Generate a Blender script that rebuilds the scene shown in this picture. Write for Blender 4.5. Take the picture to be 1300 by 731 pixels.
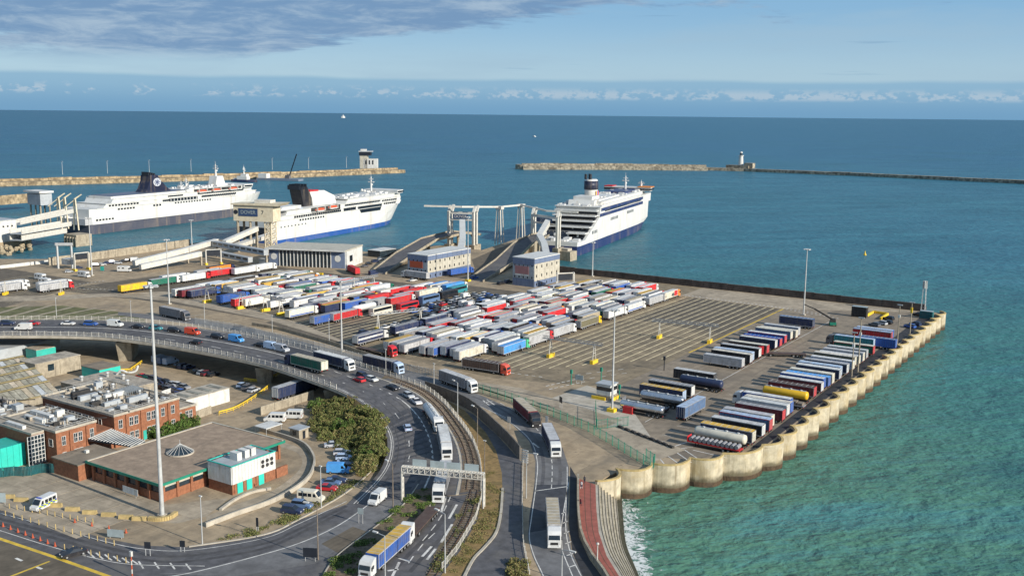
import bpy, bmesh, math, random
from math import radians, sin, cos, pi, atan2, hypot, sqrt
from mathutils import Vector, Matrix
for o in list(bpy.data.objects): bpy.data.objects.remove(o)
SC = bpy.context.scene; COL = SC.collection
R = random.Random(7)
# ---------------------------------------------------------------- camera
# world: +Y runs along the freight lanes, +X across them towards the open sea wall, z=0 quay level
FPX, CX, CY, CAMH = 1285., 650., 365.5, 80.
ROLL = atan2(13, 1300); PITCH = math.atan(220 / FPX); YAW = radians(33.3)
cam = bpy.data.cameras.new('camera'); camo = bpy.data.objects.new('camera', cam); COL.objects.link(camo)
cam.sensor_width = 36; cam.lens = 36 * FPX / 1300; cam.clip_start = 1; cam.clip_end = 200000
camo.location = (0, 0, CAMH)
camo.rotation_euler = (Matrix.Rotation(YAW, 3, 'Z') @ Matrix.Rotation(pi / 2 - PITCH, 3, 'X') @ Matrix.Rotation(ROLL, 3, 'Z')).to_euler()
SC.camera = camo
# ---------------------------------------------------------------- world / sun / exposure
SUN_EL, SUN_AZ = radians(23), radians(2)      # sun stands over +X, a touch towards the camera
sd = Vector((cos(SUN_AZ) * cos(SUN_EL), -sin(SUN_AZ) * cos(SUN_EL), sin(SUN_EL)))
sun = bpy.data.lights.new('sun', 'SUN'); sun.energy = 4.4; sun.angle = radians(.53); sun.color = (1, .93, .82)
suno = bpy.data.objects.new('sun', sun); COL.objects.link(suno)
suno.rotation_euler = sd.to_track_quat('Z', 'Y').to_euler(); suno.location = (0, 0, 300)
SC.view_settings.view_transform = 'Standard'; SC.view_settings.look = 'None'
SC.view_settings.exposure = 0.5; SC.view_settings.gamma = 1

W = bpy.data.worlds.new('World'); SC.world = W; W.use_nodes = True
nt = W.node_tree; nt.nodes.clear()
def N(t, kind, **kw):
    n = t.nodes.new(kind)
    for k, v in kw.items():
        if k.startswith('i_'):
            n.inputs[k[2:].replace('_', ' ')].default_value = v
        else: setattr(n, k, v)
    return n
def math_(t, op, a, b=None, c=None, clamp=False):
    n = t.nodes.new('ShaderNodeMath'); n.operation = op; n.use_clamp = clamp
    for i, v in enumerate((a, b, c)):
        if v is None: continue
        if isinstance(v, (int, float)): n.inputs[i].default_value = v
        else: t.links.new(v, n.inputs[i])
    return n.outputs[0]
def mrange(t, v, a, b, c=0., d=1.):
    n = t.nodes.new('ShaderNodeMapRange'); n.interpolation_type = 'SMOOTHSTEP'
    t.links.new(v, n.inputs[0])
    for i, x in enumerate((a, b, c, d)): n.inputs[i + 1].default_value = x
    return n.outputs[0]
def mixc(t, f, a, b, blend='MIX'):
    n = t.nodes.new('ShaderNodeMix'); n.data_type = 'RGBA'; n.blend_type = blend
    for s, v in ((0, f), (6, a), (7, b)):
        if isinstance(v, (int, float)): n.inputs[s].default_value = v
        elif isinstance(v, (tuple, list)): n.inputs[s].default_value = (*v[:3], 1)
        else: t.links.new(v, n.inputs[s])
    return n.outputs[2]
def noise(t, vec, scale, detail=4, rough=.55, dist=0):
    n = t.nodes.new('ShaderNodeTexNoise'); n.inputs['Scale'].default_value = scale
    n.inputs['Detail'].default_value = detail; n.inputs['Roughness'].default_value = rough; n.inputs['Distortion'].default_value = dist
    if vec is not None: t.links.new(vec, n.inputs['Vector'])
    return n.outputs['Fac']
def lin(*c):      # sRGB 0-255 -> linear
    return tuple(((v / 255) / 12.92 if v / 255 <= .04045 else ((v / 255 + .055) / 1.055) ** 2.4) for v in c)

sky = N(nt, 'ShaderNodeTexSky', sky_type='NISHITA', sun_disc=False)
sky.sun_elevation = SUN_EL; sky.sun_rotation = pi / 2 + SUN_AZ
sky.altitude = 80; sky.air_density = 1.0; sky.dust_density = .25; sky.ozone_density = 3.0
tc = N(nt, 'ShaderNodeTexCoord'); mp = N(nt, 'ShaderNodeMapping'); mp.vector_type = 'POINT'
mp.inputs['Rotation'].default_value = (0, 0, -YAW)
nt.links.new(tc.outputs['Generated'], mp.inputs['Vector'])
sp = N(nt, 'ShaderNodeSeparateXYZ'); nt.links.new(mp.outputs[0], sp.inputs[0])
az = math_(nt, 'ARCTAN2', sp.outputs[0], sp.outputs[1])          # radians, 0 = seaward view, + = right
el = math_(nt, 'ARCSINE', sp.outputs[2])
def vec2(t, x, y, sx=1., sy=1., off=0.):
    c = t.nodes.new('ShaderNodeCombineXYZ')
    t.links.new(math_(t, 'MULTIPLY', x, sx), c.inputs[0]); t.links.new(math_(t, 'MULTIPLY', y, sy), c.inputs[1]); c.inputs[2].default_value = off
    return c.outputs[0]
K = 6.2        # sky radiance units before the background strength
def skc(r, g, b):
    l = lin(r, g, b); return tuple(v * K for v in l)
base = mixc(nt, 1.0, sky.outputs[0], (0.93, .98, 1.06), 'MULTIPLY')
# pale veil that brightens the air above the low band
grad = mixc(nt, mrange(nt, el, .035, .105), skc(166, 198, 219), skc(134, 180, 216))
veil = math_(nt, 'MULTIPLY', mrange(nt, el, .75, .10), .88)
c1 = mixc(nt, veil, base, grad)
nz = noise(nt, vec2(nt, az, el, 5, 34, 3.1), 1.0, 5, .55)
thin = math_(nt, 'MULTIPLY', mrange(nt, nz, .42, .7), .5)
c1 = mixc(nt, thin, c1, skc(164, 194, 215))
# blue-grey stratus bank lying to the left and overhead
bank = math_(nt, 'ADD', noise(nt, vec2(nt, az, el, 4.6, 34, 8.3), 1.0, 8, .64, .3),
             math_(nt, 'ADD', math_(nt, 'MULTIPLY', mrange(nt, az, .10, -.40), .40), math_(nt, 'MULTIPLY', mrange(nt, el, .044, .10), .36)))
bm_ = math_(nt, 'MULTIPLY', mrange(nt, bank, .84, .945), mrange(nt, el, .042, .060))
bcol = mixc(nt, mrange(nt, noise(nt, vec2(nt, az, el, 14, 70, 1.7), 1.0, 7, .66, .4), .40, .68), skc(118, 152, 190), skc(168, 190, 211))
c2 = mixc(nt, math_(nt, 'MULTIPLY', bm_, .9), c1, bcol)
# small dark wisps
wis = mrange(nt, noise(nt, vec2(nt, az, el, 7, 190, 4.4), 1.0, 3, .5), .66, .76)
c2 = mixc(nt, math_(nt, 'MULTIPLY', math_(nt, 'MULTIPLY', wis, mrange(nt, el, .034, .045)), .45), c2, skc(124, 162, 196))
# distant blue band over the horizon
edge = math_(nt, 'ADD', el, math_(nt, 'MULTIPLY', math_(nt, 'SUBTRACT', noise(nt, vec2(nt, az, el, 7, 20, 2.2), 1.0, 3), .5), .006))
band = mrange(nt, edge, .0350, .0300)
bandc = mixc(nt, mrange(nt, el, .0, .032), skc(108, 158, 197), skc(142, 183, 211))
c3 = mixc(nt, math_(nt, 'MULTIPLY', band, .88), c2, bandc)
# row of far cumulus tops
pv = vec2(nt, az, el, 95, 170, 5.5)
pn = noise(nt, pv, 1.0, 4, .6)
lump = math_(nt, 'ADD', pn, math_(nt, 'MULTIPLY', noise(nt, vec2(nt, az, el, 11, 4, 9.1), 1.0, 2), .45))
inb = math_(nt, 'MULTIPLY', mrange(nt, el, .0130, .0175), mrange(nt, el, .0275, .0195))
lump = math_(nt, 'ADD', lump, math_(nt, 'MULTIPLY', mrange(nt, az, -.2, .1), .08))
pm = math_(nt, 'MULTIPLY', mrange(nt, lump, .735, .86), inb)
c4 = mixc(nt, math_(nt, 'MULTIPLY', pm, .68), c3, skc(186, 204, 218))
bg = N(nt, 'ShaderNodeBackground'); bg.inputs['Strength'].default_value = .11
nt.links.new(c4, bg.inputs['Color'])
wo = N(nt, 'ShaderNodeOutputWorld'); nt.links.new(bg.outputs[0], wo.inputs['Surface'])

# ---------------------------------------------------------------- helpers
def P(px, py, z=0.):
    """point of the quay plane (height z) seen at survey pixel px,py of the site photograph"""
    u, v = px - CX, CY - py
    c, s = cos(ROLL), sin(ROLL); u, v = u * c - v * s, u * s + v * c
    cp, s_ = cos(PITCH), sin(PITCH)
    dx, dy, dz = u, FPX * cp + v * s_, -FPX * s_ + v * cp
    t = (z - CAMH) / dz; x, y = dx * t, dy * t
    return (x * cos(YAW) - y * sin(YAW), x * sin(YAW) + y * cos(YAW))
def PZ(px, py, z=0.): return (*P(px, py, z), z)

MATS = {}
def mat(name, col=None, rough=.6, metal=0., spec=.4, objcol=False, var=.12, vscale=.6, dirt=0., dirtcol=(.12, .10, .07), bump=0., bscale=3., wave=None, alpha=1., emis=None, vscale2=None, streak=None, tide=None, track=None, joints=None):
    """procedural material: base colour (own or per-object), two octaves of tonal variation, blotchy dirt, fine relief"""
    m = bpy.data.materials.new(name); m.use_nodes = True; t = m.node_tree; b = t.nodes['Principled BSDF']
    b.inputs['Roughness'].default_value = rough; b.inputs['Metallic'].default_value = metal; b.inputs['Specular IOR Level'].default_value = spec
    g = N(t, 'ShaderNodeNewGeometry'); pos = g.outputs['Position']
    oi = N(t, 'ShaderNodeObjectInfo')
    c = oi.outputs['Color'] if objcol else (*col, 1)
    n1 = noise(t, pos, vscale, 6, .62)
    f = mrange(t, n1, .25, .75, 1 - var, 1 + var)
    if isinstance(c, tuple):
        rgb = N(t, 'ShaderNodeRGB'); rgb.outputs[0].default_value = c; c = rgb.outputs[0]
    vm = N(t, 'ShaderNodeVectorMath', operation='SCALE'); t.links.new(c, vm.inputs[0]); t.links.new(f, vm.inputs['Scale'])
    c = vm.outputs[0]
    if dirt:
        d = math_(t, 'MULTIPLY', mrange(t, noise(t, pos, vscale2 or vscale * .33, 7, .66, .4), .46, .68), dirt)
        c = mixc(t, d, c, dirtcol)
    def stretched(sx, sy, sz, sc, lo, hi, amt, det=5):
        mpn = N(t, 'ShaderNodeMapping'); mpn.inputs['Scale'].default_value = (sx, sy, sz); t.links.new(pos, mpn.inputs['Vector'])
        return math_(t, 'MULTIPLY', mrange(t, noise(t, mpn.outputs[0], sc, det, .6), lo, hi), amt)
    if streak: c = mixc(t, stretched(1, 1, .12, streak[0], .52, .70, streak[1]), c, streak[2])
    if track:
        c = mixc(t, stretched(track[0], track[1], 1, 1., .48, .68, track[2]), c, track[3])
        c = mixc(t, stretched(1, 1, 1, track[4], .60, .70, .55), c, tuple(v * .45 for v in track[3]))
    if joints:
        bt = N(t, 'ShaderNodeTexBrick'); bt.inputs['Scale'].default_value = 1.; bt.inputs['Brick Width'].default_value = joints[0]; bt.inputs['Row Height'].default_value = joints[1]; bt.inputs['Mortar Size'].default_value = joints[2]; bt.inputs['Mortar Smooth'].default_value = .3
        bt.inputs['Color1'].default_value = (1, 1, 1, 1); bt.inputs['Color2'].default_value = (.82, .82, .82, 1); bt.inputs['Mortar'].default_value = (.45, .43, .4, 1); t.links.new(pos, bt.inputs['Vector'])
        c = mixc(t, .8, c, bt.outputs['Color'], 'MULTIPLY')
    if tide:
        sz = N(t, 'ShaderNodeSeparateXYZ'); t.links.new(pos, sz.inputs[0])
        zz_ = math_(t, 'ADD', sz.outputs[2], math_(t, 'MULTIPLY', math_(t, 'SUBTRACT', noise(t, pos, .45, 5, .6), .5), tide[2]))
        c = mixc(t, math_(t, 'MULTIPLY', mrange(t, zz_, tide[1], tide[0]), .85), c, tide[3])
    t.links.new(c, b.inputs['Base Color'])
    if bump or wave:
        bp = N(t, 'ShaderNodeBump'); bp.inputs['Strength'].default_value = bump or .4; bp.inputs['Distance'].default_value = .05
        if wave:
            tcx = N(t, 'ShaderNodeTexCoord'); w = N(t, 'ShaderNodeTexWave', bands_direction=wave[0]); w.inputs['Scale'].default_value = wave[1]; w.inputs['Distortion'].default_value = wave[2] if len(wave) > 2 else .3
            t.links.new(tcx.outputs['Object'], w.inputs['Vector']); t.links.new(w.outputs['Fac'], bp.inputs['Height'])
        else:
            t.links.new(noise(t, pos, bscale, 5, .6), bp.inputs['Height'])
        t.links.new(bp.outputs[0], b.inputs['Normal'])
    if alpha < 1: b.inputs['Alpha'].default_value = alpha
    if emis: b.inputs['Emission Color'].default_value = (*emis[:3], 1); b.inputs['Emission Strength'].default_value = emis[3]
    MATS[name] = m; return m

class MB:
    def __init__(s): s.v = []; s.f = []; s.m = []
    def face(s, pts, m=0):
        b = len(s.v); s.v += [tuple(p) for p in pts]; s.f.append(tuple(range(b, b + len(pts)))); s.m.append(m); return s
    def box(s, x0, x1, y0, y1, z0, z1, m=0):
        b = len(s.v)
        s.v += [(x0, y0, z0), (x1, y0, z0), (x1, y1, z0), (x0, y1, z0), (x0, y0, z1), (x1, y0, z1), (x1, y1, z1), (x0, y1, z1)]
        s.f += [tuple(b + i for i in q) for q in ((0, 3, 2, 1), (4, 5, 6, 7), (0, 1, 5, 4), (1, 2, 6, 5), (2, 3, 7, 6), (3, 0, 4, 7))]; s.m += [m] * 6; return s
    def hexa(s, pts, m=0):      # 8 corners: bottom ring then top ring
        b = len(s.v); s.v += [tuple(p) for p in pts]
        s.f += [tuple(b + i for i in q) for q in ((0, 3, 2, 1), (4, 5, 6, 7), (0, 1, 5, 4), (1, 2, 6, 5), (2, 3, 7, 6), (3, 0, 4, 7))]; s.m += [m] * 6; return s
    def prism(s, poly, z0, z1, m=0, top=True, bot=True, zt=None):
        n = len(poly); b = len(s.v)
        s.v += [(p[0], p[1], z0) for p in poly] + [(p[0], p[1], z1 if zt is None else zt[i]) for i, p in enumerate(poly)]
        a = sum(poly[i][0] * poly[(i + 1) % n][1] - poly[(i + 1) % n][0] * poly[i][1] for i in range(n))
        for i in range(n):
            j = (i + 1) % n; q = (b + i, b + j, b + n + j, b + n + i); s.f.append(q if a > 0 else q[::-1]); s.m.append(m)
        t = tuple(range(b + n, b + 2 * n)); l = tuple(range(b, b + n))
        if top: s.f.append(t if a > 0 else t[::-1]); s.m.append(m)
        if bot: s.f.append(l[::-1] if a > 0 else l); s.m.append(m)
        return s
    def tube(s, p0, p1, r, n=6, r2=None, m=0, caps=True):
        p0, p1 = Vector(p0), Vector(p1); d = p1 - p0
        if d.length < 1e-6: return s
        d.normalize(); a = Vector((0, 0, 1)) if abs(d.z) < .95 else Vector((1, 0, 0)); u = d.cross(a).normalized(); w = d.cross(u).normalized()
        r2 = r if r2 is None else r2; b = len(s.v)
        for p, q in ((p0, r), (p1, r2)):
            for i in range(n):
                t = 2 * pi * (i + .5) / n; s.v.append(tuple(p + u * (q * cos(t)) + w * (q * sin(t))))
        for i in range(n):
            j = (i + 1) % n; s.f.append((b + i, b + n + i, b + n + j, b + j)); s.m.append(m)
        if caps:
            s.f.append(tuple(range(b, b + n))); s.f.append(tuple(range(b + 2 * n - 1, b + n - 1, -1))); s.m += [m, m]
        return s
    def bar(s, p0, p1, w, h, m=0):   # rectangular bar, w across, h up
        p0, p1 = Vector(p0), Vector(p1); d = (p1 - p0).normalized()
        u = d.cross(Vector((0, 0, 1))); u = u.normalized() if u.length > 1e-4 else Vector((1, 0, 0)); k = u.cross(d).normalized()
        r = []
        for p in (p0, p1):
            r.append([p - u * w / 2 - k * h / 2, p + u * w / 2 - k * h / 2, p + u * w / 2 + k * h / 2, p - u * w / 2 + k * h / 2])
        b = len(s.v); s.v += [tuple(q) for q in r[0] + r[1]]
        s.f += [tuple(b + i for i in q) for q in ((0, 3, 2, 1), (4, 5, 6, 7), (0, 1, 5, 4), (1, 2, 6, 5), (2, 3, 7, 6), (3, 0, 4, 7))]; s.m += [m] * 6; return s
    def loft(s, secs, m=0, caps=True, closed=True):
        n = len(secs[0]); b = len(s.v)
        for q in secs: s.v += [tuple(p) for p in q]
        for k in range(len(secs) - 1):
            for i in range(n if closed else n - 1):
                j = (i + 1) % n; s.f.append((b + k * n + i, b + k * n + j, b + (k + 1) * n + j, b + (k + 1) * n + i)); s.m.append(m)
        if caps and closed:
            s.f.append(tuple(range(b + n - 1, b - 1, -1))); s.f.append(tuple(range(b + (len(secs) - 1) * n, b + len(secs) * n))); s.m += [m, m]
        return s
    def ball(s, c, rx, ry, rz, nu=8, nv=5, m=0):
        secs = []
        for k in range(nv + 1):
            t = -pi / 2 + pi * k / nv
            secs.append([(c[0] + rx * cos(t) * cos(2 * pi * i / nu), c[1] + ry * cos(t) * sin(2 * pi * i / nu), c[2] + rz * sin(t)) for i in range(nu)])
        return s.loft(secs, m, caps=False)
    def mesh(s, name, mats, smooth=False):
        me = bpy.data.meshes.new(name); me.from_pydata(s.v, [], s.f)
        for m in (mats if isinstance(mats, (list, tuple)) else [mats]): me.materials.append(MATS[m] if isinstance(m, str) else m)
        me.polygons.foreach_set('material_index', s.m)
        if smooth: me.polygons.foreach_set('use_smooth', [True] * len(s.f))
        me.update(); return me
    def build(s, name, mats, parent=None, color=None, smooth=False, **kw):
        return link(name, s.mesh(name, mats, smooth), parent, color, **kw)
def link(name, me, parent=None, color=None, label=None, cat=None, group=None, kind=None, loc=None, rz=None):
    o = bpy.data.objects.new(name, me); COL.objects.link(o)
    if parent is not None: o.parent = parent
    if color is not None: o.color = (*color[:3], 1)
    return tag(o, label, cat, group, kind, loc, rz)
def tag(o, label=None, cat=None, group=None, kind=None, loc=None, rz=None):
    for k, v in (('label', label), ('category', cat), ('group', group), ('kind', kind)):
        if v: o[k] = v
    if loc is not None: o.location = loc
    if rz is not None: o.rotation_euler = (0, 0, rz)
    return o
def thing(name, label, cat, loc=(0, 0, 0), rz=0., group=None):
    o = bpy.data.objects.new(name, None); COL.objects.link(o); o.empty_display_size = .5
    return tag(o, label, cat, group, None, (*loc, 0) if len(loc) == 2 else loc, rz)
ORD = ['first', 'second', 'third', 'fourth', 'fifth', 'sixth', 'seventh', 'eighth', 'ninth', 'tenth', 'eleventh', 'twelfth', 'thirteenth', 'fourteenth', 'fifteenth', 'sixteenth', 'seventeenth', 'eighteenth', 'nineteenth', 'twentieth', 'twenty-first', 'twenty-second', 'twenty-third', 'twenty-fourth', 'twenty-fifth', 'twenty-sixth', 'twenty-seventh', 'twenty-eighth', 'twenty-ninth', 'thirtieth']
def ordn(i): return ORD[i] if i < len(ORD) else 'number %d' % (i + 1)

# ---------------------------------------------------------------- materials
mat('lot_asphalt', (.235, .185, .118), .92, var=.28, vscale=.22, dirt=.75, dirtcol=(.125, .102, .072), vscale2=.05, bump=.15, track=(.9, .018, .45, (.10, .082, .058), .35))
mat('lot_dark', (.118, .097, .070), .9, var=.3, vscale=.3, dirt=.6, dirtcol=(.155, .13, .095), vscale2=.08, track=(.9, .018, .4, (.06, .05, .038), .35))
mat('yard_asphalt', (.240, .195, .142), .93, var=.22, vscale=.3, dirt=.7, dirtcol=(.14, .118, .092), vscale2=.06, bump=.15, track=(.7, .02, .4, (.115, .096, .076), .4))
mat('road_asphalt', (.092, .090, .094), .85, var=.3, vscale=.5, dirt=.75, dirtcol=(.150, .138, .122), vscale2=.09, bump=.1)
mat('road_worn', (.150, .148, .148), .9, var=.22, vscale=.5, dirt=.6, dirtcol=(.08, .078, .078), vscale2=.12, bump=.1)
mat('new_tar', (.030, .030, .033), .8, var=.3, vscale=.6, dirt=.3, dirtcol=(.06, .058, .055))
mat('concrete_yard', (.375, .312, .228), .95, var=.25, vscale=.35, dirt=.7, dirtcol=(.23, .19, .14), vscale2=.1, bump=.2, joints=(7.5, 5., .035))
mat('concrete_pale', (.42, .38, .31), .95, var=.18, vscale=.5, dirt=.5, dirtcol=(.25, .22, .17), vscale2=.2)
mat('concrete_wall', (.34, .295, .22), .95, var=.25, vscale=.7, dirt=.6, dirtcol=(.17, .14, .10), vscale2=.35, bump=.3, streak=(.8, .6, (.11, .09, .065)))
mat('ochre_cap', (.44, .33, .145), .95, var=.25, vscale=.8, dirt=.5, dirtcol=(.26, .20, .10), vscale2=.4)
mat('cell_concrete', (.47, .41, .295), .9, var=.28, vscale=.5, dirt=.65, dirtcol=(.40, .30, .15), vscale2=.12, bump=.3, streak=(.55, .75, (.20, .155, .09)), tide=(-4.6, -3.2, 2.2, (.085, .07, .04)))
mat('sheet_pile', (.115, .075, .045), .9, var=.35, vscale=1.2, dirt=.6, dirtcol=(.05, .045, .035))
mat('black_wall', (.070, .058, .050), .9, var=.45, vscale=.5, dirt=.55, dirtcol=(.13, .09, .075), vscale2=.2)
mat('stone_pier', (.32, .25, .155), .95, var=.6, vscale=.25, dirt=.9, dirtcol=(.13, .095, .06), vscale2=.11, bump=.4, bscale=.4)
mat('stone_grey', (.30, .265, .20), .95, var=.6, vscale=.25, dirt=.9, dirtcol=(.10, .085, .065), vscale2=.12, bump=.4, bscale=.4)
mat('rock', (.33, .27, .18), .95, var=.4, vscale=.8, bump=.5)
mat('line_white', (.62, .60, .55), .8, var=.25, vscale=.9, dirt=.5, dirtcol=(.2, .18, .15))
mat('line_cream', (.66, .55, .33), .85, var=.25, vscale=.7, dirt=.6, dirtcol=(.16, .14, .11))
mat('line_yellow', (.62, .42, .05), .8, var=.2, vscale=.8, dirt=.35, dirtcol=(.25, .18, .06))
mat('yellow', (.74, .50, .03), .6, var=.12, dirt=.25)
mat('paint', objcol=True, rough=.38, spec=.5, var=.07, vscale=.8, dirt=.18, dirtcol=(.14, .12, .10), vscale2=.5)
mat('paint_flat', objcol=True, rough=.62, spec=.3, var=.14, vscale=.9, dirt=.32, streak=(1.4, .35, (.16, .14, .11)), dirtcol=(.13, .115, .095), vscale2=.35)
mat('tarp', objcol=True, rough=.6, spec=.3, var=.16, vscale=1.1, dirt=.4, streak=(1.4, .35, (.14, .12, .10)), dirtcol=(.15, .135, .115), vscale2=.3, wave=('Y', 1.35, .6))
mat('roof_sheet', objcol=True, rough=.65, spec=.3, var=.2, vscale=.9, dirt=.5, dirtcol=(.28, .26, .23), vscale2=.35, wave=('Y', .55, .5))
mat('ship_paint', objcol=True, rough=.45, spec=.35, var=.07, vscale=.12, dirt=.14, dirtcol=(.34, .28, .20), vscale2=.06, streak=(.22, .32, (.33, .25, .16)), joints=None)
mat('glass', (.012, .016, .022), .08, spec=.8, var=.3)
mat('glass_blue', (.02, .032, .042), .2, spec=.7, var=.4, vscale=.4)
mat('tyre', (.018, .018, .018), .85, var=.2)
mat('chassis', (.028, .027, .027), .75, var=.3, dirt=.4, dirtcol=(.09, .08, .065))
mat('lamp_glass', (.75, .75, .72), .15, spec=.8)
mat('tail_lamp', (.35, .02, .02), .3)
mat('steel', (.42, .43, .43), .45, metal=.6, var=.12, dirt=.2)
mat('galv', (.50, .51, .50), .55, metal=.3, var=.12, dirt=.25)
mat('tank_steel', (.55, .57, .60), .25, metal=.85, var=.15, vscale=.5, dirt=.25)
mat('white_steel', (.56, .54, .48), .55, var=.1, vscale=.6, dirt=.3, dirtcol=(.33, .25, .16), vscale2=.4)
mat('cream_steel', (.62, .55, .40), .6, var=.1, vscale=.6, dirt=.35, dirtcol=(.3, .2, .11), vscale2=.4)
mat('teal', (.035, .40, .33), .5, var=.1, dirt=.15)
mat('teal_bright', (.03, .50, .40), .5, var=.08, dirt=.1)
mat('teal_dark', (.012, .10, .11), .6, var=.25, dirt=.3)
mat('green_post', (.015, .20, .13), .55, var=.12)
mat('brick_paint', (.262, .108, .056), .9, var=.25, vscale=1.5, dirt=.3, dirtcol=(.17, .07, .042), vscale2=.5)
mat('brick', objcol=True, rough=.92, spec=.2, var=.2, vscale=2.)
mat('mortar', (.30, .15, .085), .95, var=.2, vscale=2)
mat('felt_roof', (.300, .225, .160), .95, var=.25, vscale=.5, dirt=.6, dirtcol=(.17, .13, .095), vscale2=.25, bump=.25)
mat('gravel_roof', (.36, .315, .25), .95, var=.3, vscale=.9, dirt=.6, dirtcol=(.16, .145, .125), vscale2=.2, bump=.3)
mat('lichen_roof', (.29, .235, .12), .95, var=.4, vscale=.8, dirt=.6, dirtcol=(.13, .115, .06), vscale2=.3)
mat('dull_glaze', (.24, .23, .185), .6, var=.5, vscale=.6, dirt=.5, dirtcol=(.10, .10, .085), vscale2=.25)
mat('clad_white', (.58, .58, .55), .6, var=.1, dirt=.25, dirtcol=(.38, .34, .26), streak=(1.2, .45, (.28, .23, .16)))
mat('clad_grey', (.36, .385, .40), .55, var=.1, dirt=.2)
mat('clad_blue', (.135, .175, .265), .5, var=.1, dirt=.15)
mat('clad_tan', (.46, .43, .35), .6, var=.12, dirt=.25, streak=(.9, .35, (.24, .21, .16)))
mat('panel_red', (.42, .085, .035), .6, var=.1)
mat('panel_pink', (.34, .16, .155), .6, var=.1)
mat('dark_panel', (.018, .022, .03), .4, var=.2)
mat('sign_blue', (.03, .06, .13), .5, var=.1)
mat('sign_grey', (.32, .38, .39), .5, var=.1, dirt=.2)
mat('promenade', (.30, .095, .07), .9, var=.2, vscale=.7, dirt=.4, dirtcol=(.18, .07, .055))
mat('step_stone', (.44, .39, .29), .95, var=.3, vscale=.8, dirt=.6, dirtcol=(.2, .17, .12), vscale2=.3)
mat('weed_stone', (.07, .065, .04), .9, var=.4, vscale=.9)
mat('verge', (.235, .155, .062), .95, var=.35, vscale=.9, dirt=.6, dirtcol=(.12, .095, .035), vscale2=.3, bump=.5, bscale=6)
mat('ballast', (.145, .105, .07), .95, var=.4, vscale=1.5, dirt=.5, dirtcol=(.08, .085, .03), vscale2=.3, bump=.5, bscale=5)
mat('rust', (.10, .055, .035), .8, var=.3)
mat('timber', (.19, .155, .12), .9, var=.3, vscale=1.5)
mat('weeds', (.055, .075, .018), .9, var=.4)
mat('moss_strip', (.115, .115, .045), .95, var=.4, vscale=.3, dirt=.6, dirtcol=(.17, .15, .10), vscale2=.15)
mat('person_clothes', objcol=True, rough=.8, var=.1)
mat('wall_grey', (.125, .116, .105), .95, var=.25, vscale=.7, dirt=.5, dirtcol=(.10, .09, .075), vscale2=.3, bump=.3)
mat('patch_tar', (.048, .050, .058), .8, var=.3, vscale=.6, dirt=.5, dirtcol=(.085, .082, .08), vscale2=.15)
mat('wheel_track', (.064, .062, .064), .85, var=.35, vscale=.4, dirt=.6, dirtcol=(.10, .095, .088), vscale2=.1)
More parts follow.
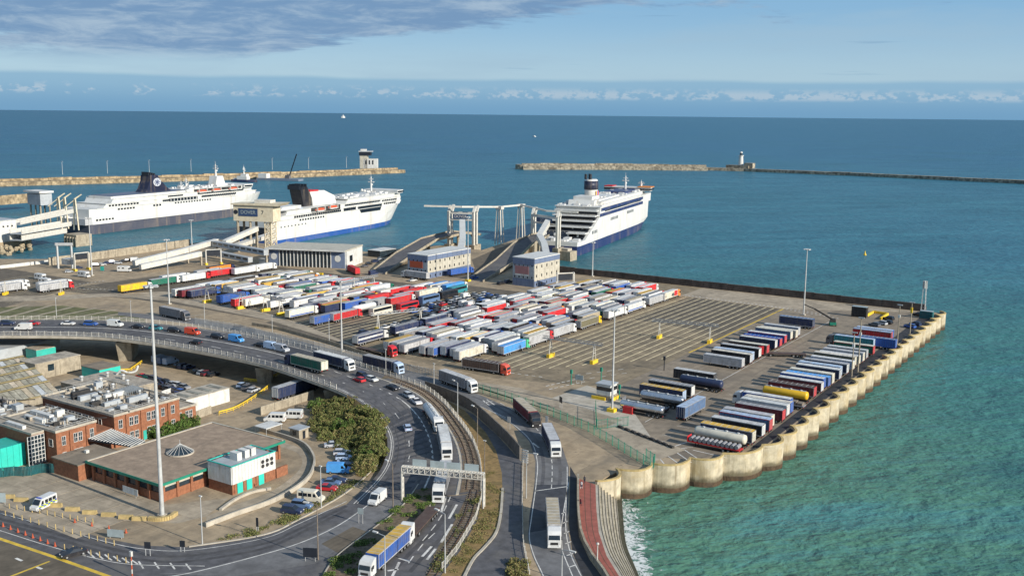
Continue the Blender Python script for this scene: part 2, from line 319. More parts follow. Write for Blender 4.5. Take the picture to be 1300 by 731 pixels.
# ================================================================ SETTING
SEA = -6.
def sea_material():
    m = bpy.data.materials.new('sea_water'); m.use_nodes = True; t = m.node_tree; b = t.nodes['Principled BSDF']; MATS['sea_water'] = m
    g = N(t, 'ShaderNodeNewGeometry'); pos = g.outputs['Position']
    sx = N(t, 'ShaderNodeSeparateXYZ'); t.links.new(pos, sx.inputs[0])
    # depth: shallow green water in the lee of the quay corner, deep blue outside the breakwaters
    dv = N(t, 'ShaderNodeVectorMath', operation='DISTANCE'); t.links.new(pos, dv.inputs[0]); dv.inputs[1].default_value = (-90, 170, -6)
    d = math_(t, 'ADD', dv.outputs['Value'], math_(t, 'MULTIPLY', math_(t, 'SUBTRACT', noise(t, pos, .012, 4, .6), .5), 160))
    c = mixc(t, mrange(t, d, 20, 210), (.085, .195, .130), (.045, .160, .140))
    c = mixc(t, mrange(t, d, 190, 560), c, (.030, .130, .186))
    c = mixc(t, mrange(t, d, 700, 2600), c, (.018, .100, .190))
    patch = noise(t, pos, .0035, 5, .6)
    c = mixc(t, math_(t, 'MULTIPLY', mrange(t, patch, .4, .72), .45), c, (.014, .096, .122))
    t.links.new(c, b.inputs['Base Color'])
    m0 = N(t, 'ShaderNodeMapping'); m0.inputs['Rotation'].default_value = (0, 0, radians(-45)); t.links.new(pos, m0.inputs['Vector'])
    mp_ = N(t, 'ShaderNodeMapping'); mp_.inputs['Scale'].default_value = (.68, 1, 1); t.links.new(m0.outputs[0], mp_.inputs['Vector'])
    wv = mp_.outputs[0]
    # three trains of waves: long swell, wind waves, ripples
    h = math_(t, 'ADD', math_(t, 'MULTIPLY', noise(t, wv, .17, 3, .55, .2), 2.6), math_(t, 'ADD', math_(t, 'MULTIPLY', noise(t, wv, .52, 3, .6, .3), 1.05), math_(t, 'MULTIPLY', noise(t, wv, .03, 3, .55, .2), 5.0)))
    bp = N(t, 'ShaderNodeBump'); bp.inputs['Strength'].default_value = .58; bp.inputs['Distance'].default_value = 1.2; t.links.new(h, bp.inputs['Height'])
    t.links.new(bp.outputs[0], b.inputs['Normal'])
    b.inputs['Roughness'].default_value = .34; b.inputs['IOR'].default_value = 1.33; b.inputs['Specular IOR Level'].default_value = .13
    # broken whitecaps and wind streaks; light and dark of ripples mixed into the colour
    st = noise(t, wv, .62, 5, .6, .15)
    cr = mrange(t, math_(t, 'ADD', noise(t, wv, .30, 6, .7, .5), math_(t, 'MULTIPLY', math_(t, 'SUBTRACT', noise(t, pos, .004, 3, .6), .5), .22)), .735, .79)
    c = mixc(t, math_(t, 'MULTIPLY', mrange(t, st, .48, .66), .30), c, (.085, .27, .265))
    c = mixc(t, math_(t, 'MULTIPLY', mrange(t, st, .5, .34), .16), c, (.016, .095, .105))
    m2 = N(t, 'ShaderNodeMapping'); m2.inputs['Scale'].default_value = (.22, 1, 1); t.links.new(m0.outputs[0], m2.inputs['Vector'])
    s2_ = noise(t, m2.outputs[0], .03, 7, .68, .4)
    c = mixc(t, math_(t, 'MULTIPLY', mrange(t, s2_, .50, .66), .42), c, (.055, .215, .270))
    c = mixc(t, math_(t, 'MULTIPLY', mrange(t, s2_, .49, .36), .38), c, (.010, .075, .105))
    c = mixc(t, math_(t, 'MULTIPLY', cr, .6), c, (.45, .50, .50))
    t.links.new(c, b.inputs['Base Color'])
sea_material()
MB().face([(-160000, -60000, SEA), (160000, -60000, SEA), (160000, 160000, SEA), (-160000, 160000, SEA)]).build('sea', 'sea_water', kind='structure')
mat('quay_ground', (.365, .280, .180), .95, var=.25, vscale=.3, dirt=.7, dirtcol=(.185, .155, .115), vscale2=.05, bump=.15, track=(.25, .04, .35, (.17, .14, .10), .3), joints=(12., 9., .05))

CUSP_NEAR = [P(783, 599), P(828, 592), P(876, 585), P(918, 579), (-79.2, 233.5)]
QX = -78.6
CUSPS = CUSP_NEAR + [(QX, 233.5 + (446.5 - 233.5) * i / 22) for i in range(1, 23)]
PROM_OUT = [P(756, 615), P(757, 645), P(760, 675), P(770, 705), P(786, 731), P(806, 770), P(835, 830)]
PROM_IN = [P(734, 607), P(734, 645), P(738, 681), P(752, 709), P(768, 731), P(790, 770), P(822, 830)]
land = [(30, -80), PROM_OUT[-1]] + PROM_OUT[-2::-1] + [P(768, 606)] + CUSPS + \
       [(-264, 447), (-296, 450), (-322, 505), (-343, 545), (-351, 600), (-371, 602), (-357, 543), (-345, 492), (-352, 491), (-362, 503), (-375, 503), (-386, 470), (-393, 445),
        (-430, 440), (-505, 430), (-505, 322), (-530, 303), (-600, 300), (-597, 352), (-616, 372), (-700, 390), (-1000, 420), (-1000, -80)]
MB().prism(land, -9, 0).build('quay_ground', 'quay_ground', kind='structure')

def sheet(name, poly, z, m, kind='structure', parent=None, label=None):
    if len(poly[0]) == 2: return MB().face([(p[0], p[1], z) for p in poly]).build(name, m, parent, kind=kind, label=label)
    return MB().face(poly).build(name, m, parent, kind=kind, label=label)
def PP(lst, z=0.): return [P(a, b, z) for a, b in lst]
def strip(pts, w, z, mb, m=0, side=0.):
    """flat painted line of width w along 2D/3D points"""
    n = len(pts); L = []; Rr = []
    for i, p in enumerate(pts):
        a = Vector(pts[max(i - 1, 0)][:2]); b = Vector(pts[min(i + 1, n - 1)][:2]); d = (b - a).normalized(); nn = Vector((-d.y, d.x))
        q = Vector(p[:2]) + nn * side; zz = (p[2] if len(p) > 2 else 0) + z
        L.append((*(q + nn * w / 2), zz)); Rr.append((*(q - nn * w / 2), zz))
    for i in range(n - 1): mb.face([Rr[i], Rr[i + 1], L[i + 1], L[i]], m)
    return mb
def along(pts, step, start=0.):
    """points and tangents every step metres along a polyline (2D or 3D)"""
    out = []; acc = start; pos = 0.
    for a, b in zip(pts, pts[1:]):
        a3 = Vector((*a[:2], a[2] if len(a) > 2 else 0)); b3 = Vector((*b[:2], b[2] if len(b) > 2 else 0)); l = (b3 - a3).length
        while acc <= pos + l + 1e-6:
            out.append((a3.lerp(b3, (acc - pos) / l), (b3 - a3).normalized())); acc += step
        pos += l
    return out
def dashes(pts, on, off, w, z, mb, m=0):
    s = along(pts, on + off)
    for (p, d), (q, _) in zip(s, s[1:]):
        e = p + (q - p) * (on / (on + off)); strip([p, e], w, z, mb, m)
    return mb
def smooth_line(pts, k=6):
    out = []; n = len(pts)
    for i in range(n - 1):
        p0, p1, p2, p3 = (Vector(pts[max(i - 1, 0)]), Vector(pts[i]), Vector(pts[i + 1]), Vector(pts[min(i + 2, n - 1)]))
        for j in range(k):
            t = j / k
            out.append(tuple(.5 * ((2 * p1) + (p2 - p0) * t + (2 * p0 - 5 * p1 + 4 * p2 - p3) * t * t + (3 * p1 - p0 - 3 * p2 + p3) * t ** 3)))
    out.append(tuple(pts[-1])); return out

# ---- surfaces of the lots
sheet('freight_lot', [(-135, 262), (-135, 415), (-184, 418), (-184, 444), (-238, 444), (-238, 256), (-170, 250)], .004, 'lot_asphalt')
sheet('lane_block', [(-136.5, 353), (-136.5, 414), (-178, 418), (-178, 358)], .008, 'lot_dark')
sheet('car_lanes', [(-238.2, 254), (-238.2, 384), (-290, 384), (-290, 268)], .004, 'lot_dark')
sheet('west_freight_lot', [(-290.2, 271), (-290.2, 372), (-412, 372), (-420, 262), (-352, 272)], .004, 'lot_dark')
sheet('far_west_lot', [(-398, 226), (-425, 285), (-500, 285), (-500, 226)], .006, 'lot_dark')
sheet('trailer_lot', [(-135, 415), (-84.5, 443), (-81.7, 441), (-81.7, 231), (-85.5, 222), (-90.5, 214.5), (-100, 212), (-112, 222), (-135, 262)], .006, 'yard_asphalt')
sheet('quay_apron', [(-81.6, 231), (-79.3, 234), (-79.1, 441), (-83.5, 441)], .010, 'new_tar')
sheet('wall_apron', [(-84.6, 443.2), (-135, 415.6), (-184, 419), (-184, 444.4), (-84.6, 444.4)], .009, 'concrete_yard')
for a, b, k in zip(CUSPS[4:], CUSPS[5:], range(99)):
    mx, my = (a[0] + b[0]) / 2, (a[1] + b[1]) / 2
    arc = [(QX - .05 + 2.6 * sin(pi * j / 10) ** .8, b[1] + (a[1] - b[1]) * j / 10) for j in range(11)]
    if k == 0: cellfill = MB()
    cellfill.face([(p[0], p[1], .008) for p in arc])
cellfill.build('cell_fill', 'new_tar', kind='structure')  # near-black crescents: tar floor and the coping's shade in one colour

# ---- lane markings
mk = MB()
for i in range(13):
    x = -139 - 3.45 * i
    strip([(x, max(264, 264 + (x + 168) * 1.35)), (x, 414.5 + (-136 - x) * .07)], .5, .014, mk)
for i in range(14):
    x = -187 - 3.5 * i; strip([(x, 257), (x, 428)], .2, .014, mk)
for i in range(12):
    x = -240 - 3.5 * i; strip([(x, 262 - (x + 240) * .28), (x, 372)], .5, .014, mk)
for i in range(24):
    x = -283 - 3.5 * i; strip([(x, 276), (x, 362)], .25, .014, mk)
for i in range(18): strip([(-404 - 3.6 * i, 232 + i * .6), (-404 - 3.6 * i, 280)], .25, .014, mk)
mk.build('lane_markings', 'line_cream', kind='structure')
mk = MB(); strip([(-135.2, 317), (-135.2, 415.5)], .7, .018, mk); mk.build('lot_edge_line', 'line_yellow', kind='structure')
mk = MB()
dashes([(-130, 417.5), (-184, 421.5)], .9, .9, .7, .018, mk); dashes([(-136, 416), (-108, 408)], .9, 1.1, .6, .018, mk); dashes([(-133, 418), (-112, 412)], .9, 1.1, .6, .018, mk)
strip([(-112.3, 236), (-111.3, 402)], .22, .014, mk)
for i in range(36): strip([(-104, 224 + 4.6 * i), (-100.5, 224 + 4.6 * i)], .12, .014, mk)
dashes([P(693, 490), P(745, 478)], 1.4, .8, .4, .018, mk); dashes([P(697, 494), P(748, 483)], 1.4, .8, .4, .018, mk); dashes([P(640, 472), P(700, 480)], 1.2, 1.2, .4, .018, mk)
dashes([P(730, 476), P(810, 466)], 2, 2, .3, .018, mk); dashes([P(735, 482), P(812, 471)], 2, 2, .3, .018, mk)
dashes([P(85, 363), P(135, 356)], 1.0, 1.0, .6, .018, mk); dashes([P(95, 366), P(150, 368)], 1., 1., .6, .018, mk)
mk.build('traffic_markings', 'line_white', kind='structure')
# hatched bays at the quay corner
mk = MB()
for a, b in (((880, 571), (923, 581)), ((868, 570), (892, 586)), ((850, 568), (878, 587)), ((836, 570), (864, 590)), ((832, 575), (846, 592)), ((826, 574), (880, 567)), ((851, 568), (872, 561))):
    strip(PP([a, b]), .28, .018, mk)
mk.build('corner_bay_markings', 'line_white', kind='structure')
# pale concrete service road and kerbs beside the lots
sheet('service_road', PP([(-30, 385), (0, 383), (70, 381), (140, 376), (215, 382), (300, 398), (340, 406), (400, 424), (520, 463), (640, 502), (760, 540), (800, 534), (700, 505), (660, 492), (560, 478), (470, 446), (380, 410), (310, 389), (210, 370), (150, 372), (60, 375), (-30, 377)]), .020, 'concrete_yard')
sheet('checkpoint_slab', PP([(701, 505), (790, 533), (762, 545), (830, 560), (826, 556), (790, 497), (745, 486)][:4] + [(792, 505), (745, 489)]), .024, 'concrete_pale')
sheet('derelict_lanes', PP([(-40, 391), (80, 388), (180, 399), (186, 411), (-40, 409)]), .012, 'moss_strip')
mk = MB()
for i in range(9): strip(PP([(-40 + i * 26, 409), (38 + i * 28, 386 + i * 1.6)]), 1.6, .02, mk)
mk.build('derelict_lane_islands', 'concrete_yard', kind='structure')

# ---- the looping approach road that descends from the viaduct
NEAR = [(-70, 427, 8), (0, 426, 8), (100, 427, 8), (167, 432, 8), (254, 446, 7.5), (330, 462, 6.8), (390, 481, 5.8), (441, 501, 4.6), (470, 522, 3.4), (487, 545, 2.4), (492, 565, 1.6), (486, 590, .9), (470, 612, .4), (440, 640, .03)]
FAR = [(-70, 407, 8), (0, 406, 8), (110, 406, 8), (190, 410, 8), (263, 418, 7.5), (342, 432, 6.8), (403, 447, 5.8), (470, 469, 4.6), (532, 490, 3.4), (560, 508, 2.4), (580, 530, 1.6), (600, 558, .9), (611, 590, .4), (612, 625, .03)]
NEAR3 = smooth_line([PZ(*p) for p in NEAR], 4); FAR3 = smooth_line([PZ(*p) for p in FAR], 4)
NR = len(NEAR3)
def RB(i, f, dz=0.):
    i = max(0, min(NR - 1.001, i * 4.)); k = int(i); u = i - k
    a = Vector(NEAR3[k]).lerp(Vector(NEAR3[k + 1]), u); b = Vector(FAR3[k]).lerp(Vector(FAR3[k + 1]), u)
    p = a.lerp(b, f); p.z += dz; return p
VI = 7 * 4        # the deck stands on piers up to here, on an embankment beyond
road = thing('approach_road', 'grey two carriageway approach road curving down off the concrete viaduct', 'road', (0, 0, 0))
road['kind'] = 'structure'; del road['category']
vi = thing('viaduct', 'curved concrete viaduct with white railing carrying queueing cars over the yard', 'viaduct')
secs = []
for k in range(VI + 1):
    a, b = Vector(NEAR3[k]), Vector(FAR3[k]); d = (b - a).normalized()
    secs.append([a + Vector((0, 0, -.02)), b + Vector((0, 0, -.02)), b + Vector((0, 0, -.8)), b - d * 2.5 + Vector((0, 0, -1.6)), a + d * 2.5 + Vector((0, 0, -1.6)), a + Vector((0, 0, -.8))])
MB().loft(secs).build('deck', 'concrete_wall', vi)
m = MB()
for k in range(NR - 1): m.face([NEAR3[k], NEAR3[k + 1], FAR3[k + 1], FAR3[k]])
m.build('carriageway', 'road_asphalt', road)
m = MB()
for k in range(VI, NR - 1):
    a, b, c, d = (Vector(q) for q in (NEAR3[k], NEAR3[k + 1], FAR3[k], FAR3[k + 1]))
    def foot(p, o): n_ = (p - o); n_.z = 0; n_.normalize(); return Vector((p.x, p.y, -.05)) + n_ * max(0.05, p.z * 1.2)
    fa, fb, fc, fd = foot(a, c), foot(b, d), foot(c, a), foot(d, b)
    m.face([a, fa, fb, b]); m.face([c, d, fd, fc])
m.build('embankment', 'verge', road)
# fascia band and piers
m = MB()
for k in range(VI):
    a, b = Vector(NEAR3[k]), Vector(NEAR3[k + 1]); n_ = (a - Vector(FAR3[k])).normalized() * .35
    m.hexa([a + n_ * .05 + Vector((0, 0, -.75)), b + n_ * .05 + Vector((0, 0, -.75)), b + n_ + Vector((0, 0, -.75)), a + n_ + Vector((0, 0, -.75)), a + n_ * .05 + Vector((0, 0, .12)), b + n_ * .05 + Vector((0, 0, .12)), b + n_ + Vector((0, 0, .12)), a + n_ + Vector((0, 0, .12))])
m.build('parapet_beam', 'concrete_pale', vi)
for i, dz in ((.35, 0), (2.82, 0), (5.05, 0), (6.55, 0)):
    c = RB(i, .5); a = RB(i, .2); b = RB(i, .8); d = (b - a).normalized(); n_ = Vector((-d.y, d.x, 0)).normalized(); zt = c.z - 1.5
    a2 = RB(i, .04); b2 = RB(i, .55); w = 2.0; d.z = 0; d.normalize()
    lo = [a2 + d * 2.5 - n_ * w, b2 - d * 1.5 - n_ * w, b2 - d * 1.5 + n_ * w, a2 + d * 2.5 + n_ * w]; hi = [a2 + d * .6 - n_ * w * 1.2, b2 - n_ * w * 1.2, b2 + n_ * w * 1.2, a2 + d * .6 + n_ * w * 1.2]
    MB().hexa([(p.x, p.y, -.1) for p in lo] + [(p.x, p.y, zt) for p in hi]).build('pier', 'concrete_wall', vi)
# markings on the loop
mk = MB()
def rline(f, i0, i1, n=60): return [RB(i0 + (i1 - i0) * j / n, f) for j in range(n + 1)]
strip(rline(.05, 0, 13), .2, .012, mk); strip(rline(.53, 0, 12.8), .4, .012, mk); strip(rline(.80, 7, 13), .25, .012, mk); strip(rline(.96, 0, 7), .2, .012, mk)
dashes(rline(.28, 0, 12.5, 140), 4, 5.5, .26, .012, mk); dashes(rline(.73, 0, 6.8, 90), 2, 7, .15, .012, mk)
strip(rline(.075, 6.5, 13), .12, .012, mk)
mk.build('loop_road_markings', 'line_white', kind='structure')
for (i0, i1, f0, f1) in ((8.6, 11.2, .10, .50), (5.2, 6.6, .56, .92), (11.6, 12.9, .15, .42), (2.0, 3.4, .10, .26), (9.2, 10.4, .56, .78)):
    m = MB()
    for j in range(16):
        a, b = i0 + (i1 - i0) * j / 16, i0 + (i1 - i0) * (j + 1) / 16; m.face([RB(a, f0, .005), RB(b, f0, .005), RB(b, f1, .005), RB(a, f1, .005)])
    m.build('resurfaced_patch', 'patch_tar', kind='structure')
m = MB()
for f in (.13, .22, .34, .45, .60, .71): strip(rline(f, 0, 12.9, 90), .75, .004, m)
m.build('wheel_tracks', 'wheel_track', kind='structure')
m = MB()
for j in range(60):
    i0 = 7.3 + 5.6 * j / 60; i1 = 7.3 + 5.6 * (j + 1) / 60
    m.face([RB(i0, .83, .008), RB(i1, .83, .008), RB(i1, .985, .008), RB(i0, .985, .008)])
m.build('track_bed', 'ballast', kind='structure')
m = MB()
for j in range(22):
    i0 = 7.2 + 5.8 * j / 22; i1 = 7.2 + 5.8 * (j + 1) / 22
    m.hexa([RB(i0, .802, -.02), RB(i1, .802, -.02), RB(i1, .822, -.02), RB(i0, .822, -.02), RB(i0, .802, .13), RB(i1, .802, .13), RB(i1, .822, .13), RB(i0, .822, .13)])
m.build('loop_kerb', 'concrete_pale', kind='structure')

# ---- lower roads in the foreground
sheet('lower_road', PP([(612, 626), (611, 660), (592, 700), (560, 732), (520, 800), (-120, 800), (-120, 614), (0, 647), (60, 663), (130, 682), (180, 692), (240, 694), (334, 679), (380, 659), (440, 640)]), .006, 'road_asphalt')
sheet('worn_lane', PP([(500, 617), (432, 664), (380, 688), (320, 706), (240, 726), (200, 728), (300, 731), (400, 715), (455, 680), (512, 640)]), .010, 'road_worn')
sheet('freight_road', PP([(688, 731), (676, 705), (670, 681), (673, 655), (679, 611), (680, 585), (672, 560), (650, 538), (620, 520), (590, 508), (545, 492), (500, 477), (440, 459), (380, 443), (300, 424), (240, 411), (150, 400), (150, 396), (240, 403), (330, 419), (420, 443), (500, 465), (560, 482), (600, 497), (650, 519), (686, 540), (714, 568), (722, 592), (722, 615), (720, 665), (726, 701), (740, 731), (770, 790), (715, 790)]), .028, 'road_worn')
sheet('gutter_strip', PP([(724, 592), (732, 605), (732, 645), (735, 681), (748, 709), (764, 731), (786, 770), (760, 770), (740, 731), (727, 701), (722, 665), (723.5, 615)]), .018, 'new_tar')
mk = MB()
strip(smooth_line(PP([(714, 790), (690, 731), (678, 705), (672, 681), (675, 655), (681, 611), (682, 585), (674, 560), (652, 539), (622, 521), (592, 509)])), .18, .034, mk)
strip(smooth_line(PP([(768, 790), (738, 731), (724, 701), (718, 665), (720, 615), (720, 592)])), .18, .034, mk)
dashes(smooth_line(PP([(700, 620), (701, 600), (700, 582), (692, 560), (676, 538), (655, 522), (628, 508)])), 2.5, 1.6, .2, .034, mk)
strip(PP([(722, 612), (717, 640), (712, 672), (714, 700), (727, 731)]), .2, .034, mk)
for py in (650, 662, 675, 688, 703, 718): strip(PP([(713 + (py - 650) * .12, py + 2), (719 + (py - 650) * .16, py - 1)]), .3, .034, mk)
strip(PP([(679, 623), (722, 617)]), .3, .034, mk)
for (a, b, c) in (((613, 508), (622, 515), .3), ((618, 507), (628, 514), .3), ((614, 511), (626, 509), .3), ((628, 523), (642, 530), .25), ((676, 562), (684, 568), .5)): strip(PP([a, b]), c, .034, mk)
mk.build('freight_road_markings', 'line_white', kind='structure')
mk = MB()
strip(smooth_line(PP([(-60, 634), (0, 651), (60, 667), (130, 686), (180, 696), (240, 698), (334, 683), (380, 664), (440, 636)])), .18, .014, mk)
strip(smooth_line(PP([(500, 616), (480, 631), (432, 665), (380, 689), (320, 707), (240, 727), (180, 736)])), .25, .016, mk)
strip(smooth_line(PP([(-60, 655), (0, 673), (60, 692), (120, 708), (170, 716), (260, 718)])), .18, .014, mk)
for i in range(7):
    px = 100 + i * 11; strip(PP([(px, 697 + i * 2.1), (px + 9, 706 + i * 1.6)]), .3, .014, mk)
for i in range(4): strip(PP([(176 + i * 20, 712 + i), (182 + i * 20, 721 + i * .5)]), .3, .014, mk)
dashes(smooth_line(PP([(552, 676), (537, 690), (520, 712), (505, 735)])), 3, 2.5, .22, .014, mk); dashes(smooth_line(PP([(572, 630), (560, 655), (545, 676), (528, 695)])), 3, 2, .22, .014, mk)
for (a, b) in (((580, 640), (570, 658)), ((574, 665), (560, 688)), ((548, 693), (536, 706)), ((506, 708), (520, 712)), ((498, 731), (507, 713)), ((492, 724), (506, 722)), ((566, 630), (560, 650)), ((553, 696), (542, 710))): strip(PP([a, b]), .5, .014, mk)
dashes(PP([(-20, 700), (40, 722)]), 2, 5, .5, .014, mk); dashes(PP([(20, 708), (75, 731)]), 2, 4, .5, .014, mk)
mk.build('lower_road_markings', 'line_white', kind='structure')
mk = MB(); strip(PP([(-60, 665), (0, 683.5), (70, 707), (140, 732), (180, 750)]), .8, .018, mk); strip(PP([(14, 731), (63, 712)]), .5, .018, mk); strip(PP([(-60, 770), (14, 731)]), .5, .018, mk)
mk.build('yellow_kerb_lines', 'line_yellow', kind='structure')
sheet('motorcycle_bay', PP([(-60, 668), (0, 686.5), (70, 710), (140, 735), (100, 790), (-100, 790)]), .012, 'lot_dark')
for (a, w, h, n_) in ((PP([(480, 590), (440, 625), (380, 659), (334, 679), (240, 694)]), .3, .14, 'inner_kerb'),):
    m = MB()
    pl = smooth_line(a)
    for p, q in zip(pl, pl[1:]): m.bar((*p, h / 2), (*q, h / 2), w, h + .1)
    m.build(n_, 'concrete_pale', kind='structure')

m = MB()
for pl in (PP([(-60, 641), (0, 658), (60, 674), (130, 693), (180, 703), (240, 705), (334, 690), (380, 671), (440, 642)]), PP([(-60, 646), (0, 663.5), (60, 680), (130, 700), (180, 710), (240, 712), (334, 696), (380, 677), (440, 647)]), PP([(590, 640), (575, 668), (548, 694), (520, 726)]), PP([(572, 640), (556, 668), (528, 694), (500, 724)])):
    strip(smooth_line(pl), .9, .011, m)
m.build('lower_wheel_tracks', 'wheel_track', kind='structure')
m = MB()
for pl in (PP([(690, 650), (688, 620), (690, 590), (683, 562), (662, 537), (632, 517), (600, 503)]), PP([(710, 650), (710, 620), (711, 592), (704, 566), (682, 541), (652, 522), (618, 507)])): strip(smooth_line(pl), .8, .031, m)
m.build('freight_wheel_tracks', 'road_asphalt', kind='structure')
sheet('freight_road_patch', PP([(672, 655), (679, 615), (722, 615), (720, 650), (718, 668), (671, 676)]), .0315, 'patch_tar')
# planted median between the two carriageways
med = PP([(538, 604), (513, 640), (470, 674), (428, 706), (408, 735), (452, 735), (514, 686), (546, 642), (552, 612)])
MB().prism(med, -.05, .16).build('planted_median', 'ballast', kind='structure')
kb = MB()
pl = smooth_line([(*p, .1) for p in med[:5]], 4)
for p, q in zip(pl, pl[1:]): kb.bar(p, q, .25, .3)
pl = smooth_line([(*p, .1) for p in med[5:]] , 4)
for p, q in zip(pl, pl[1:]): kb.bar(p, q, .25, .3)
kb.build('median_kerb', 'concrete_pale', kind='structure')
sheet('median_paving', PP([(470, 676), (432, 703), (408, 690), (448, 668)]), .016, 'lot_dark')
# old quay railway: sleepers and rails between the carriageway and the white railing
sheet('rail_strip', PP([(594, 626), (611, 626), (611, 640), (603, 661), (581, 698), (558, 726), (538, 735), (556, 694), (578, 660), (592, 630)]), .012, 'ballast')
rl = smooth_line(PP([(602, 622), (598, 640), (590, 663), (570, 695), (548, 731)]), 6)
ra = [tuple(RB(7.6 + 5.2 * j / 40, .905)[:]) for j in range(41)]
track = thing('railway_track', 'rusty disused railway track between the freight lane and white railing', 'railway track')
for off in (-.75, .75):
    m = MB()
    for pl in (ra, [(*p, 0) for p in rl]):
        for p, q in zip(pl, pl[1:]):
            d = Vector((q[0] - p[0], q[1] - p[1], 0)).normalized(); n_ = Vector((-d.y, d.x, 0)) * off
            m.bar(Vector(p) + n_ + Vector((0, 0, .16)), Vector(q) + n_ + Vector((0, 0, .16)), .09, .15)
    m.build('rail', 'rust', track)
slm = MB().box(-1.3, 1.3, -.14, .14, 0.01, .12).mesh('sleeper', 'timber')
for pl in (ra, [(*p, 0) for p in rl]):
    for p, d in along(pl, 1.05): link('sleeper', slm, track, loc=(p.x, p.y, p.z + .01), rz=atan2(d.y, d.x) - pi / 2)
# brown verge and lower lane
sheet('brown_verge', PP([(545, 496), (590, 521), (617, 549), (630, 572), (637, 600), (638, 625), (630, 673), (602, 705), (583, 735), (556, 735), (584, 699), (606, 660), (614, 625), (613, 592), (602, 561), (583, 533), (563, 511)]), .030, 'verge')
sheet('lower_lane', PP([(590, 521), (600, 525), (630, 551), (662, 586), (664, 640), (664, 690), (672, 735), (675, 790), (560, 790), (583, 735), (602, 705), (630, 673), (638, 625), (637, 600), (630, 572), (617, 549)]), .016, 'road_asphalt')
kb = MB(); pl = smooth_line(PP([(638, 620), (636, 650), (630, 676), (615, 695), (601, 710), (588, 735)]))
for p, q in zip(pl, pl[1:]): kb.bar((*p, .1), (*q, .1), .5, .3)
kb.build('verge_kerb', 'concrete_pale', kind='structure')

# ---- promenade, stepped revetment, foam
sheet('promenade', PROM_IN + PROM_OUT[::-1], .02, 'promenade')
mk = MB()
for f in (.38, .7): strip(smooth_line([(a[0] + (b[0] - a[0]) * f, a[1] + (b[1] - a[1]) * f) for a, b in zip(PROM_IN, PROM_OUT)]), .1, .026, mk)
for p, d in along(smooth_line(PROM_IN), 3.2): strip([p, p + Vector((d.y, -d.x, 0)) * 4.4], .06, .025, mk)
mk.build('promenade_joints', 'weed_stone', kind='structure')
WOUT = [P(788, 627, SEA), P(790, 655, SEA), P(794, 695, SEA), P(808, 731, SEA), P(826, 775, SEA), P(858, 845, SEA)]
pin = smooth_line(PROM_OUT[1:], 5); pin = smooth_line([PROM_OUT[0]] + PROM_OUT[1:], 4)
wo = smooth_line([P(786, 612, SEA)] + WOUT, 4)
rev = thing('stepped_revetment', 'weathered stone steps running down from the red promenade to the water', 'sea steps')
NS = 9
for s_ in range(NS):
    m = MB(); z1 = -.05 - (s_) * .62; f0, f1 = s_ / NS, (s_ + 1) / NS
    for k in range(len(pin) - 1):
        def q(i, f): return (pin[i][0] + (wo[i][0] - pin[i][0]) * f, pin[i][1] + (wo[i][1] - pin[i][1]) * f)
        a, b, c, d = q(k, f0), q(k + 1, f0), q(k + 1, f1 + .02), q(k, f1 + .02)
        m.hexa([(*a, z1 - 1.4), (*b, z1 - 1.4), (*c, z1 - 1.4), (*d, z1 - 1.4), (*a, z1), (*b, z1), (*c, z1), (*d, z1)])
    m.build('step', ('step_stone' if s_ % 2 else 'concrete_pale') if s_ < NS - 2 else 'weed_stone', rev)
    nz_ = MB(); strip([q(k, f1 - .012) for k in range(len(pin))], .16, z1 + .012, nz_); nz_.build('step_edge', 'weed_stone', rev)
def foam_material():
    m = bpy.data.materials.new('foam'); m.use_nodes = True; t = m.node_tree; b = t.nodes['Principled BSDF']; MATS['foam'] = m
    b.inputs['Base Color'].default_value = (.75, .78, .76, 1); b.inputs['Roughness'].default_value = .9
    g = N(t, 'ShaderNodeNewGeometry'); uv = N(t, 'ShaderNodeVertexColor', layer_name='fade')
    n1 = noise(t, g.outputs['Position'], .55, 7, .72, 1.2)
    a = math_(t, 'ADD', n1, math_(t, 'SUBTRACT', math_(t, 'MULTIPLY', uv.outputs['Color'], .42), .30))
    t.links.new(mrange(t, a, .50, .62, 0, .85), b.inputs['Alpha'])
foam_material()
def foam(name, rows, label):
    """rows: list of (points, strength) from shore outwards"""
    n = len(rows[0][0]); v = []; f = []; c = []
    for pts, s_ in rows:
        for i, p in enumerate(pts): v.append((p[0], p[1], SEA + .06)); c.append(s_ * (sin(pi * (i + .35) / (n - .3)) ** .5))
    for k in range(len(rows) - 1):
        for i in range(n - 1): f.append((k * n + i, k * n + i + 1, (k + 1) * n + i + 1, (k + 1) * n + i))
    me = bpy.data.meshes.new(name); me.from_pydata(v, [], f); me.materials.append(MATS['foam'])
    at = me.color_attributes.new('fade', 'FLOAT_COLOR', 'POINT')
    for i, s_ in enumerate(c): at.data[i].color = (s_, s_, s_, 1)
    return link(name, me, kind='stuff', label=label)
def offs(pts, d): return [(p[0] + d, p[1] + d * .15) for p in pts]
foam('foam', [(offs(wo, -1.2), 1.), (offs(wo, 1.4), .98), (offs(wo, 5), .66), (offs(wo, 9.5), .40), (offs(wo, 15), .18), (offs(wo, 21), 0.)], 'white surf breaking along the foot of the stone steps')

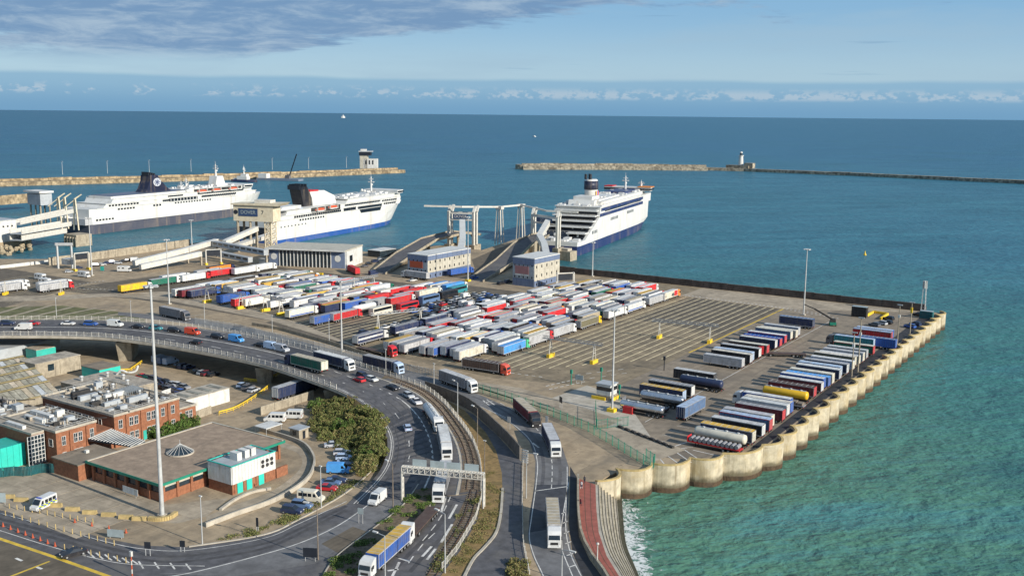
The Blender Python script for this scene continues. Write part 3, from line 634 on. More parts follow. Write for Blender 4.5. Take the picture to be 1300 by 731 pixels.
# ---- cellular quay wall
qw = thing('cellular_quay_wall', 'scalloped concrete quay wall with ochre coping above green water', 'quay wall')
def cell(a, b, k):
    a, b = Vector(a), Vector(b); d = (b - a); L = d.length; d.normalize(); n_ = Vector((d.y, -d.x)); sg = 2.8
    NA = 12
    def arc(off, dz): return [(*(a + d * (L * j / NA) + n_ * (sg * sin(pi * j / NA) ** .8 + off)), dz) for j in range(NA + 1)]
    zt = .95
    def shell(z0, z1, o0, o1):
        m = MB(); i0, i1, j0, j1 = arc(o0, z0), arc(o0, z1), arc(o1, z0), arc(o1, z1)
        for j in range(NA): m.hexa([i0[j], j0[j], j0[j + 1], i0[j + 1], i1[j], j1[j], j1[j + 1], i1[j + 1]])
        return m
    w = shell(-4.95, zt - .35, -.3, .25).build('wall_cell', 'cell_concrete', qw)
    shell(zt - .348, zt, -.36, .31).build('coping', 'ochre_cap', w)
    m = MB(); p = arc(.12, 0)
    for j in range(NA):
        for u in (0, .25, .5, .75):
            q = Vector(p[j]).lerp(Vector(p[j + 1]), u); m.tube((q.x, q.y, -9), (q.x, q.y, -4.75), .16, 5)
    m2 = shell(-9, -4.9, -.28, .06); b0 = len(m.v); m.v += m2.v; m.f += [tuple(i + b0 for i in q) for q in m2.f]; m.m += m2.m
    m.build('sheet_piling', 'sheet_pile', w)
for k, (a, b) in enumerate(zip(CUSPS, CUSPS[1:])): cell(a, b, k)
cell(P(757, 614.5), CUSPS[0], 99)

# ---- dark sea wall on the far side of the lot
sw = thing('sea_wall', 'long dark tarred sea wall on the far edge of the freight lot', 'wall')
for i in range(31):
    x0 = -84.5 - i * 5.85; h = 3.1 + R.uniform(-.12, .12)
    MB().box(x0 - 5.8, x0, 445.2 + R.uniform(-.05, .05), 446.3, 0, h).build('wall_panel', 'black_wall', sw)
m = MB(); m.box(-266, -84.3, 446.3, 447.2, -9, 2.0); m.build('back_wall', 'black_wall', sw)

# ---- breakwaters
def breakwater(name, label, pts, w, segs, crest, mats, base=-12):
    o = thing(name, label, 'breakwater')
    for k, (a, b) in enumerate(zip(pts, pts[1:])):
        a, b = Vector(a), Vector(b); d = (b - a).normalized(); n_ = Vector((d.y, -d.x))
        h0, up, mm = segs[k]
        L = (b - a).length; nb = max(1, int(L / 26))
        for i in range(nb):
            p, q = a + d * (L * i / nb), a + d * (L * (i + 1) / nb - .25); hh = h0 + R.uniform(-.25, .25)
            MB().prism([p - n_ * w / 2, q - n_ * w / 2, q + n_ * w / 2, p + n_ * w / 2], base, SEA + hh).build('wall_block', mm, o)
            if up:
                c0, c1 = w / 2 - 1.5, w / 2 - up[1]
                MB().prism([p - n_ * c0, q - n_ * c0, q - n_ * c1, p - n_ * c1], SEA + hh - .5, SEA + hh + up[0] + R.uniform(-.6, .5)).build('parapet_block', mm, o)
    return o
BL = [P(-120, 242, SEA), P(0, 236, SEA), P(180, 231, SEA), P(360, 225.5, SEA), P(508, 219, SEA)]
breakwater('breakwater', 'tan stone breakwater behind the ferries carrying a signal station at its end', BL, 24, [(4.6, (2.6, 7), 'stone_pier')] * 4, 0, None)
BR = [P(663, 215, SEA), P(780, 215.3, SEA), P(897, 216.5, SEA)]
bwr = breakwater('breakwater', 'thick weathered grey stone breakwater head left of the lighthouse', BR, 22, [(6, (3.2, 8), 'stone_grey')] * 2, 0, None)
BR2 = [P(898, 216.2, SEA), P(945, 217.5, SEA), P(1080, 223, SEA), P(1190, 228, SEA), P(1310, 234, SEA), P(1420, 240, SEA)]
breakwater('breakwater', 'long low dark breakwater running right from the lighthouse', BR2, 11, [(4.6, None, 'stone_grey')] * 5, 0, None)
MB().tube((*P(664, 214.8, SEA), -12), (*P(664, 214.8, SEA), SEA + 7.5), 13, 18, 12.4).build('head_block', 'stone_grey', bwr)
# ================================================================ VEHICLES  (built facing +Y, origin on the ground)
def prof(mb, pts, xs, m=0, top_in=0.):
    """closed side profile (y,z) lofted over x; sections near the sides pulled in a little"""
    secs = []
    yc = sum(p[0] for p in pts) / len(pts); zm = max(p[1] for p in pts); z0 = min(p[1] for p in pts)
    for x, k in xs:
        secs.append([(x * (1 - top_in * (p[1] - z0) / (zm - z0)), yc + (p[0] - yc) * k, p[1] if p[1] < zm - .25 else z0 + (p[1] - z0) * (1 - (1 - k) * .5)) for p in pts])
    return mb.loft(secs, m)
def wheel_mesh(r, w, name):
    m = MB(); m.tube((-w / 2, 0, r), (w / 2, 0, r), r, 12, m=0); m.tube((-w / 2 - .01, 0, r), (w / 2 + .01, 0, r), r * .55, 8, m=1); return m.mesh(name, ['tyre', 'steel'])
V = {}
V['wheel'] = wheel_mesh(.5, .36, 'wheel'); V['cwheel'] = wheel_mesh(.32, .22, 'wheel')
# tractor unit
cabp = [(5.95, .75), (8.22, .75), (8.3, 1.25), (8.27, 1.9), (8.02, 2.95), (7.55, 3.5), (6.35, 3.86), (5.95, 3.86)]
m = MB(); prof(m, cabp, [(-1.24, .955), (-1.12, 1), (1.12, 1), (1.24, .955)]); V['cab'] = m.mesh('cab', 'paint')
m = MB(); m.face([(-1.08, 8.30, 1.98), (1.08, 8.30, 1.98), (1.02, 8.08, 2.86), (-1.02, 8.08, 2.86)])
for s in (-1, 1): m.face([(s * 1.246, 7.0, 2.0), (s * 1.246, 7.95, 2.0), (s * 1.246, 7.8, 2.75), (s * 1.246, 7.0, 2.75)])
V['cabglass'] = m.mesh('window', 'glass')
m = MB(); m.box(-.72, .72, 8.2, 8.33, 1.0, 1.5); V['grille'] = m.mesh('grille', 'chassis')
m = MB(); m.box(-.185, .185, 8.2, 8.34, .62, .88); V['head'] = m.mesh('headlight', 'lamp_glass')
m = MB(); m.box(-1.25, 1.25, 7.5, 8.32, .38, .74); V['bumper'] = m.mesh('bumper', 'paint')
m = MB(); m.box(-.09, .09, 7.95, 8.08, 1.9, 2.65)
V['mirror'] = m.mesh('mirror', 'chassis')
def gear(mb, tractor, wheels, trailer=True):
    if trailer:
        for s in (-1, 1): mb.box(s * .55 - .08, s * .55 + .08, -8.1, 5.2, .85, 1.12)
        mb.box(-1.2, 1.2, -8.2, -8.0, .55, .8)
        for s in (-1, 1): mb.box(s * 1.2 - .03, s * 1.2 + .03, -3.0, 2.4, .5, .95)
    if tractor: mb.box(-.5, .5, 2.6, 7.9, .55, .95); mb.box(-1.2, -.6, 4.6, 5.9, .4, .95); mb.box(.6, 1.2, 4.6, 5.9, .4, .95)
    elif trailer:
        for s in (-1, 1): mb.box(s * .9 - .1, s * .9 + .1, 3.1, 3.3, 0, 1.0)
    if wheels:
        for y in ((-6.7, -5.4, -4.1) if trailer else ()) + ((3.5, 6.95) if tractor else ()):
            for s in (-1, 1): mb.tube((s * 1.22, y, .5), (s * .8, y, .5), .5, 8)
    return mb
V['gear_far'] = gear(MB(), True, True).mesh('running_gear', 'chassis'); V['gear_near'] = gear(MB(), True, False).mesh('chassis', 'chassis')
V['tgear_far'] = gear(MB(), False, True).mesh('running_gear', 'chassis'); V['tgear_near'] = gear(MB(), False, False).mesh('chassis', 'chassis')
V['body'] = MB().box(-1.275, 1.275, -8.25, 5.35, 1.12, 3.95).mesh('trailer_body', 'tarp')
V['hardbody'] = MB().box(-1.275, 1.275, -8.25, 5.35, 1.12, 3.95).mesh('trailer_body', 'paint_flat')
m = MB(); m.box(-1.2, 1.2, -8.17, 5.27, 3.95, 4.0); V['roof'] = m.mesh('trailer_roof', 'roof_sheet')
m = MB(); m.box(-.585, .585, -8.31, -8.252, 1.2, 3.86)
V['doors'] = m.mesh('rear_door', 'paint_flat')
m = MB(); m.box(-.2, .2, -8.26, -8.2, .82, 1.0)
V['tail'] = m.mesh('tail_light', 'tail_lamp')
m = MB()
for s in (-1, 1):
    m.box(s * 1.285 - .02, s * 1.285 + .02, -8.25, 5.35, 3.80, 3.97); m.box(s * 1.285 - .02, s * 1.285 + .02, -8.25, 5.35, 1.02, 1.2)
    for y in (-8.2, 5.28): m.box(s * 1.285 - .02, s * 1.285 + .02, y - .06, y + .06, 1.2, 3.8)
V['frame'] = m.mesh('body_frame', 'paint_flat')
m = MB()
for s in (-1, 1):
    for i in range(16): y = -7.7 + i * .82; m.box(s * 1.28 - .012, s * 1.28 + .012, y - .03, y + .03, 1.0, 3.8)
V['straps'] = m.mesh('curtain_straps', 'chassis')
m = MB()
for x in (-.95, -.3, .3, .95): m.box(x - .03, x + .03, -8.34, -8.312, 1.25, 3.8)
V['bars'] = m.mesh('locking_bars', 'galv')
m = MB()
for i in range(9): y = -7.4 + i * 1.5; m.box(-1.2, 1.2, y - .05, y + .05, 4.0, 4.03)
V['bows'] = m.mesh('roof_bows', 'galv')
V['livery'] = {'band': MB().box(-1.292, 1.292, -7.9, 5.0, 2.2, 2.9).mesh('livery_band', 'paint_flat'), 'block': MB().box(-1.292, 1.292, 1.6, 5.0, 1.25, 3.78).mesh('livery_block', 'paint_flat'), 'low': MB().box(-1.292, 1.292, -7.9, 5.0, 1.25, 1.75).mesh('livery_band', 'paint_flat'), 'tailblock': MB().box(-1.292, 1.292, -7.9, -4.6, 1.25, 3.78).mesh('livery_block', 'paint_flat')}
def tankmesh(r, col):
    m = MB(); secs = []
    for y, k in ((-8.1, .55), (-7.9, .92), (-7.4, 1), (4.6, 1), (5.0, .92), (5.2, .55)):
        secs.append([(r * 1.05 * k * cos(2 * pi * i / 16), y, 2.45 + r * k * sin(2 * pi * i / 16)) for i in range(16)])
    return m.loft(secs).mesh('tank', col, True)
V['tank'] = tankmesh(1.2, 'paint'); V['tanksteel'] = tankmesh(1.12, 'tank_steel')
m = MB(); m.box(-.25, .25, -7.4, 4.6, 3.5, 3.7)
for y in (-6, -3, 0, 3): m.tube((0, y, 3.6), (0, y, 3.86), .35, 8)
V['walkway'] = m.mesh('top_walkway', 'galv')
m = MB(); m.box(-1.275, 1.275, -8.25, 5.35, 1.05, 1.3); m.box(-1.275, 1.275, 5.2, 5.35, 1.3, 2.5); V['flat'] = m.mesh('flatbed', 'paint_flat')
m = MB(); m.box(-1.22, 1.22, -7.9, 4.9, 1.16, 3.75); V['container'] = m.mesh('container', 'tarp')
m = MB()
for i in range(11): m.tube((-1.15, -7.4 + i * 1.18, 1.85), (1.15, -7.4 + i * 1.18, 1.85), .52, 10)
V['rolls'] = m.mesh('load', 'paint_flat')
m = MB()
for i in range(7): m.box(-1.1, 1.1, -7.8 + i * 1.8, -6.3 + i * 1.8, 1.3, 2.0 + (i * 37 % 5) * .14)
V['crates'] = m.mesh('load', 'timber')

WHITE = (.60, .60, .58); LGREY = (.42, .425, .43); GREY = (.25, .25, .26); DGREY = (.12, .12, .13); BLACK = (.018, .018, .022); NAVY = (.022, .034, .085); BLUE = (.03, .10, .36); SKY = (.07, .30, .66); PALEBLUE = (.36, .46, .60)
RED = (.50, .022, .028); MAROON = (.14, .018, .028); ORANGE = (.66, .22, .03); YELLOW = (.72, .44, .02); GOLD = (.58, .36, .06); TAN = (.40, .34, .24); CREAM = (.62, .58, .47); OLIVE = (.16, .145, .085); GREEN = (.015, .13, .085); TEAL = (.03, .22, .25); BROWN = (.085, .055, .045); SILVER = (.42, .44, .46); STEELB = (.10, .17, .30); MGREEN = (.06, .42, .20)
CN = {WHITE: 'white', LGREY: 'light grey', GREY: 'grey', DGREY: 'dark grey', BLACK: 'black', NAVY: 'navy', BLUE: 'blue', SKY: 'sky blue', PALEBLUE: 'pale blue', RED: 'red', MAROON: 'maroon', ORANGE: 'orange', YELLOW: 'yellow', GOLD: 'golden', TAN: 'tan', CREAM: 'cream', OLIVE: 'olive', GREEN: 'dark green', TEAL: 'teal', BROWN: 'brown', SILVER: 'silver', STEELB: 'steel blue', MGREEN: 'green'}
def jit(c, r, a=.08):
    k = 1 + r.uniform(-a, a) * 1.5; return tuple(max(0, min(1, v * k * (1 + r.uniform(-.02, .02)))) for v in c)
SMALL = {}
def trailer_parts(o, kind, side, roof, rear, detail):
    if kind in ('box', 'hard'):
        b = link('trailer_body', V['body' if kind == 'box' else 'hardbody'], o, side)
        link('trailer_roof', V['roof'], o, roof)
        rr_ = random.Random(int(o.location.y * 7 + o.location.x * 13))
        if detail: link('body_frame', V['frame'], o, rr_.choice([LGREY, LGREY, side, GREY, rear or LGREY]), kind='stuff'); link('roof_bows', V['bows'], o, kind='stuff'); link('locking_bars', V['bars'], o, kind='stuff')
        if detail and kind == 'box': link('curtain_straps', V['straps'], o, kind='stuff')
        if o.get('group', '').startswith('lorries waiting') and rr_.random() < .25: k_ = rr_.choice(['band', 'block', 'low', 'tailblock']); link('livery_band', V['livery'][k_], o, rr_.choice([WHITE, RED, BLUE, GOLD, LGREY, NAVY]))
        if detail or rear: [link('rear_door', V['doors'], o, rear or WHITE, loc=(s * .615, 0, 0)) for s in (-1, 1)]
    elif kind == 'tank': link('tank', V['tank'], o, side); link('top_walkway', V['walkway'], o)
    elif kind == 'steel': link('tank', V['tanksteel'], o); link('top_walkway', V['walkway'], o)
    elif kind == 'flat': link('flatbed', V['flat'], o, side)
    elif kind == 'rolls': link('flatbed', V['flat'], o, side); link('load', V['rolls'], o, GREY)
    elif kind == 'crates': link('flatbed', V['flat'], o, side); link('load', V['crates'], o)
    elif kind == 'container': link('flatbed', V['flat'], o, RED); link('container', V['container'], o, side)
def lorry(loc, rz, cab, side, roof, label, group=None, detail=False, kind='box', rear=None):
    o = thing('lorry', label, 'lorry', loc, rz, group); o.scale = (1, 1, random.Random(int(loc[0] * 31 + loc[1] * 17)).uniform(.90, 1.02))
    trailer_parts(o, kind, side, roof, rear, detail)
    c = link('cab', V['cab'], o, cab); link('window', V['cabglass'], c)
    if detail:
        link('grille', V['grille'], c); link('bumper', V['bumper'], c, cab); link('chassis', V['gear_near'], o, kind='stuff')
        for s in (-1, 1): link('headlight', V['head'], c, loc=(s * .965, 0, 0)); link('mirror', V['mirror'], c, loc=(s * 1.36, 0, 0)); link('tail_light', V['tail'], o, loc=(s, 0, 0))
        for y in (-6.7, -5.4, -4.1, 3.5, 6.95):
            for s in (-1, 1): link('wheel', V['wheel'], o, loc=(s * 1.04, y, 0))
    else: link('running_gear', V['gear_far'], o, kind='stuff')
    return o
def trailer(loc, rz, side, roof, label, group=None, detail=True, kind='box', rear=None):
    o = thing('semi_trailer', label, 'trailer', loc, rz, group); q_ = random.Random(int(loc[1] * 17)); o.scale = (1, q_.uniform(.95, 1.01), q_.uniform(.90, 1.03))
    trailer_parts(o, kind, side, roof, rear, True)
    if detail:
        link('chassis', V['tgear_near'], o, kind='stuff'); [link('tail_light', V['tail'], o, loc=(s, 0, 0)) for s in (-1, 1)]
        for y in (-6.7, -5.4, -4.1):
            for s in (-1, 1): link('wheel', V['wheel'], o, loc=(s * 1.04, y, 0))
    else: link('running_gear', V['tgear_far'], o, kind='stuff')
    return o
# cars
def carmesh(L, hw, hb, hr, bonnet, boot, name, estate=False):
    y0, y1 = -L / 2, L / 2
    low = [(y0, .38), (y0 + .05, .3), (y1 - .1, .28), (y1, .42), (y1 - .05, hb - .22), (y1 - bonnet * .55, hb - .06), (y1 - bonnet, hb), (y0 + boot, hb), (y0 + .08, hb - .04)]
    m = MB(); prof(m, low, [(-hw, .965), (-hw + .1, 1), (hw - .1, 1), (hw, .965)], 0)
    a, b = y1 - bonnet, y0 + boot
    c, d = a - .85, b + (.25 if estate else .6)
    hw2 = hw - .24
    m.hexa([(-hw2, d, hr - .07), (hw2, d, hr - .07), (hw2, c, hr - .07), (-hw2, c, hr - .07), (-hw2 + .06, d + .05, hr), (hw2 - .06, d + .05, hr), (hw2 - .06, c - .05, hr), (-hw2 + .06, c - .05, hr)], 0)
    body = m.mesh('body', 'paint')
    g = MB(); hw1 = hw - .07
    g.hexa([(-hw1, b, hb - .03), (hw1, b, hb - .03), (hw1, a, hb - .03), (-hw1, a, hb - .03), (-hw2, d, hr - .07), (hw2, d, hr - .07), (hw2, c, hr - .07), (-hw2, c, hr - .07)])
    glass = g.mesh('window', 'glass')
    h = MB()
    for s in (-1, 1): h.box(s * (hw - .32) - .16, s * (hw - .32) + .16, y1 - .16, y1 + .005, hb - .34, hb - .2, 0); h.box(s * (hw - .26) - .12, s * (hw - .26) + .12, y0 - .005, y0 + .12, hb - .3, hb - .12, 1)
    lamps = h.mesh('lamps', ['lamp_glass', 'tail_lamp'])
    wf = MB()
    for y in (y0 + .8, y1 - .85):
        for s in (-1, 1): wf.tube((s * (hw + .01), y, .32), (s * (hw - .25), y, .32), .32, 8)
    V['car_' + name] = (body, glass, lamps, wf.mesh('wheel_set', 'tyre'), [(s * (hw - .1), y) for y in (y0 + .8, y1 - .85) for s in (-1, 1)])
carmesh(4.1, .9, .92, 1.48, 1.05, .25, 'hatch', True); carmesh(4.5, .9, .92, 1.44, 1.2, .75, 'saloon'); carmesh(4.6, .92, 1.05, 1.7, 1.1, .2, 'suv', True)
def vanmesh(L, hw, h, name, windows=False):
    y0, y1 = -L / 2, L / 2
    p = [(y0, .4), (y1 - .1, .35), (y1, .55), (y1 - .05, 1.05), (y1 - .75, 1.3), (y1 - 1.5, h - .12), (y1 - 1.8, h), (y0 + .1, h), (y0, h - .12)]
    m = MB(); prof(m, p, [(-hw, .975), (-hw + .12, 1), (hw - .12, 1), (hw, .975)], 0, .06); body = m.mesh('body', 'paint')
    g = MB(); g.face([(-hw + .15, y1 - .74, 1.36), (hw - .15, y1 - .74, 1.36), (hw - .24, y1 - 1.42, h - .2), (-hw + .24, y1 - 1.42, h - .2)])
    g.v = [(a, b + .02, c + .02) for a, b, c in g.v]
    for s in (-1, 1):
        k = hw - .012
        for (a, b) in [(y1 - 1.95, y1 - 1.2)] + ([(y0 + .4, y0 + 1.3), (y0 + 1.45, y0 + 2.35), (y0 + 2.5, y0 + 3.3)] if windows else []):
            g.face([(s * k, a, 1.35), (s * k, b, 1.35), (s * (k - .035), b - (.3 if b == y1 - 1.2 else 0), h - .4), (s * (k - .035), a, h - .4)])
    if windows: g.face([(-.7, y0 - .01, 1.3), (.7, y0 - .01, 1.3), (.65, y0 + .03, h - .4), (-.65, y0 + .03, h - .4)])
    glass = g.mesh('window', 'glass')
    hl = MB()
    for s in (-1, 1): hl.box(s * (hw - .3) - .15, s * (hw - .3) + .15, y1 - .2, y1 + .01, .8, 1.02, 0); hl.box(s * (hw - .1) - .06, s * (hw - .1) + .06, y0 - .02, y0 + .1, .9, 1.3, 1)
    wf = MB()
    for y in (y0 + .95, y1 - .95):
        for s in (-1, 1): wf.tube((s * (hw + .01), y, .34), (s * (hw - .25), y, .34), .34, 8)
    V['car_' + name] = (body, glass, hl.mesh('lamps', ['lamp_glass', 'tail_lamp']), wf.mesh('wheel_set', 'tyre'), [(s * (hw - .1), y) for y in (y0 + .95, y1 - .95) for s in (-1, 1)])
vanmesh(5.3, 1.0, 2.35, 'van'); vanmesh(5.6, 1.0, 2.45, 'minibus', True)
def car(loc, rz, col, label, kind='hatch', group=None, detail=False, cat=None, pitch=0.):
    nm = {'van': 'van', 'minibus': 'minibus'}.get(kind, 'car')
    o = thing(nm, label, cat or nm, loc, rz, group)
    if pitch: o.rotation_euler = (pitch, 0, rz)
    b, g, l, w, wp = V['car_' + kind]
    link('body', b, o, col); link('window', g, o)
    if detail:
        link('lamps', l, o, kind='stuff')
        for (x, y) in wp: link('wheel', V['cwheel'], o, loc=(x, y, 0))
    else: link('wheel_set', w, o, kind='stuff')
    return o
# coach, motorhome
m = MB(); prof(m, [(-6, .45), (5.9, .4), (6, .7), (5.95, 1.7), (5.6, 3.3), (5.3, 3.5), (-5.9, 3.5), (-6, 3.3)], [(-1.27, .99), (-1.15, 1), (1.15, 1), (1.27, .99)]); V['coach'] = m.mesh('body', 'paint')
m = MB()
for s in (-1, 1): m.face([(s * 1.275, -5.6, 1.9), (s * 1.275, 5.3, 1.9), (s * 1.275, 5.2, 3.0), (s * 1.275, -5.6, 3.0)])
m.face([(-1.1, 6.0, 1.5), (1.1, 6.0, 1.5), (1.05, 5.66, 3.2), (-1.05, 5.66, 3.2)]); V['coachg'] = m.mesh('window', 'glass')
m = MB()
for y in (-3.2, -2.1, 3.6):
    for s in (-1, 1): m.tube((s * 1.285, y, .5), (s * 1.0, y, .5), .5, 10)
V['coachw'] = m.mesh('wheel_set', 'tyre')
def coach(loc, rz, col, label):
    o = thing('coach', label, 'coach', loc, rz); link('body', V['coach'], o, col); link('window', V['coachg'], o); link('wheel_set', V['coachw'], o, kind='stuff'); return o
m = MB(); m.box(-1.1, 1.1, -3.3, 1.9, .5, 2.9); m.hexa([(-1.1, 1.9, 1.95), (1.1, 1.9, 1.95), (1.0, 2.7, 2.2), (-1.0, 2.7, 2.2), (-1.1, 1.9, 2.9), (1.1, 1.9, 2.9), (1.0, 2.5, 2.75), (-1.0, 2.5, 2.75)])
prof(m, [(1.9, .4), (3.3, .4), (3.4, .9), (3.2, 1.15), (2.5, 1.3), (2.1, 1.94), (1.9, 1.94)], [(-1, .97), (-.9, 1), (.9, 1), (1, .97)]); V['mh'] = m.mesh('body', 'paint')
m = MB(); m.face([(-.85, 2.56, 1.33), (.85, 2.56, 1.33), (.8, 2.18, 1.9), (-.8, 2.18, 1.9)])
for s in (-1, 1):
    for a, b in ((-2.8, -1.8), (-.8, .4)): m.face([(s * 1.11, a, 1.7), (s * 1.11, b, 1.7), (s * 1.11, b, 2.3), (s * 1.11, a, 2.3)])
V['mhg'] = m.mesh('window', 'glass')
m = MB()
for y in (-1.9, 2.6):
    for s in (-1, 1): m.tube((s * 1.0, y, .35), (s * .75, y, .35), .35, 8)
V['mhw'] = m.mesh('wheel_set', 'tyre')
def motorhome(loc, rz, label):
    o = thing('motorhome', label, 'motorhome', loc, rz); link('body', V['mh'], o, WHITE); link('window', V['mhg'], o); link('wheel_set', V['mhw'], o, kind='stuff'); return o

# ---------------------------------------------------------------- quayside trailer rows (trailers lie across, tails to the sea wall)
# each entry: near edge y, side colour, roof colour, rear colour, kind, words
ROW2 = [(224.2, RED, GREY, RED, 'rolls', 'red flatbed trailer loaded with grey rolls, nearest the quay corner'),
        (228.2, CREAM, WHITE, None, 'tank', 'white tank trailer second from the quay corner'),
        (232.0, NAVY, GOLD, CREAM, 'box', 'navy curtain trailer with mustard roof near the quay corner'),
        (238.7, BLACK, WHITE, WHITE, 'box', 'black trailer with clean white roof beside the mustard-roofed one'),
        (243.8, STEELB, PALEBLUE, RED, 'box', 'blue-grey roofed trailer with red tail doors in quayside row'),
        (247.2, CREAM, LGREY, CREAM, 'box', 'cream trailer between the red-tailed and the first maroon trailer'),
        (254.8, MAROON, GREY, RED, 'box', 'maroon trailer with dull grey roof in the nearer half of row'),
        (259.3, WHITE, WHITE, WHITE, 'hard', 'white box trailer just beyond the grey-roofed maroon trailer'),
        (262.6, BLUE, CREAM, BLUE, 'box', 'blue trailer with cream roof beside the white-cab lorry'),
        (276.2, YELLOW, YELLOW, None, 'tank', 'bright yellow tank trailer in the quayside row'),
        (282.4, MAROON, BROWN, RED, 'box', 'brown-roofed trailer with red doors right behind the yellow tank'),
        (289.4, MAROON, WHITE, WHITE, 'box', 'maroon trailer with white roof in the quayside row'),
        (293.2, BLUE, WHITE, BLUE, 'box', 'blue-sided trailer with white roof next to the sky blue roof'),
        (296.4, SKY, SKY, BLUE, 'box', 'trailer with bright sky blue roof in quayside row'),
        (300.0, CREAM, CREAM, CREAM, 'box', 'cream-roofed trailer beyond the sky blue one'),
        (306.6, NAVY, WHITE, SILVER, 'box', 'navy trailer with white roof mid quayside row'),
        (310.0, STEELB, PALEBLUE, PALEBLUE, 'box', 'steel blue trailer with pale blue roof mid quayside row'),
        (315.2, NAVY, LGREY, WHITE, 'box', 'navy trailer with light grey roof and white doors'),
        (321.6, PALEBLUE, WHITE, CREAM, 'box', 'pale blue trailer with white roof in quayside row'),
        (326.4, OLIVE, CREAM, CREAM, 'box', 'olive trailer with yellowish cream roof in the quayside row'),
        (330.0, CREAM, WHITE, CREAM, 'hard', 'cream box trailer with white roof beyond the olive one'),
        (334.8, LGREY, LGREY, CREAM, 'hard', 'light grey box trailer in the farther half of row'),
        (339.9, GREY, LGREY, LGREY, 'hard', 'grey box trailer next to the dark green trailer'),
        (347.4, GREEN, CREAM, RED, 'box', 'dark green trailer with red tail doors by the dark apron'),
        (374.0, RED, PALEBLUE, RED, 'box', 'red trailer with pale blue roof at far end of quayside row'),
        (377.6, BLUE, PALEBLUE, BLUE, 'box', 'blue trailer behind the red one at far end of row')]
RZ_T = pi / 2           # nose towards -X
for (y, sd_, rf, rr, kd, lb) in ROW2:
    trailer((-88.4 - 1.45 + R.uniform(-.3, .3), y + 1.3, 0), RZ_T, jit(sd_, R), jit(rf, R), lb, 'trailers parked tail to the sea wall', True, kd, rr)
lorry((-91.5, 267.2, 0), RZ_T, WHITE, BLUE, WHITE, 'white-cab lorry with blue trailer in the quayside row', None, True, 'box', BLUE)
trailer((-88.9, 271.6, 0), RZ_T, GREY, GREY, 'low flatbed with small crates between white-cab lorry and yellow tank', None, True, 'crates')
lorry((-92.5, 360.2, 0), RZ_T, DGREY, TEAL, PALEBLUE, 'dark-cab lorry with teal trailer at far end of the quayside row', None, True, 'box', PALEBLUE)
trailer((-85.2, 362.6, 0), RZ_T, BLUE, STEELB, 'deep blue trailer parked behind the teal lorry', None, True, 'box', BLUE)
ROW1 = [(303.9, LGREY, LGREY, LGREY, 'hard', 'pale silver box trailer at the near end of the inner row'),
        (310.6, BLACK, CREAM, SILVER, 'box', 'black trailer with cream roof second in the inner row'),
        (313.6, PALEBLUE, PALEBLUE, PALEBLUE, 'box', 'pale blue trailer tight behind the second inner row trailer'),
        (319.8, BLACK, LGREY, WHITE, 'box', 'black trailer with grey roof and white doors in inner row'),
        (327.2, BROWN, CREAM, RED, 'box', 'brown trailer with cream roof and red doors in inner row'),
        (336.4, NAVY, WHITE, WHITE, 'box', 'navy trailer with white roof in inner row'),
        (340.4, BLUE, BLUE, RED, 'box', 'blue-roofed trailer with red doors in inner row'),
        (346.0, BLUE, WHITE, RED, 'box', 'blue trailer with white roof before the steel blue one'),
        (353.2, STEELB, CREAM, CREAM, 'box', 'steel blue trailer with cream roof in the inner row'),
        (357.2, CREAM, CREAM, CREAM, 'hard', 'cream box trailer late in the inner row'),
        (361.2, STEELB, LGREY, LGREY, 'box', 'steel blue trailer with grey roof late in the inner row'),
        (379.6, NAVY, STEELB, NAVY, 'box', 'navy trailer standing alone at the far end near tall mast')]
for (y, sd_, rf, rr, kd, lb) in ROW1:
    trailer((-118.2 - 1.45 + R.uniform(-.3, .3), y + 1.3, 0), RZ_T, jit(sd_, R), jit(rf, R), lb, 'trailers of the inner row', True, kd, rr)
for (x, y, sd_, rf, rr, kd, lb) in ((-119, 280.9, BLACK, LGREY, BLACK, 'box', 'black trailer with grey roof nearest the empty lanes'), (-114.5, 275.2, NAVY, NAVY, None, 'tank', 'dark navy tank trailer beside the black trailer'),
                                (-119, 263.6, BLACK, GREY, WHITE, 'box', 'black trailer with weathered grey roof behind the mast'), (-119, 257.8, NAVY, GOLD, PALEBLUE, 'box', 'navy trailer with mustard roof beside two steel tankers'),
                                (-116.5, 252.4, SILVER, SILVER, None, 'steel', 'shiny steel tank trailer next to mustard-roofed navy trailer'), (-119.3, 247.4, DGREY, DGREY, None, 'flat', 'empty dark flatbed trailer between the two steel tankers'), (-117.4, 241.6, SILVER, SILVER, None, 'steel', 'shiny steel tank trailer nearest the red generator')):
    trailer((x, y, 0), RZ_T, jit(sd_, R), jit(rf, R), lb, None, True, kd, rr)
trailer((-104.6, 249.6, 0), radians(-1), STEELB, PALEBLUE, 'steel blue trailer standing alone on the open yard', None, True, 'box', NAVY)
lorry((*P(991, 452), 0), radians(118), RED, BROWN, BROWN, 'red lorry with brown trailer turning between the trailer rows', None, True, 'flat', RED)

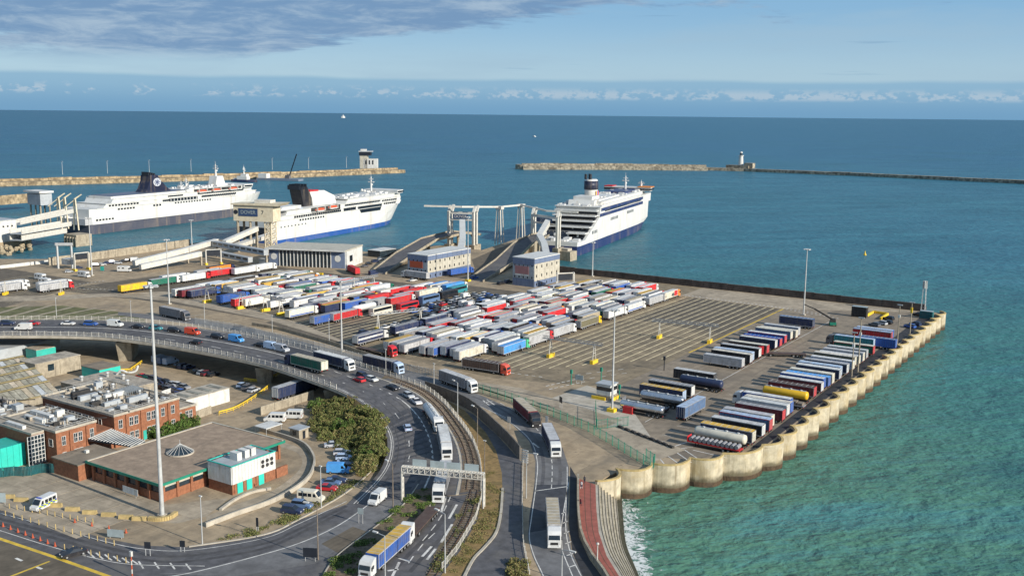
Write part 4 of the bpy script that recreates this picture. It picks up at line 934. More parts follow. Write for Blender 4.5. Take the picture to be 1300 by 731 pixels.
# ---------------------------------------------------------------- packed freight lot
ROOFS = [(WHITE, 30), (LGREY, 36), (GREY, 13), (CREAM, 8), (TAN, 7), (PALEBLUE, 2), (GOLD, 3.0), (SKY, .3)]
SIDES = [(WHITE, 26), (LGREY, 24), (GREY, 14), (RED, 8), (NAVY, 8), (BLUE, 3), (CREAM, 4), (GOLD, 3), (BLACK, 4), (GREEN, 3), (MAROON, 3), (TAN, 2)]
CABS = [(WHITE, 42), (RED, 14), (NAVY, 8), (BLUE, 8), (GREY, 8), (BLACK, 5), (YELLOW, 3), (GREEN, 2), (SILVER, 6), (ORANGE, 1.5)]
def pick(w):
    t = R.uniform(0, sum(q[1] for q in w))
    for c, q in w:
        t -= q
        if t <= 0: return c
    return w[0][0]
FIX = {}   # explicit lorries of the visible edge lanes
EDGE = [(282.4, MGREEN, SKY, SKY), (298.2, RED, LGREY, CREAM), (314.8, WHITE, LGREY, LGREY), (334.6, YELLOW, OLIVE, TAN), (356.6, WHITE, WHITE, WHITE), (373.6, WHITE, WHITE, WHITE), (393.4, GREY, LGREY, LGREY), (408.8, ORANGE, CREAM, WHITE)]
for i, (y, c, s_, r_) in enumerate(EDGE):
    lorry((-184.4, y, 0), 0, c, s_, r_, '%s-cab lorry, %s trailer, %s nearest along the empty lanes' % (CN[c], CN[s_], ordn(i)), 'lorries waiting in the main freight lot', True, 'box' if i != 4 else 'hard', LGREY)
def ytop(x):
    pts = [(-248, 372), (-245, 372), (-239, 398), (-232, 411), (-227, 428), (-215, 432), (-197, 428), (-184, 418)]
    for (a, ya), (b, yb) in zip(pts, pts[1:]):
        if a <= x <= b: return ya + (yb - ya) * (x - a) / (b - a)
    return 418
STARTS = {1: 276, 2: 259, 3: 262, 4: 261, 5: 258.8, 6: 259, 7: 272, 8: 256.8, 9: 257, 10: 257.4, 11: 270, 12: 290, 13: 312, 14: 257}
FRONT = {(2, 0): (WHITE, CREAM, WHITE), (5, 0): (WHITE, BLUE, LGREY), (6, 0): (GREY, GREY, LGREY), (4, 0): (WHITE, NAVY, LGREY), (3, 0): (BLACK, STEELB, LGREY), (8, 0): (RED, LGREY, GREY), (9, 0): (SILVER, GREY, LGREY), (10, 0): (GREY, LGREY, GOLD), (14, 0): (WHITE, NAVY, GREY), (14, 1): (NAVY, NAVY, GREY), (14, 2): (GREY, NAVY, LGREY), (14, 3): (WHITE, NAVY, LGREY), (7, 0): (RED, TAN, LGREY), (5, 1): (RED, GOLD, CREAM), (6, 1): (GREEN, WHITE, WHITE)}
for k in range(1, 15):
    x = -184.4 - 3.55 * k; y = STARTS.get(k, 258) + R.uniform(-.4, .4); j = 0
    while y + 16.5 < ytop(x):
        if (k, j) in FRONT: c, s_, r_ = FRONT[(k, j)]
        else: c, s_, r_ = pick(CABS), pick(SIDES), pick(ROOFS)
        if j == 0 or R.random() > .05:
            lorry((x + R.uniform(-.12, .12), y + 8.25, 0), R.uniform(-.008, .008), jit(c, R), jit(s_, R, .12), jit(r_, R, .1),
                  '%s-cab lorry, %s roof, lane %s from empty bays, %s in line' % (CN[c], CN[r_], ordn(k), ordn(j)), 'lorries waiting in the main freight lot', j == 0, 'box' if R.random() > .3 else 'hard')
        y += 16.5 + R.choice([1.2, 1.8, 2.6, 3.6]); j += 1
lorry((*P(617, 472), 0), radians(-33.3 + 4 - 57), (.6, .09, .05), BROWN, BROWN, 'red-cab lorry with brown curtain trailer crossing in front of the lanes', None, True, 'box', RED)
lorry((*P(478, 449), 0), radians(-78 - 33 + 20), RED, BROWN, BROWN, 'red-cab lorry with empty brown flatbed at the lot edge', None, True, 'flat')
# mid block: red lorries, coaches, cars
MID = [(-270.2, 281.5, BLUE, BLUE, GREY, 'box'), (-268.4, 290.0, RED, RED, LGREY, 'box'), (-272.0, 306, GREY, WHITE, WHITE, 'tank'), (-275.2, 316, RED, GREY, LGREY, 'box'), (-271.8, 328, WHITE, RED, LGREY, 'box'), (-275.4, 335.4, GREY, RED, LGREY, 'box'), (-272, 347.4, WHITE, CREAM, CREAM, 'box'),
       (-278.8, 345, RED, RED, RED, 'box'), (-278.9, 363.8, BLUE, CREAM, SKY, 'box'), (-282.4, 357, RED, WHITE, WHITE, 'box'), (-282.3, 326, RED, RED, RED, 'box'), (-282.4, 300, WHITE, NAVY, GOLD, 'box'), (-279, 308, WHITE, BLUE, LGREY, 'box'), (-275.6, 365, RED, LGREY, LGREY, 'box'), (-272.2, 367, WHITE, SKY, SKY, 'box'), (-285.8, 345, WHITE, RED, LGREY, 'box')]
for i, (x, y, c, s_, r_, kd) in enumerate(MID):
    lorry((x, y, 0), 0, jit(c, R), jit(s_, R), jit(r_, R), '%s-cab lorry with %s-sided %s load, %s listed among the coaches and red lorries' % (CN[c], CN[s_], CN[r_], ordn(i)) if False else '%s-cab lorry, %s sides, %s top, beside car queue, %s nearest' % (CN[c], CN[s_], CN[r_], ordn(sorted(range(len(MID)), key=lambda q: MID[q][1]).index(i))), 'lorries west of the car queue', y < 300, kd)
coach((-264.2, 306, 0), 0, CREAM, 'cream coach at the near end of the car queue'); coach((-261.4, 319.6, 0), 0, RED, 'red coach parked just ahead of the cream coach'); coach((-265, 352, 0), 0, BLACK, 'black coach at the far end of the car queue')
coach((-268.6, 364, 0), 0, TEAL, 'dark teal coach beyond the black coach'); coach((-264.5, 338, 0), 0, STEELB, 'steel blue coach midway along the car queue')
CARC = [(WHITE, 20), (SILVER, 16), (BLACK, 20), (DGREY, 18), (NAVY, 14), (BLUE, 7), (RED, 7), (GREY, 12)]
n = 0
for k in range(7):
    x = -238.6 - 3.4 * k; y = (268 if k < 3 else 296 + 4 * k) + R.uniform(0, 3)
    j = 0
    while y < ytop(max(-247.9, x)) + (0 if k < 4 else -4) and y < 372:
        if k == 0 and y < 312: y += 6; continue
        if R.random() < (.9 if y > 300 else .62):
            kd = R.choices(['hatch', 'saloon', 'suv', 'van'], [5, 3, 4, 1.6])[0]; c = WHITE if kd == 'van' else pick(CARC)
            car((x + R.uniform(-.25, .25), y, 0), R.uniform(-.03, .03), jit(c, R), '%s %s in car queue lane %s from the lorries, %s from the near end' % (CN[c], 'van' if kd == 'van' else 'car', ordn(k), ordn(j)), kd, 'cars queueing beside the lorries'); j += 1
        y += (5.6 if kd != 'van' else 6.4) + R.uniform(0, 1.0) if n or True else 0
# west block
def wtop(x): return 356 if x > -322 else (366 if x > -352 else 362)
FRONTW = {0: (WHITE, CREAM, WHITE), 1: (WHITE, NAVY, GREY), 9: (WHITE, CREAM, WHITE), 10: (RED, RED, WHITE), 13: (BLUE, BLUE, BLUE), 19: (BLUE, NAVY, GREY), 20: (BROWN, MAROON, GREY), 21: (WHITE, WHITE, WHITE), 22: (WHITE, WHITE, WHITE)}
WST = {0: 276, 1: 287, 2: 296, 3: 300, 4: 292, 5: 298, 6: 286, 7: 296, 8: 296, 9: 282, 10: 279.5, 11: 296, 12: 298, 13: 281, 14: 298, 15: 299, 16: 297, 17: 299, 18: 300, 19: 283, 20: 281, 21: 280.4, 22: 296}
for k in range(23):
    x = -286.2 - 3.5 * k; y = WST.get(k, 297); j = 0
    while y + 16.5 < wtop(x) + R.uniform(-3, 4):
        if j == 0 and k in FRONTW: c, s_, r_ = FRONTW[k]
        else: c, s_, r_ = pick(CABS), pick(SIDES), pick(ROOFS)
        if j == 0 or R.random() > .07:
            lorry((x + R.uniform(-.12, .12), y + 8.25, 0), R.uniform(-.008, .008), jit(c, R), jit(s_, R, .12), jit(r_, R, .1),
                  '%s-cab lorry, %s roof, west lot lane %s from coaches, %s in line' % (CN[c], CN[r_], ordn(k), ordn(j)), 'lorries waiting in the west lot', False, 'box' if R.random() > .3 else 'hard')
        y += 16.5 + R.choice([1.2, 1.8, 2.6, 4]); j += 1
for (x, y, c, s_, r_, kd, lb) in ((-388, 282, WHITE, YELLOW, GOLD, 'box', 'white-cab lorry with yellow trailer on the western edge lane'), (-390.8, 300, WHITE, GREEN, LGREY, 'box', 'lorry with dark green trailer ahead of the yellow one'), (-389, 316, RED, WHITE, WHITE, 'hard', 'red-cab lorry with clean white trailer on the western edge lane'),
                              (-390, 333.5, RED, RED, LGREY, 'box', 'red lorry ahead of the white trailer on the western edge'), (-386, 345, WHITE, WHITE, WHITE, 'hard', 'white lorry at the front of the western edge lane'), (-394.5, 309, WHITE, WHITE, LGREY, 'box', 'white lorry behind the green trailer on the western edge'), (-394.5, 329, WHITE, LGREY, LGREY, 'box', 'light grey lorry farthest west beside the red lorry'), (-398.5, 340, NAVY, ORANGE, BLACK, 'box', 'orange and black lorry near the walkway legs'),
                              (-430, 247, WHITE, LGREY, LGREY, 'box', 'light grey lorry cut by the left edge of the picture'), (-436, 252, WHITE, WHITE, WHITE, 'box', 'white lorry behind the light grey one at left edge'), (-417.5, 262, RED, LGREY, LGREY, 'box', 'red-cab lorry with grey trailer in the far left lot'), (-421.5, 264, WHITE, WHITE, WHITE, 'box', 'white lorry beside the red-cab one in the far left lot'), (-386.5, 357, WHITE, WHITE, WHITE, 'box', 'all white lorry leaving towards the covered walkway')):
    lorry((x, y, 0), 0, c, s_, r_, lb, None, y < 275, kd)
# odd vehicles among the berths
lorry((*P(222, 404), 0), radians(-90 - 33 + 30), DGREY, GREY, GREY, 'dark-cab lorry with grey trailer alone on the service road', None, True)
for (px, py, a, lb) in ((52, 355, -85, 'white motorhome left of the yellow gantry foot'), (58, 361, -80, 'white motorhome nearest the far left lorries'), (107, 352, -85, 'white motorhome under the far left sign gantry'), (158, 345, -60, 'white motorhome beside the teal hoarding')): motorhome((*P(px, py), 0), radians(a), lb)
for i, (px, py, c, kd) in enumerate(((88, 346, SILVER, 'hatch'), (100, 341, NAVY, 'hatch'), (122, 338, BLACK, 'suv'), (130, 337, WHITE, 'hatch'), (136, 335, NAVY, 'saloon'), (143, 334, NAVY, 'suv'), (150, 335, SILVER, 'hatch'), (157, 333, BLACK, 'saloon'), (163, 332, BLACK, 'suv'), (172, 332, WHITE, 'van'), (196, 337, BLACK, 'hatch'), (208, 333, DGREY, 'suv'), (216, 331, BLUE, 'hatch'))):
    car((*P(px, py), 0), radians(-30 + (i % 3) * 6), c, '%s %s, %s from left of those below the tan parapet wall' % (CN[c], 'van' if kd == 'van' else 'car', ordn(i)), kd, 'cars below the tan parapet wall')
lorry((*P(448, 347), 0), radians(60), WHITE, RED, RED, 'lorry with short red container in front of the terminal', None, False, 'container')
lorry((*P(585, 349), 0), radians(-8), BLUE, BLUE, STEELB, 'blue lorry beside the tall mast between the two boarding buildings', None, False)
lorry((*P(527, 354), 0), radians(88), WHITE, LGREY, LGREY, 'light grey lorry parked against the orange-panelled building', None, False)
for i, (px, py, c, kd) in enumerate(((474, 349, NAVY, 'van'), (468, 336, BLACK, 'hatch'), (476, 333, NAVY, 'suv'), (463, 339, DGREY, 'saloon'), (483, 330, SILVER, 'hatch'), (524, 357, WHITE, 'saloon'), (636, 361, BLACK, 'suv'), (602, 354, BLUE, 'suv'), (645, 359, NAVY, 'suv'))):
    car((*P(px, py), 0), radians(-8), c, '%s %s on the boarding roads, %s of nine from left to right' % (CN[c], 'van' if kd == 'van' else 'car', ordn([3, 1, 4, 0, 5, 2 + 4, 7, 6, 8][i] if False else sorted(range(9), key=lambda q: (474, 468, 476, 463, 483, 524, 636, 602, 645)[q]).index(i))), kd, 'vehicles on the boarding roads')

# ---------------------------------------------------------------- traffic on the loop road and the freight road
def on_loop(i, f, flip, fn, *a, **k):
    p = RB(i, f, .012); q = RB(i + .08, f, .012); d = (q - p); d = -d if flip else d
    return fn((p.x, p.y, p.z), atan2(d.y, d.x) - pi / 2, *a, **k), d
def loop_at(px, py, guess):
    """loop-road parameters (i,f) whose survey pixel is nearest px,py"""
    best = None; 
    for i_ in range(0, 131):
        for f_ in range(2, 40):
            p = RB(i_ / 10, f_ / 40); x, y = P(px, py, p.z); e = hypot(p.x - x, p.y - y)
            if best is None or e < best[0]: best = (e, i_ / 10, f_ / 40)
    return best[1], best[2]
QUEUE = [(8, 417, NAVY, 'suv', 'dark car at the left edge on the viaduct'), (40, 417, RED, 'saloon', 'red car on the viaduct behind the left-edge car'), (82, 418, WHITE, 'saloon', 'white car third along on the far lane of viaduct'), (111, 420, BLUE, 'suv', 'blue car ahead of the white van on viaduct'), (141, 421, WHITE, 'van', 'white van in the far lane of the viaduct'), (165, 424, BLACK, 'saloon', 'black car just ahead of the white van on viaduct'), (192, 426, TEAL, 'suv', 'teal car behind the tall white mast on viaduct'), (215, 428, BLACK, 'suv', 'black car just left of the red van on viaduct'),
         (245, 431, (.6, .07, .03), 'van', 'bright red van on the viaduct'), (275, 436, BLACK, 'suv', 'black car between the red van and the blue van'), (299, 438, SKY, 'van', 'bright blue van on the viaduct'), (326, 444, BLACK, 'saloon', 'black car towards the pale car carrier on viaduct'), (345, 447, PALEBLUE, 'van', 'pale blue van ahead of the dark green lorry'), (358, 450, SILVER, 'van', 'silver van just behind the navy and white lorry')]
for (px, py, c, kd, lb) in QUEUE:
    i, f = loop_at(px, py, 0); on_loop(i, .66, False, car, jit(c, R), lb, kd, 'queue on the viaduct', True)
for (px, py, c, kd, lb, fl) in ((26, 419, WHITE, 'van', 'white van in the near lane at left of viaduct', True), (250, 436, BLACK, 'hatch', 'black car in the near lane of viaduct', True), (455, 484, RED, 'hatch', 'red hatchback alone at the head of the curve', True), (515, 545, PALEBLUE, 'hatch', 'pale blue hatchback on the inside of the curve', True)):
    i, f = loop_at(px, py, 0); on_loop(i, f, fl, car, jit(c, R), lb, kd, None, True)
for (px, py, c, kd, lb) in ((463, 474, NAVY, 'suv', 'dark blue car behind the navy and white lorry'), (479, 481, WHITE, 'hatch', 'white hatchback in the descending queue'), (500, 492, BLACK, 'saloon', 'black saloon in the descending queue'), (519, 504, SILVER, 'hatch', 'silver hatchback ahead of the black saloon'), (526, 514, WHITE, 'saloon', 'white saloon right behind the white tanker')):
    i, f = loop_at(px, py, 0); on_loop(i, .66, False, car, jit(c, R), lb, kd, 'queue on the descending curve', True)
i, f = loop_at(388, 462, 0); on_loop(i, .30, True, lorry, NAVY, GREEN, TAN, 'dark green lorry climbing the viaduct towards the left', None, True, 'box', CREAM)
i, f = loop_at(430, 459, 0); on_loop(i, .68, False, lorry, WHITE, NAVY, WHITE, 'white-cab lorry with navy trailer leading the viaduct queue', None, True)
i, f = loop_at(551, 535, 0); on_loop(i, .665, False, lorry, WHITE, WHITE, WHITE, 'white tanker lorry on the descending curve', None, True, 'tank')
i, f = loop_at(563, 570, 0); on_loop(i, .665, False, lorry, WHITE, LGREY, WHITE, 'white lorry just behind the sign gantry', None, True)
def at2(a, b, fn, *k, z=.03, **kw):
    p, q = P(*a), P(*b); c = ((p[0] + q[0]) / 2, (p[1] + q[1]) / 2, z); return fn(c, atan2(q[1] - p[1], q[0] - p[0]) - pi / 2, *k, **kw)
at2((566, 604), (556, 640), lorry, WHITE, GREY, LGREY, 'white-cab lorry emerging from under the sign gantry', None, True)
at2((548, 654), (517, 688), lorry, WHITE, BROWN, BROWN, 'white-cab lorry with brown flatbed behind the blue one', None, True, 'flat')
at2((514, 690), (464, 735), lorry, WHITE, BLUE, GOLD, 'white-cab lorry with blue trailer and yellow roof in the foreground', None, True)
at2((700, 650), (704, 702), lorry, WHITE, LGREY, TAN, 'white lorry with dusty roof driving towards the camera', None, True)
at2((692, 550), (708, 586), lorry, WHITE, NAVY, LGREY, 'white-cab lorry with navy trailer on the freight road bend', None, True)
at2((655, 519), (683, 545), lorry, BLACK, MAROON, TAN, 'dark-cab lorry with maroon trailer on the freight road', None, True)
at2((560, 484), (604, 500), lorry, WHITE, GREY, LGREY, 'white-cab lorry with grey trailer behind the corrugated wall', None, True)
at2((462, 464), (512, 476), lorry, PALEBLUE, NAVY, GREY, 'pale-cab lorry with two navy bodies on the freight road', None, True)
at2((352, 509), (398, 494), lorry, NAVY, NAVY, LGREY, 'navy lorry waiting under the viaduct', None, True)
at2((486, 632), (472, 643), car, WHITE, 'white van on the lower road', 'van', None, True)
at2((105, 702), (82, 708), car, BLACK, 'black car on the lower road at bottom left', 'saloon', None, True)
pv_ = at2((63, 641), (48, 648), car, WHITE, 'white police van with yellow-green squares beside the yellow blocks', 'minibus', None, True)
for s in (-1, 1):
    for i in range(8): MB().box(s * 1.0 - .012, s * 1.0 + .012, -2.6 + i * .6, -2.02 + i * .6, .75 + (i % 2) * .28, 1.02 + (i % 2) * .28).build('livery_square', 'paint_flat', pv_, (.55, .62, .03))
    for i in range(8): MB().box(s * 1.0 - .011, s * 1.0 + .011, -2.6 + i * .6, -2.02 + i * .6, 1.03 - (i % 2) * .28, 1.30 - (i % 2) * .28).build('livery_square', 'paint_flat', pv_, (.03, .08, .35))
MB().box(-.6, .6, .9, 1.15, 2.44, 2.6).build('light_bar', 'paint_flat', pv_, (.03, .08, .5))
# car parks in the foreground
def parked(lst, grp, detail=True):
    for (px, py, a, c, kd, lb) in lst: car((*P(px, py), .03), radians(a), jit(c, R), lb, kd, grp, detail)
parked([(423, 567, -42, SILVER, 'saloon', 'silver saloon at the head of the cars under the thicket'), (434, 577, -50, SILVER, 'hatch', 'silver hatchback below the silver saloon'), (437, 583, -50, PALEBLUE, 'hatch', 'pale blue hatchback in middle of the thicket car row'), (440, 589, -50, PALEBLUE, 'saloon', 'pale blue saloon just above the blue van'), (430, 600, -58, SKY, 'van', 'blue van parked against the thicket'), (420, 615, -62, STEELB, 'saloon', 'steel blue saloon below the blue van'), (427, 612, -62, NAVY, 'saloon', 'navy saloon tucked below the blue van'), (415, 622, -66, RED, 'saloon', 'dark red saloon below the blue van'), (395, 636, -70, CREAM, 'minibus', 'cream minibus by the lower kerb'), (383, 644, -70, STEELB, 'suv', 'steel blue car right of the lowest parked car'), (371, 651, -72, NAVY, 'suv', 'dark estate lowest of the kerbside cars')], 'cars parked along the thicket')
parked([(349, 535, 120, WHITE, 'minibus', 'white minibus left of its twin beside tan wall'), (371, 531, 120, WHITE, 'minibus', 'white minibus right of its twin beside tan wall')], None)
cp = []
for i in range(8): cp.append((181 + i * 7.6, 480 + i * 1.8 + (i % 2) * .8, i))
for i in range(8): cp.append((176 + i * 7.8, 486 + i * 2.0, i + 8))
for i, (px, py, k) in enumerate(cp):
    c = pick(CARC) if i else RED; kd = R.choice(['hatch', 'saloon', 'suv', 'hatch'])
    car((*P(px, py), .02), radians(-90 + R.uniform(-3, 3)), jit(c, R), '%s car in the %s row of the small car park, %s from left' % (CN[c], 'far' if i < 8 else 'near', ordn(k % 8)), kd, 'cars in the small walled car park')
for i, (px, py, c, kd) in enumerate(((203, 459, PALEBLUE, 'van'), (210, 461, STEELB, 'van'), (217, 462, PALEBLUE, 'van'), (228, 466, BLACK, 'hatch'), (234, 467, NAVY, 'suv'), (240, 468, NAVY, 'hatch'), (252, 473, BLACK, 'hatch'), (258, 475, SILVER, 'hatch'), (264, 476, MAROON, 'suv'), (271, 477, BLACK, 'hatch'))):
    car((*P(px, py), .02), radians(0 + R.uniform(-3, 3)), c, '%s %s, %s from left in the back row under the viaduct' % (CN[c], 'van' if kd == 'van' else 'car', ordn(i)), kd, 'back row under the viaduct')
for i, (px, py, c, kd) in enumerate(((308, 491, PALEBLUE, 'hatch'), (315, 494, DGREY, 'suv'), (322, 497, SILVER, 'hatch'), (262, 514, SILVER, 'saloon'), (251, 517, WHITE, 'hatch'))):
    car((*P(px, py), .02), radians(10 + R.uniform(-3, 3)), c, '%s car %s' % (CN[c], ['leftmost beside the right viaduct pier', 'between two paler cars by the right viaduct pier', 'rightmost beside the right viaduct pier', 'at right of the pair behind the brick annexe', 'at left of the pair behind the brick annexe'][i]), kd)
for i, (px, py, c) in enumerate(((1110, 414, DGREY), (1119, 412, SILVER), (1126, 411, BLACK), (1155, 416, BLUE), (1162, 413, NAVY), (1166, 401, BLACK), (1175, 400, NAVY), (1128, 406, BLACK))):
    car((*P(px, py), .02), radians(70), c, '%s car at the seaward corner, %s from left' % (CN[c], ordn([0, 1, 2, 4, 5, 6, 7, 3][i])), 'suv', 'cars at the seaward corner')
# ================================================================ BUILDINGS AND PORT STRUCTURES
def text_mesh(txt, size, m, name='lettering'):
    cu = bpy.data.curves.new(name, 'FONT'); cu.body = txt; cu.size = size; cu.align_x = 'CENTER'; cu.align_y = 'CENTER'; cu.extrude = .02
    o = bpy.data.objects.new(name, cu); COL.objects.link(o); dg = bpy.context.evaluated_depsgraph_get(); me = bpy.data.meshes.new_from_object(o.evaluated_get(dg))
    bpy.data.objects.remove(o); me.materials.clear(); me.materials.append(MATS[m]); return me
def put_text(txt, size, m, parent, loc, rot):
    o = link('lettering', text_mesh(txt, size, m), parent); o.location = loc; o.rotation_euler = rot; return o
def win_x(o, x, y0, y1, z0, z1, frame='clad_white', pane='glass_blue', nx=2):
    """window on a wall facing +X at plane x"""
    w = MB().box(x - .02, x + .06, y0, y1, z0, z1).build('window', pane, o)
    m = MB(); t = .09
    m.box(x + .0, x + .1, y0 - t, y0, z0 - t, z1 + t); m.box(x + .0, x + .1, y1, y1 + t, z0 - t, z1 + t); m.box(x, x + .1, y0, y1, z1, z1 + t); m.box(x, x + .14, y0, y1, z0 - t, z0)
    for i in range(1, nx): yy = y0 + (y1 - y0) * i / nx; m.box(x + .06, x + .1, yy - .035, yy + .035, z0, z1)
    m.box(x + .062, x + .098, y0, y1, (z0 + z1) / 2 - .035, (z0 + z1) / 2 + .035)
    m.build('frame', frame, w); return w
def win_y(o, y, x0, x1, z0, z1, frame='clad_white', pane='glass_blue'):
    w = MB().box(x0, x1, y - .06, y + .02, z0, z1).build('window', pane, o)
    m = MB(); t = .09
    m.box(x0 - t, x0, y - .1, y, z0 - t, z1 + t); m.box(x1, x1 + t, y - .1, y, z0 - t, z1 + t); m.box(x0, x1, y - .1, y, z1, z1 + t); m.box(x0, x1, y - .14, y, z0 - t, z0)
    m.build('frame', frame, w); return w
def roofbox(o, x0, x1, y0, y1, z, m, par=.35, pm='concrete_pale', ov=.15):
    r = MB().box(x0 - ov, x1 + ov, y0 - ov, y1 + ov, z, z + .22).build('roof', m, o)
    q = MB(); t = .3; a, b = z + .22, z + .22 + par
    q.box(x0 - ov, x1 + ov, y0 - ov, y0 - ov + t, a, b); q.box(x0 - ov, x1 + ov, y1 + ov - t, y1 + ov, a, b); q.box(x0 - ov, x0 - ov + t, y0 - ov + t, y1 + ov - t, a, b); q.box(x1 + ov - t, x1 + ov, y0 - ov + t, y1 + ov - t, a, b)
    q.build('parapet', pm, r); return r
def railing(parent, pts, h, m, step=2., name='railing', rails=(1., .55)):
    q = MB()
    for a, b in zip(pts, pts[1:]):
        a, b = Vector(a), Vector(b)
        for r in rails: q.bar(a + Vector((0, 0, h * r)), b + Vector((0, 0, h * r)), .06, .06)
    for p, d in along([tuple(p) for p in pts], step): q.bar(p, p + Vector((0, 0, h)), .06, .06)
    return q.build(name, m, parent)

# ---- brick office building (A) with pitched glazing, plant and railings on its roof
bA = thing('brick_building', 'two storey red brick building with cluttered gravel roof behind the tall white mast', 'building')
x0, x1, y0, y1, h = -237, -207.6, 143, 162, 7.7
MB().box(x0, x1, y0, y1, 0, h).build('wall', 'brick_paint', bA)
r = roofbox(bA, x0, x1, y0, y1, h, 'gravel_roof')
for i, yy in enumerate((144.2, 147.2, 148.6, 152.2, 153.6, 156.4, 159.4)):
    win_x(bA, x1, yy, yy + .95, 4.6, 6.6)
    if i not in (0, 5): win_x(bA, x1, yy, yy + .95, 1.2, 2.9)
for yy in (146.2, 150.4, 155.4, 158.4): MB().box(x1, x1 + .28, yy - .12, yy + .12, 0, h - .15).build('pilaster', 'brick_paint', bA)
m = MB().box(x1, x1 + .08, 149.9 + 1.0, 151.9, .0, 2.3); m.build('door', 'teal', bA)
for xx in (-233, -230.2, -227.4, -224.6, -221.8, -219): win_y(bA, y0, xx, xx + 1.3, 4.6, 6.3)
for xx in (-216.4, -213.6): win_y(bA, y0, xx, xx + 1.0, 1.0, 6.2)
def plantbox(o, x0, x1, y0, y1, z0, z1, m): return MB().box(x0, x1, y0, y1, z0, z1).build('roof_plant', m, o)
for (a, b, c, d, hh, mm) in ((-226.5, -225.3, 146, 151, 1.2, 'clad_grey'), (-222.5, -221.4, 150.5, 156, 1.2, 'clad_white'), (-217, -216.1, 146.5, 151, 1.0, 'clad_grey'), (-215, -214, 152, 157.5, 1.3, 'clad_grey'), (-219.5, -218.4, 144.5, 147, 1.2, 'chassis'), (-231, -230, 147, 152, 1.2, 'chassis'), (-228.8, -228, 147, 152.5, 1.0, 'chassis'), (-233, -231.8, 155, 157, 1.8, 'clad_grey'), (-212, -210.6, 147, 149, 1., 'clad_grey')):
    plantbox(r, a, b, c, d, h + .22, h + .22 + hh, mm)
q = MB(); zz = h + .23
for i in range(9):
    q.face([(-225, 155.5 + i * .62, zz), (-220, 155.5 + i * .62, zz), (-220, 155.75 + i * .62, zz + 1.1), (-225, 155.75 + i * .62, zz + 1.1)]); q.face([(-225, 155.75 + i * .62, zz + 1.1), (-220, 155.75 + i * .62, zz + 1.1), (-220, 156.1 + i * .62, zz), (-225, 156.1 + i * .62, zz)])
q.build('roof_glazing', 'clad_white', r)
railing(r, [(x1 - .4, y0 + .4, h + .3), (x1 - .4, y1 - .4, h + .3), (x0 + .4, y1 - .4, h + .3)], 1.0, 'galv')
railing(r, [(x0 + .4, y1 - .4, h + .3), (x0 + .4, y0 + .4, h + .3), (x1 - .4, y0 + .4, h + .3)], 1.0, 'galv')
for (a, b) in ((-234, 150), (-229, 158), (-220, 146), (-214, 160), (-210.5, 155), (-224, 153), (-218, 158)):
    MB().tube((a, b, h + .2), (a, b, h + 1.3), .28, 8).ball((a, b, h + 1.45), .5, .5, .35, 8, 4).build('roof_vent', 'galv', r)
bN = thing('brick_annexe', 'low red brick annexe with pale roof at right end of the brick building', 'building')
MB().box(-217, -210, 162.3, 169, 0, 4).build('wall', 'brick_paint', bN); roofbox(bN, -217, -210, 162.3, 169, 4, 'gravel_roof', .3)
for yy in (163.4, 165.6, 166.8): win_x(bN, -210, yy, yy + .9, 1.4, 3.2)
# ---- brick block (B)
bB = thing('brick_building', 'red brick block with glazed stair and white roof ducts at the left edge', 'building')
MB().box(-228, -207.8, 128, 138.3, 0, 7.6).build('wall', 'brick_paint', bB); r = roofbox(bB, -228, -207.8, 128, 138.3, 7.6, 'gravel_roof')
MB().box(-248, -212, 124.6, 127.75, 0, 7.2).box(-248, -228.2, 127.75, 138, 0, 7.2).build('wall', 'brick_paint', bB); r2 = roofbox(bB, -248, -212, 124.7, 127.6, 7.2, 'gravel_roof', .3, ov=.1); MB().box(-248, -228.4, 127.8, 138, 7.2, 7.44).build('roof', 'gravel_roof', bB)
MB().box(-215, -208, 138.4, 142.8, 0, 5).build('wall', 'brick_paint', bB)
for yy in (129.4, 132.4, 133.6, 136.6):
    win_x(bB, -207.8, yy, yy + .85, 4.4, 6.4); win_x(bB, -207.8, yy, yy + .85, 1.2, 2.6)
for yy in (131.4, 135.6): MB().box(-207.8, -207.5, yy - .15, yy + .15, 0, 7.4).build('pilaster', 'brick_paint', bB)
win_y(bB, 128, -210.6, -209.2, 4.2, 5.8)
st = MB().box(-211.98, -211.9, 123.6, 127.6, .3, 7.0).build('stair_glazing', 'glass_blue', bB)
q = MB()
for i in range(6): q.box(-211.9, -211.78, 123.5 + i * .8, 123.62 + i * .8, .3, 7.0)
for i in range(8): q.box(-211.89, -211.8, 123.5, 127.62, .3 + i * .95, .42 + i * .95)
q.build('frame', 'clad_white', st)
for (a, b, c, d, hh, mm) in ((-226, -218, 133, 134.2, .9, 'clad_white'), (-224, -216.5, 130.2, 131.2, .8, 'clad_white'), (-214, -212.4, 134, 136, 1.2, 'clad_grey'), (-219, -218, 135, 137, 1.5, 'clad_white')): plantbox(r, a, b, c, d, 7.82, 7.82 + hh, mm)
for (a, b, c, d, hh, mm) in ((-244, -234, 130, 131.3, .9, 'clad_white'), (-234, -232, 133, 135, 1.4, 'clad_grey'), (-224, -217, 125.6, 126.5, .8, 'clad_white')): plantbox(r2, a, b, c, d, 7.42, 7.42 + hh, mm)
railing(r, [(-208.2, 128.4, 7.9), (-208.2, 138, 7.9), (-227.5, 138, 7.9)], 1.0, 'galv')
